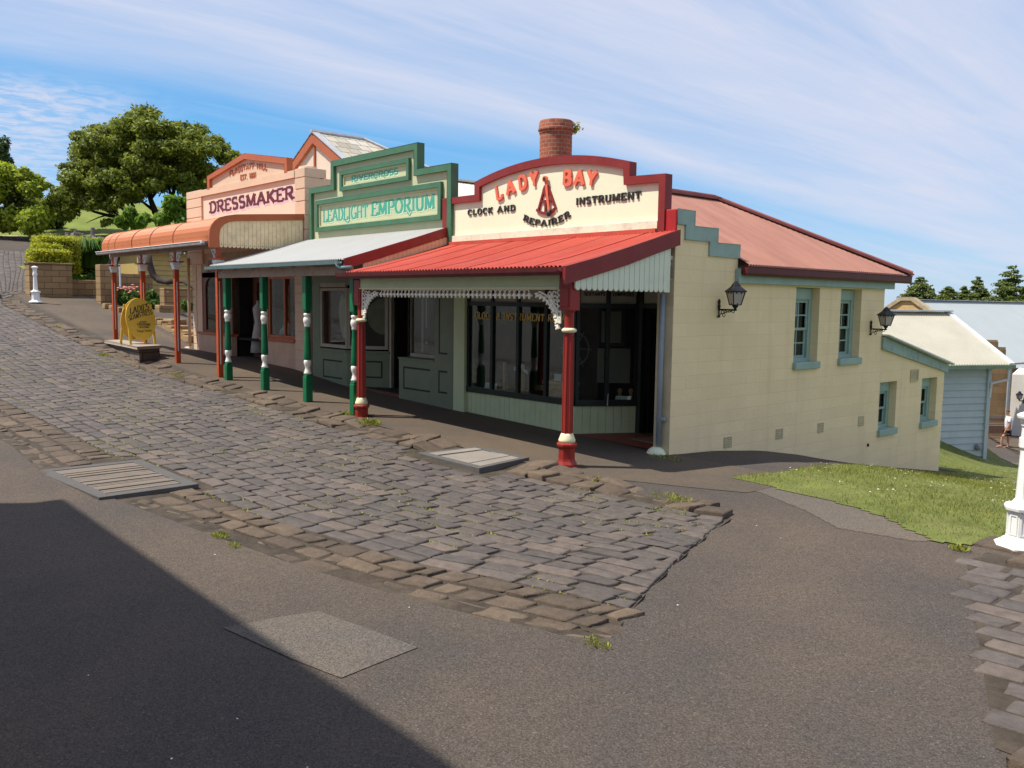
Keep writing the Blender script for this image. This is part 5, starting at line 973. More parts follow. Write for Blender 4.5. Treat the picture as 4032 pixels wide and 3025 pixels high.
MB().lathe((-12.45, 12.0, 3), [(.31, 1.84), (.325, 1.86), (.325, 1.90), (.348, 1.915), (.348, 1.955), (.335, 1.965), (.33, 2.06), (.315, 2.10), (.22, 2.10), (.22, 1.9)], 32, 0, False).build('cap', M_br, ch, auto=40)
V = []; F = []
for i in range(70):
    p = Vector((-12.2+random.gauss(0, .05), 12.27+random.gauss(0, .05), 4.98+random.gauss(.0, .055))); s_ = .03; a, b_ = [Vector((random.gauss(0, 1), random.gauss(0, 1), random.gauss(0, 1))).normalized()*s_ for _ in range(2)]
    k_ = len(V); V += [p-a, p+b_, p+a, p-b_]; F.append([k_, k_+1, k_+2, k_+3])
tag(npmesh('chimney_weed', V, F, M_moss), 'small green plant sprouting from the rim of the brick chimney', 'plant')
# ---------------------------------------------------------------- street furniture
def bollard(x, y, label, panel=True):
    z = T1(x, y)+.02; t = thing('bollard', (x, y, z), label, 'bollard', 'white cast iron bollards'); r8 = R(22.5-18)
    wp = mat('bollard_white', (.80, .80, .77), .4, .05, 5, .05, 30, dirt=.22, dirtc=(.42, .30, .2), ds=4)
    MB().lathe((x, y, z), [(.25, 0), (.25, .025), (.185, .065), (.165, .085)], 8, r8).build('base_plate', wp, t, bevel=.006)
    p = MB().lathe((x, y, z), [(.155, .08), (.145, .12), (.14, .36)], 8, r8).build('pedestal', wp, t, bevel=.006)
    MB().lathe((x, y, z), [(.14, .36), (.175, .37), (.18, .40), (.165, .425), (.11, .44)], 8, r8).build('pedestal_cap', wp, t, bevel=.005)
    if panel:
        pm = MB()
        for k in range(8):
            a = r8+R(22.5)+R(45)*k; c = np.array((math.cos(a), math.sin(a), 0)); s_ = np.array((-math.sin(a), math.cos(a), 0)); o_ = np.array((x, y, z))
            for u0, u1, v0, v1 in ((-.04, -.028, .13, .33), (.028, .04, .13, .33), (-.028, .028, .318, .33), (-.028, .028, .13, .142)):
                pm.obox(o_+c*.134+s_*(u0+u1)/2+np.array((0, 0, (v0+v1)/2)), c*.004, s_*(u1-u0)/2, np.array((0, 0, (v1-v0)/2)))
        pm.build('pedestal_panels', wp, p)
    MB().lathe((x, y, z), [(.115, .435), (.10, .455), (.084, .48), (.066, .98), (.085, .985), (.085, 1.08), (.07, 1.085), (.066, 1.19)], 8, r8).build('shaft', wp, t, bevel=.005)
    MB().lathe((x, y, z), [(.066, 1.18), (.078, 1.20), (.078, 1.22), (.088, 1.235), (.088, 1.25), (.115, 1.275), (.12, 1.30), (.09, 1.32), (.04, 1.34), (.02, 1.345)], 8, r8).build('cap', wp, t, bevel=.004)
bollard(-2.99, 9.32, 'large white octagonal bollard at the right edge on the lawn corner')
bollard(-36.1, 8.22, 'distant white bollard on the uphill footpath in front of the sandstone garden wall', False)
def lantern(x, y, z, d, s_, label):
    """wall lantern; d = outward direction in plan, (x, y) on the wall, z = arm height"""
    d = np.array((d[0], d[1], 0.)); q = np.array((-d[1], d[0], 0)); o = np.array((x, y, z)); t = thing('wall_lantern', tuple(o), label, 'wall lantern', 'black wall lanterns')
    iron = C_cast
    b = MB(); b.tube([o+d*.02*s_+np.array((0, 0, v))*s_ for v in (-.15, -.12, -.1, .0, .06, .1, .16, .2)], [k*s_ for k in (.012, .026, .012, .018, .03, .02, .028, .006)], 8); b.tube([o+d*.02*s_, o+d*.40*s_], .016*s_, 8)
    for k in range(3): b.ball(o+d*.02*s_+np.array((0, 0, (-.13, .05, .14)[k]))*s_, .03*s_, .03*s_, .02*s_, 8, 4)
    b.build('bracket', iron, t, smooth=True)
    sc_ = MB()
    def loop(c, rr, a0, a1): sc_.tube([o+d*(c[0]+rr*math.cos(R(a)))*s_+np.array((0, 0, c[1]+rr*math.sin(R(a))))*s_ for a in np.linspace(a0, a1, 10)], .007*s_, 5)
    sc_.tube([o+d*(.03+.34*k/9)*s_+np.array((0, 0, -.11+.10*(k/9)**.6+.012*math.sin(k*1.8)))*s_ for k in range(10)], .009*s_, 5)
    for c, rr, a0, a1 in (((.10, -.045), .03, -40, 240), ((.17, -.045), .026, -60, 200), ((.13, -.10), .028, 120, 400), ((.25, -.035), .02, -30, 220), ((.33, -.03), .026, 180, 400)): loop(c, rr, a0, a1)
    sc_.build('scrollwork', iron, t)
    c = o+d*.37*s_; up = np.array((0, 0, 1.)); k45 = [(d*math.cos(a)+q*math.sin(a)) for a in (R(20), R(110), R(200), R(290))]
    MB().lathe(tuple(c), [(.02*s_, 0), (.025*s_, .03*s_), (.05*s_, .05*s_), (.055*s_, .085*s_)], 10).build('holder', iron, t, smooth=True)
    zb, zt = .09*s_, .33*s_; rb_, rt2_ = .105*s_, .175*s_; g = MB(); fr_ = MB()
    B4 = [c+k*rb_+up*zb for k in k45]; T4 = [c+k*rt2_+up*zt for k in k45]
    g.add([c+k*rb_*.96+up*zb for k in k45]+[c+k*rt2_*.96+up*zt for k in k45], [(i, (i+1) % 4, 4+(i+1) % 4, 4+i) for i in range(4)])
    for i in range(4):
        fr_.bar(B4[i], T4[i], .014*s_, .014*s_, d); fr_.bar(B4[i], B4[(i+1) % 4], .016*s_, .016*s_); fr_.bar(T4[i], T4[(i+1) % 4], .018*s_, .02*s_)
        a, bq, a1, b1 = B4[i], B4[(i+1) % 4], T4[i], T4[(i+1) % 4]
        for f_ in (.3, .7): m_ = a1+(b1-a1)*f_-up*.022*s_; fr_.ball(tuple(m_), .012*s_, .012*s_, .018*s_, 6, 4)
        m_ = a+(bq-a)*.5+up*.022*s_; fr_.ball(tuple(m_), .012*s_, .012*s_, .02*s_, 6, 4)
    fr_.build('lamp_frame', iron, t); g.build('lamp_glass', mat('lamp_opal', (.42, .38, .33), .35, .08, 8), t)
    rot = math.atan2(k45[0][1], k45[0][0]); MB().lathe(tuple(c), [(.205*s_, zt-.005), (.205*s_, zt+.012*s_), (.16*s_, zt+.045*s_), (.10*s_, zt+.09*s_), (.06*s_, zt+.15*s_), (.045*s_, zt+.165*s_), (.035*s_, zt+.175*s_), (.03*s_, zt+.19*s_)], 4, rot).build('lamp_roof', iron, t)
lantern(WX+.005, 11.46, 1.555, (1, 0), .84, 'black wall lantern under the left end of the side wall eaves')
lantern(WX+.005, 16.42, 1.20, (1, 0), .82, 'black wall lantern near the lean-to roof at the rear of side wall')

# stone step and oval A board
C_sstone = blockwork('mounting_stone', (.16, .125, .095), (.06, .045, .035), .5, .2, 'XY', bump=.9, mw=.015, var=.25, dirt=.5, dirtc=(.07, .055, .045), wob=.03)
ms_ = thing('mounting_platform', (-24.5, 8, 0), 'low stone platform with a flat slab top beside the orange posts', 'platform')
MB().plate([(-26.2, 7.80), (-22.80, 7.50), (-23.15, 8.14), (-26.4, 8.2)], lambda u, v, t: (u, v, t), -.6, .30).build('stone_base', C_sstone, ms_, bevel=.02)
MB().plate([(-26.35, 7.72), (-22.70, 7.42), (-23.10, 8.16), (-26.5, 8.21)], lambda u, v, t: (u, v, t), .30, .37).build('slab', mat('pale_slab', (.34, .28, .22), .85, .12, 2, .3, 30, dirt=.3, dirtc=(.2, .15, .1)), ms_, bevel=.012)
ab = thing('sandwich_board', (-23.9, 7.85, .37), 'yellow oval sandwich board with black lettering standing on the stone platform', 'sign'); C_yel = mat('mustard_board', (.80, .50, .06), .5, .06, 3)
def board(xb, xt, nm):
    f = lambda u, v, t: (xb+(xt-xb)*(v-.37)/1.15+t, 7.86+u, v)
    o = MB().plate([(.375*math.cos(R(a)), 1.03+.55*math.sin(R(a))) for a in range(0, 360, 8)], f, 0, .025).build(nm, C_yel, ab, bevel=.006)
    lg = MB(); lg.plate([(-.34, .371), (-.28, .371), (-.27, 1.42), (-.33, 1.42)], f, -.03, -.001).plate([(.28, .371), (.34, .371), (.33, 1.42), (.27, 1.42)], f, -.03, -.001); lg.build('leg', C_yel, o); return f, o
fF, oF = board(-23.55, -23.85, 'front_board'); board(-24.35, -23.96, 'rear_board')
pl_ = lambda u0, v0, sl, cv: (lambda s, v, n: fF(u0+s, v0+v+sl*s+cv*s*s, .026+n))
for txt, pf, wd, hh, tv_, th_, sf, tr_, sn in (('LADIES', pl_(-.26, 1.16, .26, 0), .5, .16, .2, .08, .12, .05, .1), ('SEAMSTRESS', pl_(-.31, .99, .34, -.10), .62, .125, .2, .08, .12, .04, .1), ('LATEST', pl_(-.06, .93, 0, 0), .2, .05, .2, .12, .1, .06, 0), ('PARISIENNE', pl_(-.11, .865, 0, 0), .34, .055, .2, .12, .1, .06, 0), ('CREATIONS', pl_(-.08, .80, 0, 0), .26, .045, .2, .12, .1, .06, 0), ('Prompt', pl_(-.13, .69, .05, 0), .17, .07, .13, .08, 0, .06, 0), ('Service', pl_(.06, .70, .05, 0), .18, .07, .13, .08, 0, .06, 0)):
    letters(MB(), txt, pf, wd, hh, tv_, th_, sf, .002, tr_, sn).build('board_lettering', C_black, oF)
# plank covers over the gutters
C_plank = mat('weathered_planks', (.18, .145, .115), .85, .25, 3, .5, 30, dirt=.6, dirtc=(.06, .05, .042), ds=3, stretch=(1, 1, 1)); C_plankn = mat('pale_planks', (.24, .21, .18), .8, .12, 2.5, .3, 30, dirt=.3, dirtc=(.25, .21, .18), ds=2.5); C_conc = mat('concrete_kerb', (.095, .088, .082), .85, .12, 3, .4, 40)
def cover(c4, zs, wd, nplk, m, label, along):
    """c4: four plan corners (a, b, c, d); planks run a->b when along==0"""
    c4 = [np.array((p[0], p[1], z)) for p, z in zip(c4, zs)]; t = thing('plank_cover', tuple(c4[0]), label, 'drain cover', 'plank covers over the gutters'); a, b, c, d = c4; up = np.array((0, 0, 1.))
    def pt(u, v): return (a*(1-u)+b*u)*(1-v)+(d*(1-u)+c*u)*v
    def slab(mb, u0, u1, v0, v1, h0, h1): mb.add([pt(u0, v0)+up*h0, pt(u1, v0)+up*h0, pt(u1, v1)+up*h0, pt(u0, v1)+up*h0, pt(u0, v0)+up*h1, pt(u1, v0)+up*h1, pt(u1, v1)+up*h1, pt(u0, v1)+up*h1], [(0,3,2,1),(4,5,6,7),(0,1,5,4),(1,2,6,5),(2,3,7,6),(3,0,4,7)])
    wu = wd/np.linalg.norm(b-a); wv = wd/np.linalg.norm(d-a); k = MB()
    slab(k, 0, 1, 0, wv, -.18, .03); slab(k, 0, 1, 1-wv, 1, -.18, .03); slab(k, 0, wu, wv, 1-wv, -.18, .0295); slab(k, 1-wu, 1, wv, 1-wv, -.18, .0295); k.build('frame', C_conc, t, bevel=.006)
    r = random.Random(nplk); pk = MB(); e = [0]
    ws = [r.uniform(.7, 1.5) for _ in range(nplk)]; tot = sum(ws); acc = 0
    for w_ in ws:
        p0 = acc/tot; acc += w_; p1 = acc/tot; g_ = .008/ (np.linalg.norm(d-a) if along == 0 else np.linalg.norm(b-a)); h = .028+r.uniform(-.012, .004)
        if along == 0: slab(pk, wu, 1-wu, wv+(1-2*wv)*p0+g_, wv+(1-2*wv)*p1-g_, -.05, h)
        else: slab(pk, wu+(1-2*wu)*p0+g_, wu+(1-2*wu)*p1-g_, wv, 1-wv, -.05, h)
    pk.build('planks', m, t, bevel=.003)
cover([(-12.0, 2.66), (-11.95, 3.92), (-9.93, 3.90), (-9.98, 2.82)], [T1(-12, 3)-.03, T1(-12, 3)-.02, T1(-9.95, 3)+.03, T1(-9.95, 3)+.01], .15, 20, C_plank, 'weathered grey plank cover in a concrete frame at the near left gutter', 0)
cover([(-10.26, 7.23), (-10.02, 8.16), (-8.82, 8.10), (-8.75, 7.15)], [T1(-10.2, 7)-.005, T1(-10.2, 7)+.03, T1(-8.8, 7)+.07, T1(-8.8, 7)+.04], .11, 5, C_plankn, 'pale smooth plank cover beside the kerb in front of the clock shop', 0)
cover([(-39.5, 6.4), (-39.4, 7.4), (-37.6, 7.4), (-37.6, 6.4)], [T1(-39.5, 6.5)+.1, T1(-39.5, 6.5)+.1, T1(-37.6, 6.5)+.14, T1(-37.6, 6.5)+.14], .1, 5, C_plankn, 'distant plank cover over the gutter just left of the far bollard', 1)

# ---------------------------------------------------------------- shed, hall and houses down the hill
C_shed = mat('pale_blue_boards', (.42, .47, .49), .55, .07, 2, .05, 50, dirt=.15, dirtc=(.25, .3, .3), ds=3); C_shedr = mat('cream_iron', (.40, .375, .30), .5, .08, 1.2, dirt=.25, dirtc=(.5, .46, .38), ds=2)
ang_ = math.atan2(FH[1], FH[0])-R(74); U_ = np.array((math.cos(ang_), math.sin(ang_), 0)); V_ = np.array((-U_[1], U_[0], 0))   # along the long wall (to the right), and away from the viewer
c0 = P(3878, 1800, 25.0); Lw, Dw = 6.5, 4.6
sh = thing('weatherboard_shed', tuple(c0), 'pale blue weatherboard shed with cream corrugated roof behind the side wall', 'shed')
SW = lambda u, v, z: c0+U_*u+V_*v+np.array((0, 0, z))
wb = MB(); hb = .19
for k in range(15): 
    z0 = -.35+hb*k; wb.add([SW(-Lw, .0, z0), SW(-.10, .0, z0), SW(-.10, .03, z0+hb), SW(-Lw, .03, z0+hb), SW(-Lw, .04, z0), SW(-.1, .04, z0)], [(0, 1, 2, 3), (0, 4, 5, 1)])
wb.build('weatherboards', C_shed, sh)
k = MB(); k.obox(SW(-.05, 0, 1.1), U_*.06, V_*.05, np.array((0, 0, 1.55))); k.obox(SW(-Lw/2, Dw/2, .9), U_*(Lw/2-.02), V_*(Dw/2-.06), np.array((0, 0, 1.6))); k.build('corner_board', C_shed, sh)
g0 = 2.62; rz_ = g0+1.48
rc = MB(); q = int((Lw+.6)/.076*5)
vs = []; 
for i in range(q+1):
    u = -Lw-.1+(Lw+.62)*i/q; o_ = .010*math.sin(2*math.pi*u/.09)
    vs += [SW(u, -.26, g0+.05+o_), SW(u, Dw/2, rz_+o_), SW(u, Dw+.26, g0+.05+o_)]
rc.add(vs, [(3*i, 3*i+3, 3*i+4, 3*i+1) for i in range(q)]+[(3*i+1, 3*i+4, 3*i+5, 3*i+2) for i in range(q)]); rs = rc.build('roof', C_shedr, sh)
MB().bar(SW(-Lw-.1, Dw/2, rz_+.03), SW(.52, Dw/2, rz_+.03), .42, .04).bar(SW(.47, -.27, g0+.07), SW(.47, Dw/2, rz_+.03), .16, .04).build('roof_flashing', C_galv, rs)
k = MB(); k.obox(SW(-Lw/2+.2, -.30, g0-.01), U_*(Lw/2+.32), V_*.06, np.array((0, 0, .05))); k.build('gutter', mat('green_gutter', (.18, .26, .17), .5, .15), rs)
k = MB(); k.tube([SW(.35, -.28, g0-.03), SW(.35, -.28, g0-.38), SW(-.02, -.08, g0-.5), SW(-.02, -.04, g0-.9)], .04, 8); k.build('downpipe', C_galv, sh)
k = MB(); [k.obox(SW(-2.15-.17*i, -.02, g0-.36), U_*.03, V_*.02, np.array((0, 0, .2))) for i in range(5)]; k.obox(SW(-2.5, .0, g0-.36), U_*.43, V_*.018, np.array((0, 0, .24))); k.build('louvre', mat('louvre_grey', (.22, .24, .23), .6, .3, 9), sh)
MB().ball(tuple(SW(-.32, -.06, .3)), .09, .09, .1).build('tap_box', mat('tap_grey', (.25, .25, .25), .5, .4, 9), sh)
# long hall with a sandstone gable
C_sand = blockwork('golden_sandstone', (.55, .36, .16), (.40, .27, .13), .7, .3, 'XY', bump=.5, mw=.008, var=.12, dirt=.3, dirtc=(.4, .25, .1)); C_hallr = mat('pale_blue_iron', (.40, .43, .42), .5, .04, .5, .02, 20)
hd = RH*math.cos(R(38))+FH*math.sin(R(38)); hp = RH*math.sin(R(38))-FH*math.cos(R(38)); A0 = P(3571, 1176, 78); up = np.array((0, 0, 1.))
hl_ = thing('sandstone_hall', tuple(A0-up*9), 'long hall with pale blue iron roof and golden sandstone gable with a round vent', 'hall')
HP = lambda a, b, z: A0+hd*a+hp*b+up*z
sl_ = math.tan(R(33)); HW = 8.2; LH = 70
rr_ = MB(); rr_.add([HP(.3, 0, -.12), HP(LH, 0, -.12), HP(LH, HW+.4, -.12-sl_*(HW+.4)), HP(.3, HW+.4, -.12-sl_*(HW+.4)), HP(.3, -HW-.4, -.12-sl_*(HW+.4)), HP(LH, -HW-.4, -.12-sl_*(HW+.4))], [(0, 1, 2, 3), (0, 4, 5, 1)]); rr_ = rr_.build('roof', C_hallr, hl_)
MB().bar(HP(.3, 0, -.07), HP(LH, 0, -.07), .6, .05).build('ridge_capping', C_galv, rr_)
MB().bar(HP(.5, HW+.42, -.25-sl_*(HW+.4)), HP(LH, HW+.42, -.25-sl_*(HW+.4)), .12, .28).build('fascia_board', C_gutter, hl_)
vt = [(HW, -sl_*HW+.05), (.55, -.15), (-.55, -.15), (-HW, -sl_*HW+.05), (-HW, -12), (HW, -12)]
vent_ = [(.47*math.cos(R(a)), -2.0+.53*math.sin(R(a))) for a in range(0, 181, 15)]+[(-.47, -2.6), (.47, -2.6)]
gwall = MB().plate(vt, lambda u, v, t: HP(t, u, v), 0, .5, [vent_]).build('gable_wall', C_sand, hl_)
MB().plate(vent_, lambda u, v, t: HP(t, u, v), .3, .35).build('round_vent', C_hole, gwall)
vo_ = [(.75*math.cos(R(a)), -2.0+.82*math.sin(R(a))) for a in range(0, 181, 15)]; MB().plate(vo_+vent_[12::-1], lambda u, v, t: HP(t, u, v), -.05, -.002).build('vent_arch', mat('arch_stone', (.62, .43, .2), .8, .1), gwall)
cp_ = MB()
for s_ in (1, -1): cp_.bar(HP(.15, s_*.5, -.03), HP(.15, s_*(HW+.2), -sl_*(HW-.2)), .7, .32, up)
cp_.bar(HP(.15, -.56, -.02), HP(.15, .56, -.02), .71, .33); cp_.build('gable_coping', blockwork('coping_stone', (.42, .33, .2), (.25, .2, .14), .6, .4, 'XY', bump=.6, var=.15, dirt=.6, dirtc=(.2, .17, .12)), gwall)
k = MB(); k.add([HP(0, HW, -12), HP(LH, HW, -12), HP(LH, HW, -sl_*HW), HP(0, HW, -sl_*HW)], [(0, 1, 2, 3)]); k.build('side_wall', C_sand, hl_)
# stepped sandstone house and white cottage in front of it
C_sandb = blockwork('brown_sandstone', (.34, .21, .10), (.24, .16, .085), .8, .33, 'XY', bump=.5, mw=.01, var=.15, dirt=.35, dirtc=(.2, .13, .07))
sb = thing('sandstone_store', tuple(P(3930, 1740, 44)), 'brown sandstone store with stepped parapet behind the blue shed', 'building')
def facing(px0, px1, py0, py1, d, th, mb):
    a = P(px0, py1, d); b = P(px1, py1, d); z1 = P(px0, py0, d)[2]; z0 = a[2]; n_ = np.array((-(b-a)[1], (b-a)[0], 0)); n_ /= np.linalg.norm(n_)
    mb.add([(a[0], a[1], z0), (b[0], b[1], z0), (b[0], b[1], z1), (a[0], a[1], z1)]+[(p[0]+n_[0]*th, p[1]+n_[1]*th, z) for p, z in ((a, z0), (b, z0), (b, z1), (a, z1))], [(0, 1, 2, 3), (5, 4, 7, 6), (3, 2, 6, 7), (0, 3, 7, 4), (1, 5, 6, 2)])
k = MB(); facing(3700, 3966, 1440, 1760, 44, 1.0, k); facing(3700, 3925, 1342, 1446, 44, 1.0, k); facing(3700, 3957, 1374, 1446, 44.003, 1.0, k); k.build('front_wall', C_sandb, sb)
k = MB(); facing(3700, 3928, 1336, 1345, 43.93, 1.1, k); facing(3922, 3960, 1367, 1377, 43.93, 1.1, k); k.build('parapet_coping', MATS['coping_stone'], sb)
k = MB(); facing(3895, 3958, 1636, 1648, 43.85, .1, k); facing(3893, 3956, 1668, 1676, 43.85, .1, k); k.build('ledge', mat('grey_ledge', (.26, .20, .16), .8, .15), sb)
k = MB(); facing(3960, 3968, 1440, 1660, 43.6, .1, k); k.build('downpipe', C_pipe, sb)
k = MB(); facing(3892, 3966, 1676, 1708, 43.2, .2, k); o = k.build('brick_garden_wall', mat('dark_brick', (.16, .085, .055), .85, .3, 9)); tag(o, 'low dark brick wall beside the path where a man walks', 'wall')
k = MB(); 
for i in range(14): a = P(3893+5.8*i, 1708, 43); b = P(3893+5.8*i, 1742, 42.8); k.tube([a, b], .012, 5)
k.bar(P(3892, 1708, 43), P(3975, 1710, 37.2), .03, .03); o = k.build('wire_fence', mat('rust_iron', (.14, .08, .05), .7, .3, 9)); tag(o, 'low rusty wire fence along the path below the brick wall', 'fence')
wc = thing('white_cottage', tuple(P(4080, 1760, 46)), 'white rendered cottage with gable end at the far right edge', 'house'); C_wr = blockwork('white_render', (.68, .64, .57), (.60, .56, .49), .9, .45, 'XY', bump=.2, mw=.006, var=.03, dirt=.12, dirtc=(.6, .55, .48))
wa = P(3966, 1760, 46); wdir = RH*math.cos(R(-33))+FH*math.sin(R(-33)); wn_ = np.array((-wdir[1], wdir[0], 0)); zz = lambda py, d=46: P(3990, py, d)[2]
gb_ = [(0, zz(1762)-1.5), (7.4, zz(1762)-1.5), (7.4, zz(1476)), (3.7, zz(1330)), (.75, zz(1470)), (0, zz(1472))]
WCf = lambda u, v, t: (wa[0]+wdir[0]*u+wn_[0]*t, wa[1]+wdir[1]*u+wn_[1]*t, v)
MB().plate(gb_, WCf, 0, 6).build('walls', C_wr, wc)
k = MB(); k.plate([(.70, zz(1470)-.22), (.70, zz(1470)+.06), (3.7, zz(1330)+.10), (3.7, zz(1330)-.2)], WCf, -.14, -.002); k.plate([(3.7, zz(1330)-.2), (3.7, zz(1330)+.10), (7.6, zz(1476)+.06), (7.6, zz(1476)-.22)], WCf, -.14, -.002); k.build('gable_trim', mat('white_trim', (.80, .77, .70), .6, .04), wc)
lpos = np.array(WCf(.62, zz(1572), 0)); lantern(lpos[0], lpos[1], lpos[2], tuple(-wn_[:2]*.8-wdir[:2]*.6), .95, 'distant black wall lantern on the white cottage wall')
# far path where the man walks, following the ground
def ray_ground(px, py):
    d = (_fw+RT*(px-2016)/FPX-UP*(py-1512.5)/FPX); t = 2.0
    for i in range(4000):
        p = CAM+d*t
        if p[2] < T1(p[0], p[1]): return p
        t += .02
    return CAM+d*60
fp = [ray_ground(*p)[:2] for p in ((3885, 1722), (3995, 1775), (4060, 1805), (4060, 1745), (3990, 1722), (3890, 1700))]
polysheet('far_path', [tuple(p) for p in fp], .05, MATS['path_asphalt'], .3)
# ---------------------------------------------------------------- garden walls, hedges, trees on the left
C_gw = blockwork('brown_garden_stone', (.30, .195, .095), (.10, .07, .045), .55, .24, 'X', (.1, .05), bump=.8, mw=.012, var=.2, dirt=.4, dirtc=(.15, .11, .075), wob=.03)
g1 = MB().box(-38.7, -38, 8.45, 10.0, .9, 2.80).build('garden_wall', C_gw, bevel=.03); tag(g1, 'brown sandstone garden wall below the clipped hedges behind the far bollard', 'wall')
MB().box(-38.74, -37.96, 8.42, 10.03, 2.80, 2.88).build('wall_coping', MATS['brown_garden_stone'], g1, bevel=.02)
g2 = MB().box(-39.2, -38.6, 10.0, 11.2, .9, 2.25).build('garden_wall', C_gw, bevel=.03); tag(g2, 'low recessed stone wall beneath the strappy leaved shrub', 'wall')
g3 = MB().box(-36.6, -36, 10.46, 11.2, .7, 2.83).box(-36.5, -36, 11.2, 12.45, .7, 2.5).build('garden_wall', C_gw, bevel=.03); tag(g3, 'stepped sandstone pier and wall behind the flower bed', 'wall')
g4 = MB().box(-34.6, -34.1, 12.2, 15, .3, 1.95).box(-34.3, -33.8, 11.9, 13.2, .3, 1.3).build('garden_wall', C_gw, bevel=.03); tag(g4, 'rough stone block wall seen through the orange verandah posts', 'wall')
bed = [MB().box(x-.25, x+.25, y-.15, y+.15, T1(x, y)-.1, T1(x, y)+.16) for x, y in ()]
e = MB(); r = random.Random(3)
for k in range(16):
    t = k/15; x, y = -34.9+7.0*t, 10.35+.35*math.sin(3*t)+.35*t; z = T1(x, y); e.obox((x, y, z+.04), (.22, .03*r.uniform(-1, 1), 0), (0, .13, 0), (0, .01, .12+.05*r.random()))
o = e.build('bed_edging', C_gw, bevel=.03); tag(o, 'line of low edging stones around the flower bed by the footpath', 'edging')
e = MB()
for (x, y, z, a, b, c) in ((-30.2, 11.2, .25, .5, .3, .3), (-29.2, 11.3, .2, .45, .3, .22), (-31, 11.4, .45, .4, .3, .3), (-28.4, 11.5, .1, .5, .35, .35)): e.obox((x, y, z+.1), (a, .05, 0), (-.05, b, 0), (0, 0, c))
o = e.build('boulder_wall', MATS['brown_garden_stone'], bevel=.06); tag(o, 'pale rough boulders retaining the flower bed beside the peach shop', 'boulders')
yc = thing('weatherboard_cottage', (-38.5, 15, 2), 'mustard weatherboard cottage in the garden seen under the curved verandah', 'cottage')
C_must = mat('mustard_boards', (.46, .34, .12), .6, .08, 2); k = MB()
for q in range(9): k.add([(-37.0, 12.35, 1.7+.2*q), (-37.0, 18, 1.7+.2*q), (-37.04, 18, 1.9+.2*q), (-37.04, 12.35, 1.9+.2*q), (-37.06, 12.35, 1.7+.2*q), (-37.06, 18, 1.7+.2*q)], [(0, 1, 2, 3), (0, 4, 5, 1)])
k.box(-40, -37.05, 12.35, 18, 1.2, 3.5); k.build('boards', C_must, yc)
MB().box(-40.2, -36.6, 12.1, 18.2, 3.5, 3.62).build('eaves', C_hole, yc)
k = MB(); [k.ball((-36.62, 12.3+.28*q, 3.42), .02, .04, .05, 6, 4) for q in range(12)]; k.build('eaves_lace', C_wht, yc); MB().box(-36.75, -36.65, 12.1, 12.2, 1.6, 3.5).build('veranda_post', C_must, yc)

def leaves(cs, n, s0, s1, name, m, parent=None, seed=1, flat=0.0, shell=.55, up=.3):
    """leaf-sized quads through the volume of blobs cs = (x, y, z, rx, ry, rz); n leaves per blob volume weight"""
    r = np.random.default_rng(seed); cs = np.array(cs, float); wt = (cs[:, 3]*cs[:, 4]*cs[:, 5])**(2/3); cnt = np.maximum(8, (n*wt/wt.sum()).astype(int)); idx = np.repeat(np.arange(len(cs)), cnt); q = len(idx)
    d = r.normal(0, 1, (q, 3)); d /= np.linalg.norm(d, axis=1)[:, None]; rad = (shell+(1-shell)*r.uniform(0, 1, q))*(1+.12*r.normal(0, 1, q)); C = cs[idx, :3]+d*rad[:, None]*cs[idx, 3:]
    nrm = d*.9+r.normal(0, .6, (q, 3))+np.array((0, 0, up)); nrm /= np.linalg.norm(nrm, axis=1)[:, None]
    a = np.cross(nrm, r.normal(0, 1, (q, 3))); a /= np.linalg.norm(a, axis=1)[:, None]; b = np.cross(nrm, a); s = r.uniform(s0, s1, q)[:, None]
    V = np.stack([C-a*s, C+b*s*.55+nrm*s*.12, C+a*s, C-b*s*.55+nrm*s*.12], 1).reshape(-1, 3)
    return npmesh(name, V, np.arange(q*4).reshape(-1, 4), m, parent)
L_tree = leafmat('leaf_olive', (.065, .105, .013), (.27, .29, .04), .5, .4); L_dark = leafmat('leaf_dark', (.02, .045, .012), (.07, .11, .025), .5, .25); L_lime = leafmat('leaf_lime', (.13, .20, .012), (.42, .46, .04), .5, .4)
L_bright = leafmat('leaf_bright', (.08, .17, .015), (.20, .30, .035), .45, .45); L_mid = leafmat('leaf_mid', (.04, .10, .015), (.12, .20, .03), .5, .35); L_pine = leafmat('pine_needles', (.045, .075, .012), (.16, .19, .04), .6, .25)
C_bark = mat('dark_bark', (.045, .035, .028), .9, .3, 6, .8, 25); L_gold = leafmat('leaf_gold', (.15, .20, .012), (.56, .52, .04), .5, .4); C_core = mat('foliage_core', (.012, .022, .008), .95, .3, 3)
AX = lambda x, y: (x*.45208, 400+y*.45208)
def PA(x, y, d): return P(*AX(x, y), d)
D0 = 62
bt = thing('spreading_tree', tuple(PA(1300, 1130, D0)), 'large spreading olive green tree on the lawn behind the left shop', 'tree')
cl_ = [(1270,190,130),(1050,230,130),(1450,250,120),(850,300,130),(730,400,110),(1650,340,120),(1840,430,120),(1990,530,90),(1250,350,150),(1000,450,150),(780,560,140),(660,680,110),(1500,450,140),(1700,550,130),(1900,640,100),(1200,560,150),(950,680,150),(720,800,120),(540,790,80),(1460,640,120),(1650,720,100),(1800,740,90),(1150,760,110),(880,860,100),(650,920,90),(420,880,90),(270,950,75),(560,870,110),(450,940,90),(330,920,80),(600,960,75),(180,930,70),(330,760,60),(290,700,45),(1000,930,70),(560,1000,45),(950,1060,45),(1330,130,60),(1120,160,60),(690,300,60),(1560,210,60),(1890,330,60),(620,560,60),(2060,500,50),(400,740,50),(1000,700,120),(1100,820,90),(800,760,110),(1350,720,100),(1600,640,110),(1250,700,110)]
rr = random.Random(5); bl = []
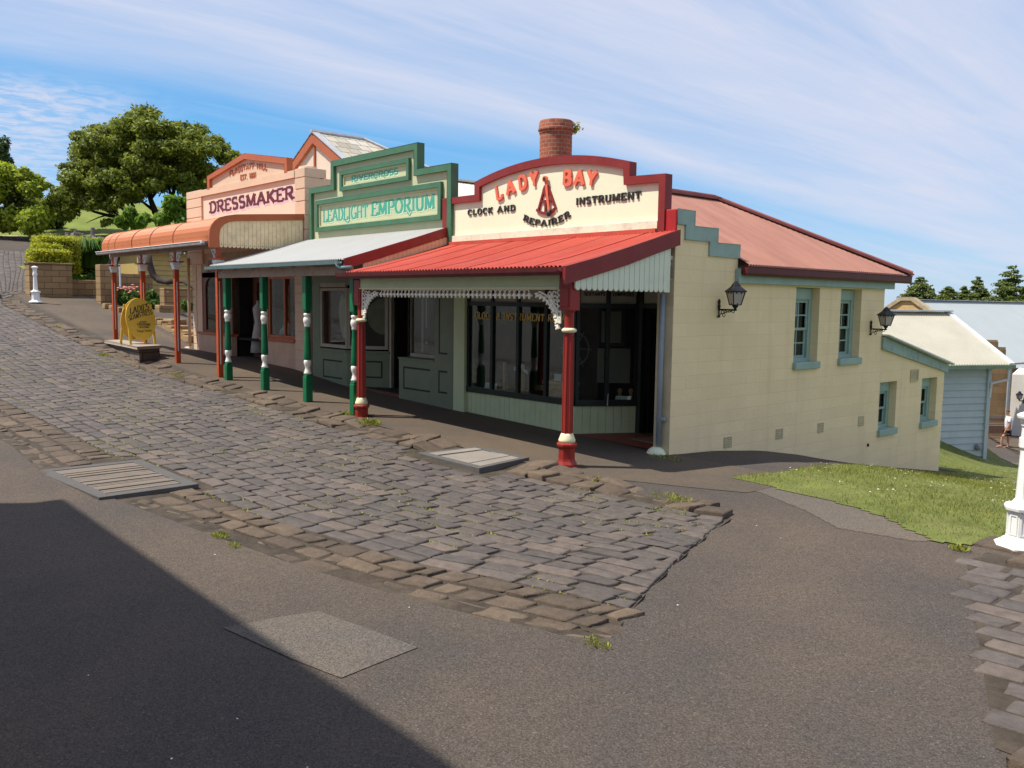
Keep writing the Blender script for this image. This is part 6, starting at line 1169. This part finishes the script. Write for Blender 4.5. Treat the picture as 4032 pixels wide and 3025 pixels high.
for (x, y, r_) in cl_:
    for q in range(6 if r_ > 80 else 3):
        dd = D0+rr.uniform(-4.2, 4.2); c = PA(x+rr.gauss(0, r_*.42), y+rr.gauss(0, r_*.34), dd); s_ = r_*.45208*dd/FPX*rr.uniform(.5, .9); bl.append((*c, s_*1.2, s_*1.2, s_*.75))
for q in range(60):
    a_, u_ = rr.uniform(0, 6.283), rr.random()**.5; x, y = 1270+600*u_*math.cos(a_), 520+350*u_*math.sin(a_)
    if y > 760: continue
    c = PA(x, y, D0+rr.uniform(-1, 4)); s_ = rr.uniform(75, 115)*.45208*D0/FPX; bl.append((*c, s_*1.1, s_*1.1, s_*.8))
leaves(bl, 125000, .09, .18, 'crown', L_tree, bt, 3, shell=.35)
k = MB()
def limb(pts, r0, r1): n_ = len(pts); k.tube([PA(*p) if len(p) == 3 else PA(p[0], p[1], D0) for p in pts], [r0+(r1-r0)*i/(n_-1) for i in range(n_)], 8)
limb([(1230, 1160), (1150, 1070), (1050, 1010), (930, 990), (820, 960, 61), (700, 900, 60)], .22, .05); limb([(1150, 1070), (1100, 960, 63), (1000, 880), (900, 830), (820, 780)], .14, .04); limb([(1250, 1160), (1200, 1050), (1150, 900, 60), (1120, 760), (1080, 620)], .16, .04)
limb([(1410, 1150), (1405, 1050), (1350, 960), (1310, 850), (1290, 700), (1270, 450)], .36, .06); limb([(1405, 1050), (1460, 940), (1500, 850), (1530, 700), (1560, 520)], .24, .05); limb([(1620, 1100), (1560, 1010), (1510, 900, 60), (1480, 780), (1420, 600)], .22, .05); limb([(1350, 960), (1250, 880, 63), (1160, 820), (1020, 740)], .12, .03)
limb([(1560, 1010), (1640, 900), (1720, 760, 64), (1800, 650)], .14, .03); limb([(1310, 850), (1400, 740, 60), (1440, 600), (1450, 400)], .12, .03); limb([(930, 990), (860, 1010), (790, 1040), (750, 1060)], .06, .015); limb([(1050, 1010), (960, 930, 64), (870, 900), (760, 850)], .08, .02)
for q in range(26):
    x, y = rr.uniform(780, 1650), rr.uniform(700, 950); dd = D0+rr.uniform(-3, 3); k.tube([PA(x, y, dd), PA(x+rr.uniform(-60, 60), y-rr.uniform(40, 80), dd), PA(x+rr.uniform(-140, 140), y-rr.uniform(60, 170), dd+rr.uniform(-1, 1))], [.05, .035, .015], 5)
k.build('trunk', C_bark, bt, smooth=True)
def shrub(name, label, cat, pts, d, n, s0, s1, m, seed, zsq=.9, core=True, group=None):
    """pts: pixel blobs (px, py, radius px) at depth d"""
    c0_ = P(pts[0][0], pts[0][1], d); base = (c0_[0], c0_[1], c0_[2]-pts[0][2]*d/FPX); t = thing(name, base, label, cat, group); r = random.Random(seed); b_ = []
    for x, y, q in pts:
        for j in range(3):
            dd = d+r.uniform(-.8, .8)*q*d/FPX; c = P(x+r.gauss(0, q*.28), y+r.gauss(0, q*.24), dd); s_ = q*d/FPX*r.uniform(.6, .85); b_.append((*c, s_, s_, s_*zsq))
    leaves(b_, n, s0, s1, 'foliage', m, t, seed)
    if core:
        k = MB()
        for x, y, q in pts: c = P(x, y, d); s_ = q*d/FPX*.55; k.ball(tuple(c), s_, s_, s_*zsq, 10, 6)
        k.build('dark_core', C_core, t)  # near-black balls: the shade deep inside the foliage, put in as colour
    return t
shrub('large_shrub', 'huge feathery lime green shrub at the left edge beside the road', 'shrub', [(40, 760, 85), (-60, 740, 90), (120, 740, 60), (60, 840, 85), (-40, 850, 80), (150, 840, 70), (20, 690, 55), (90, 690, 45)], 57, 26000, .07, .20, L_lime, 11)
shrub('large_shrub', 'dark rounded shrub at the foot of the big tree beside the lawn', 'shrub', [(180, 880, 60), (120, 890, 60), (210, 890, 45), (60, 900, 55), (0, 905, 55)], 67, 12000, .08, .18, L_dark, 12)
shrub('gum_tree', 'dark tree top rising behind the lime shrub at the far left', 'tree', [(0, 610, 45), (-40, 600, 60), (25, 640, 30), (10, 580, 30)], 95, 2600, .14, .30, L_dark, 13, core=False)
shrub('broadleaf_shrub', 'bright green broad leaved shrub behind the curved verandah roof', 'shrub', [(690, 820, 45), (720, 860, 45), (560, 870, 35), (640, 870, 40), (480, 880, 30), (740, 790, 30), (520, 845, 25)], 52, 5000, .12, .26, L_bright, 14, core=False)
# clipped hedges
def hedge(label, x0, x1, y0, y1, z0, z1, n, m, seed):
    t = thing('clipped_hedge', ((x0+x1)/2, (y0+y1)/2, z0), label, 'hedge', 'clipped hedges above the garden wall'); MB().box(x0+.12, x1-.12, y0+.12, y1-.12, z0, z1-.1).build('dark_core', C_core, t, bevel=.1)  # near-black inner box stands for the shade between the leaves
    r = np.random.default_rng(seed); q = n; f = r.integers(0, 5, q); U = r.uniform(0, 1, (q, 3)); X = x0+(x1-x0)*U[:, 0]; Y = y0+(y1-y0)*U[:, 1]; Zz = z0+(z1-z0)*U[:, 2]
    X = np.where(f == 0, x1, np.where(f == 1, x0, X)); Y = np.where(f == 2, y0, np.where(f == 3, y1, Y)); Zz = np.where(f == 4, z1, Zz); C = np.stack([X, Y, Zz], -1)+r.normal(0, .05, (q, 3))
    nr = r.normal(0, 1, (q, 3))+np.array((.4, 0, .9)); nr /= np.linalg.norm(nr, axis=1)[:, None]; a = np.cross(nr, r.normal(0, 1, (q, 3))); a /= np.linalg.norm(a, axis=1)[:, None]; b = np.cross(nr, a); s = r.uniform(.03, .065, q)[:, None]
    npmesh('foliage', np.stack([C-a*s, C+b*s*.6, C+a*s, C-b*s*.6], 1).reshape(-1, 3), np.arange(q*4).reshape(-1, 4), m, t)
hedge('front low clipped yellow green hedge directly on the sandstone wall', -39.3, -38.3, 8.72, 10.0, 2.85, 3.34, 7000, L_gold, 21); hedge('middle low clipped golden hedge just behind the front one', -40.4, -39.6, 9.1, 10.05, 2.9, 3.62, 4500, L_gold, 22)
hedge('tallest clipped golden hedge behind the two low ones', -42.4, -41.0, 9.65, 11.1, 2.6, 4.02, 9000, L_gold, 23); hedge('rearmost clipped golden hedge beside the rough stone row', -45.4, -44.2, 10.3, 13.0, 2.6, 4.25, 7000, L_gold, 24)
# strap-leaved clump
def strap(name, label, c, rad, h, n, m, seed, wd=.035):
    r = random.Random(seed); V = []; F = []
    for i in range(n):
        a = r.uniform(0, 6.283); q = rad*r.random()**.6; b = np.array((c[0]+q*math.cos(a)*.5, c[1]+q*math.sin(a)*.5, c[2])); d = np.array((math.cos(a), math.sin(a), 0)); s_ = np.array((-d[1], d[0], 0))*wd; l = r.uniform(.6, 1.1)
        pts = [b, b+d*rad*.25*l+np.array((0, 0, h*.7*l)), b+d*rad*.6*l+np.array((0, 0, h*.95*l)), b+d*rad*1.0*l+np.array((0, 0, h*.65*l))]; k_ = len(V)
        for j, p in enumerate(pts): w_ = (1, 1.1, .9, .15)[j]; V += [p-s_*w_, p+s_*w_]
        F += [[k_+2*j, k_+2*j+1, k_+2*j+3, k_+2*j+2] for j in range(3)]
    o = npmesh(name, V, F, m); tag(o, label, 'plant'); return o
strap('strap_leaved_plant', 'glossy dark green strap leaved clump spilling over the low recessed wall', P(345, 1055, 40), 1.5, 1.25, 900, L_mid, 31, .035)
shrub('leafy_shrub', 'dark leafy bush behind the far orange post under the verandah', 'shrub', [(500, 1030, 45), (540, 1020, 40), (470, 1010, 30)], 38, 3500, .06, .13, L_dark, 33)
shrub('garden_shrub', 'small green shrub below the strap leaved clump at the wall end', 'shrub', [(385, 1090, 24), (360, 1100, 20)], 38.2, 1500, .04, .08, L_mid, 34)
fb = shrub('flowering_bush', 'leafy green bush with pink flower heads in the bed behind the sandwich board', 'bush', [(500, 1170, 40), (540, 1180, 40), (580, 1185, 38), (475, 1190, 28), (620, 1190, 34), (655, 1200, 28), (600, 1160, 26)], 34.2, 9000, .04, .085, L_mid, 35)
k = MB(); r = random.Random(8)
for q in range(26): x, y = r.gauss(500, 22), r.gauss(1135, 7); k.ball(tuple(P(x, y, 33.6+r.uniform(-.4, .4))), .06, .06, .035, 7, 4)
for x, y in ((655, 1145), (660, 1150), (545, 1150)): k.ball(tuple(P(x, y, 33.6)), .06, .06, .04, 7, 4)
k.build('flower_heads', mat('salmon_flower', (.62, .25, .20), .7, .2, 8), fb)
shrub('fern_clump', 'low ferny green clump beside the downpipe of the peach shop', 'plant', [(730, 1205, 22), (745, 1215, 16)], 31, 900, .05, .1, L_mid, 36, core=False)
o = npmesh('lavender_clump', *(lambda p: (p.reshape(-1, 3), np.arange(len(p)*4).reshape(-1, 4)))(np.array([[P(388+random.gauss(0, 7), 1150+random.gauss(0, 9), 36.9)+np.array(o_)*.05 for o_ in ((0, 0, -.5), (.4, .3, 0), (0, 0, 1), (-.4, -.3, 0))] for _ in range(160)]).reshape(-1, 4, 3)), mat('lavender', (.30, .27, .40), .8, .3, 9)); tag(o, 'greyish lavender clump at the foot of the stepped sandstone pier', 'plant')
k = MB(); E_ = lambda x, y, d: P(350+x*.40687, 850+y*.40687, d); k.tube([E_(570, 380, 33), E_(585, 470, 33), E_(620, 570, 33), E_(680, 625, 33), E_(760, 640, 32.5), E_(840, 630, 32)], [.14, .13, .125, .12, .11, .09], 9); k.tube([E_(840, 630, 32), E_(920, 640, 31.5), E_(1000, 700, 31)], [.09, .06, .03], 7); o = k.build('crooked_trunk', C_bark, smooth=True); tag(o, 'bare crooked tree trunk curving low in front of the mustard cottage', 'tree')
k = MB().tube([E_(305, 690, 34), E_(297, 470, 34)], .035, 8); o = k.build('metal_stake', C_galv); tag(o, 'thin grey metal stake standing among the bushes near the left posts', 'stake')
# posts, rough stones and purple flowers at the edge of the lawn
for i, (x0, x1, y0, y1, d) in enumerate(((257, 276, 917, 950, 50), (291, 308, 907, 942, 50), (357, 373, 897, 930, 50))):
    a = P((x0+x1)/2, y1+14, d); b = P((x0+x1)/2, y0, d); w_ = (x1-x0)/2*d/FPX; m = MB().tube([a, b], w_, 10); o = m.build('timber_post', mat('grey_timber', (.16, .14, .125), .9, .2, 8, .5, 30, stretch=(3, 3, .6)), bevel=.02); tag(o, ('left most and lowest grey timber post stump beside the rough stones', 'middle grey timber post stump beside the rough stones', 'right grey timber post stump rising from the rough stones')[i], 'post', 'timber post stumps on the lawn edge')
sw_ = MB(); r = random.Random(4)
for q in range(150):
    t = r.random(); x = 285+150*t; y = 937+22*t+r.uniform(-14, 22); c = P(x, y, 49.5+r.uniform(-.8, .8)); s_ = r.uniform(.09, .24); sw_.obox(c, (s_, r.uniform(-.05, .05), r.uniform(-.04, .04)), (r.uniform(-.05, .05), s_*.8, 0), (0, .02, s_*.55))
o = sw_.build('rubble_wall', stonemat('rubble', (.10, .085, .065), (.28, .24, .18), .9, .5, .2, .5), bevel=.04); tag(o, 'heap like rubble stone wall with purple flowers along the lawn', 'wall')
leaves([(*P(x, y, 48.6), .5, .5, .25) for x, y in ((335, 945), (350, 950), (370, 948), (385, 960), (395, 970))], 900, .03, .07, 'purple_flowers', mat('purple_petals', (.36, .30, .52), .8, .25, 9), o, 41)
bank = mat('bank_turf', (.15, .19, .03), .9, .3, .35, .6, 20, dirt=.5, dirtc=(.28, .25, .07), ds=.25); polysheet('hill_lawn', [(-67.5, 9), (-67.5, 14), (-64, 17), (-55, 17.5), (-46, 15), (-41, 13), (-41, 10.2), (-46, 10.4), (-50, 11), (-50, 40), (-60, 60), (-130, 80), (-130, 9)], .03, bank, .8)
polysheet('sandy_verge', [(-66.2, 6), (-66.6, 14), (-68.3, 15), (-69, 6)], .045, mat('sand', (.42, .30, .16), .9, .15, 1.2), .5)
leaves([(x, y, T1(x, y)+.2, .5, .5, .3) for x, y in ((-43, 11), (-42.2, 11.6), (-44, 11.5), (-41.6, 12.4), (-41.5, 11))], 1500, .05, .11, 'ground_cover', L_bright, None, 43)
tag(bpy.data.objects['ground_cover'], 'loose bright green ground cover between the hedges and rubble wall', 'plants', kind='stuff')

# ---------------------------------------------------------------- pines beyond the hall
JX = lambda x, y: (3300+x*.33092, 1000+y*.33092)
def pine(ax_, ay_, x0, x1, yb, d, label, seed, n=9000):
    r = random.Random(seed); top = P(*JX(ax_, ay_), d); bot = P(*JX((x0+x1)/2, yb), d); H = top[2]-bot[2]; R0 = (x1-x0)/2*.33092*d/FPX*1.12; zb = bot[2]-H*.8; t = thing('norfolk_pine', (bot[0], bot[1], zb), label, 'pine tree', 'pines beyond the hall'); b_ = []
    tiers = 12
    for i in range(tiers):
        f = i/(tiers-1); z = top[2]-f*(H*1.35); rr_ = R0*(.10+.95*f**.8); cx_, cy_ = top[0]+(bot[0]-top[0])*min(1, f), top[1]+(bot[1]-top[1])*min(1, f); q = int(4+9*f)
        for j in range(q):
            a = r.uniform(0, 6.283); u = rr_*r.uniform(.45, .95); s_ = rr_*r.uniform(.26, .46)+.3; b_.append((cx_+u*math.cos(a), cy_+u*math.sin(a), z+r.uniform(-.15, .25)*H/tiers*2, s_, s_, s_*.30))
    leaves(b_, n, .10, .26, 'crown', L_pine, t, seed, shell=.3, up=.8)
    k = MB().tube([(bot[0], bot[1], zb), tuple(top-np.array((0, 0, .4)))], [.35, .05], 8)
    for bb in b_[::2]: k.tube([(bot[0], bot[1], bb[2]-.3), (bb[0], bb[1], bb[2])], [.07, .03], 4)
    k.build('trunk', C_bark, t)
pine(980, 292, 755, 1170, 575, 110, 'broad conical dark pine nearest the sandstone gable', 51); pine(1305, 398, 1165, 1470, 580, 118, 'short flat topped pine second from the gable', 52); pine(1500, 402, 1420, 1640, 580, 121, 'small low pine in front of the slender tall one', 53, 6000); pine(1665, 287, 1520, 1810, 580, 116, 'slender tall pine in the middle of the row', 54); pine(2065, 165, 1800, 2330, 580, 106, 'tallest open branched pine at the right edge', 55, 14000)

# ---------------------------------------------------------------- the walking man
ft = ray_ground(3962, 1764); dm = float((ft-CAM)@_fw); ku = .0048
SK = mat('skin_tan', (.42, .22, .14), .6, .08); C_shirt = mat('white_shirt', (.78, .78, .78), .8, .05, 6); C_shorts = mat('black_shorts', (.015, .015, .017), .8, .2, 6); C_hair = mat('brown_hair', (.10, .05, .03), .8, .3, 20)
mt_ = thing('person', (ft[0], ft[1], ft[2]), 'man in white shirt and black shorts walking left in sandals on the far path', 'person'); wl_ = RH; bk = FH
def J(x, y, dpt=0.0): return ft+wl_*((x-885)*ku)+np.array((0, 0, (612-y)*ku))+bk*dpt
def skin(name, chains, m, par, sub=2):
    vs = []; es = []; rs = []; key = {}
    for ch_ in chains:
        prev = None
        for p, r_ in ch_:
            kk = tuple(np.round(p, 4))
            if kk not in key: key[kk] = len(vs); vs.append(p-np.array(wloc(par))); rs.append(r_)
            i = key[kk]
            if prev is not None and prev != i: es.append((prev, i))
            prev = i
    me = bpy.data.meshes.new(name); me.from_pydata([tuple(v) for v in vs], es, []); o = bpy.data.objects.new(name, me); col.objects.link(o); o.parent = par; me.materials.append(m)
    md = o.modifiers.new('skin', 'SKIN'); md.use_smooth_shade = True
    for v, r_ in zip(me.skin_vertices[0].data, rs): v.radius = (r_, r_)
    me.skin_vertices[0].data[0].use_root = True
    s_ = o.modifiers.new('sub', 'SUBSURF'); s_.levels = sub; s_.render_levels = sub; return o
pel, chest, neck = (J(888, 450), .13), (J(893, 345), .155), (J(886, 306), .055)
lh, rh_ = (J(872, 462, -.08), .085), (J(898, 462, .08), .085)
skin('body', [[pel, (J(891, 400), .13), chest, neck, (J(878, 288), .065), (J(874, 272), .085), (J(876, 262), .07)],
    [pel, lh, (J(830, 508, -.08), .055), (J(826, 545, -.08), .05), (J(828, 588, -.08), .036), (J(800, 594, -.08), .036), (J(782, 596, -.08), .028)],
    [pel, rh_, (J(906, 520, .08), .055), (J(908, 555, .08), .05), (J(910, 602, .08), .036), (J(885, 609, .08), .036), (J(868, 611, .08), .028)],
    [chest, (J(872, 325, -.19), .06), (J(872, 385, -.24), .042), (J(850, 430, -.22), .033), (J(836, 455, -.2), .03), (J(831, 468, -.2), .02)],
    [chest, (J(905, 325, .19), .06), (J(928, 380, .22), .042), (J(922, 425, .2), .033), (J(915, 445, .2), .028)]], SK, mt_)
skin('shirt', [[(J(889, 448), .15), (J(892, 400), .16), (J(893, 345), .175), (J(888, 316), .09)], [(J(893, 345), .175), (J(872, 325, -.19), .085), (J(871, 368, -.235), .07)], [(J(893, 345), .175), (J(905, 325, .19), .085), (J(922, 365, .22), .07)]], C_shirt, mt_)
skin('shorts', [[(J(888, 450), .155), (J(872, 466, -.08), .115), (J(846, 494, -.08), .09)], [(J(888, 450), .155), (J(898, 466, .08), .115), (J(905, 505, .08), .09)]], C_shorts, mt_)
c = J(878, 266); MB().ball(tuple(c), .088, .088, .082, 12, 8).build('hair', C_hair, mt_, smooth=True)
fc = MB(); fc.ball(tuple(J(857, 276)), .02, .02, .022, 8, 5); fc.ball(tuple(J(877, 278, -.085)), .02, .012, .03, 8, 5); fc.build('nose_and_ear', SK, mt_, smooth=True)
sd_ = MB()
for x, y, dp in ((806, 600, -.08), (888, 615, .08)): sd_.obox(J(x, y, dp), wl_*.14, bk*.05, np.array((0, 0, .012)))
sd_.build('sandal', mat('sandal_tan', (.30, .17, .10), .8), mt_, bevel=.01)

# ---------------------------------------------------------------- the building across the street that shades the near asphalt
ob = thing('facing_building', (-5, -4, -.6), 'tall pale building on the near side of the street shading the near asphalt', 'building')
MB().box(-12.55, 2.5, -6, -1.25, -1.5, 7.1).build('walls', mat('white_wall', (.50, .46, .40), .8, .04), ob); MB().box(-12.65, 2.6, -6, -1.15, 7.1, 7.2).build('parapet_coping', C_pier2, ob)
k = MB()
for x in (-11, -8, -5, 1): k.box(x-.5, x+.5, -1.26, -1.22, .6, 2.4)
k.build('windows', C_dkgreen, ob)
k = MB()
for (x, y, z, s_) in ((-1.55, 6.2, .0, .0),): pass
# bird droppings and pale flecks on the asphalt
fl = MB(); r = random.Random(9)
for q in range(26):
    x, y = r.uniform(-8, -2.2), r.uniform(.8, 8.5)
    if in_street_ok(x, y) if 'in_street_ok' in globals() else (y > float(Yasp(x)) and x < float(Xend(y))): continue
    s_ = r.uniform(.005, .012); a0 = r.uniform(0, 6); z = T1(x, y)+.008; fl.add([(x+s_*(1+.5*math.sin(a*2))*math.cos(a+a0), y+s_*.7*math.sin(a+a0), z) for a in np.linspace(0, 5.4, 7)], [tuple(range(7))])
o = fl.build('pale_flecks', C_wht); tag(o, 'small white flecks scattered over the asphalt', 'flecks', kind='stuff')
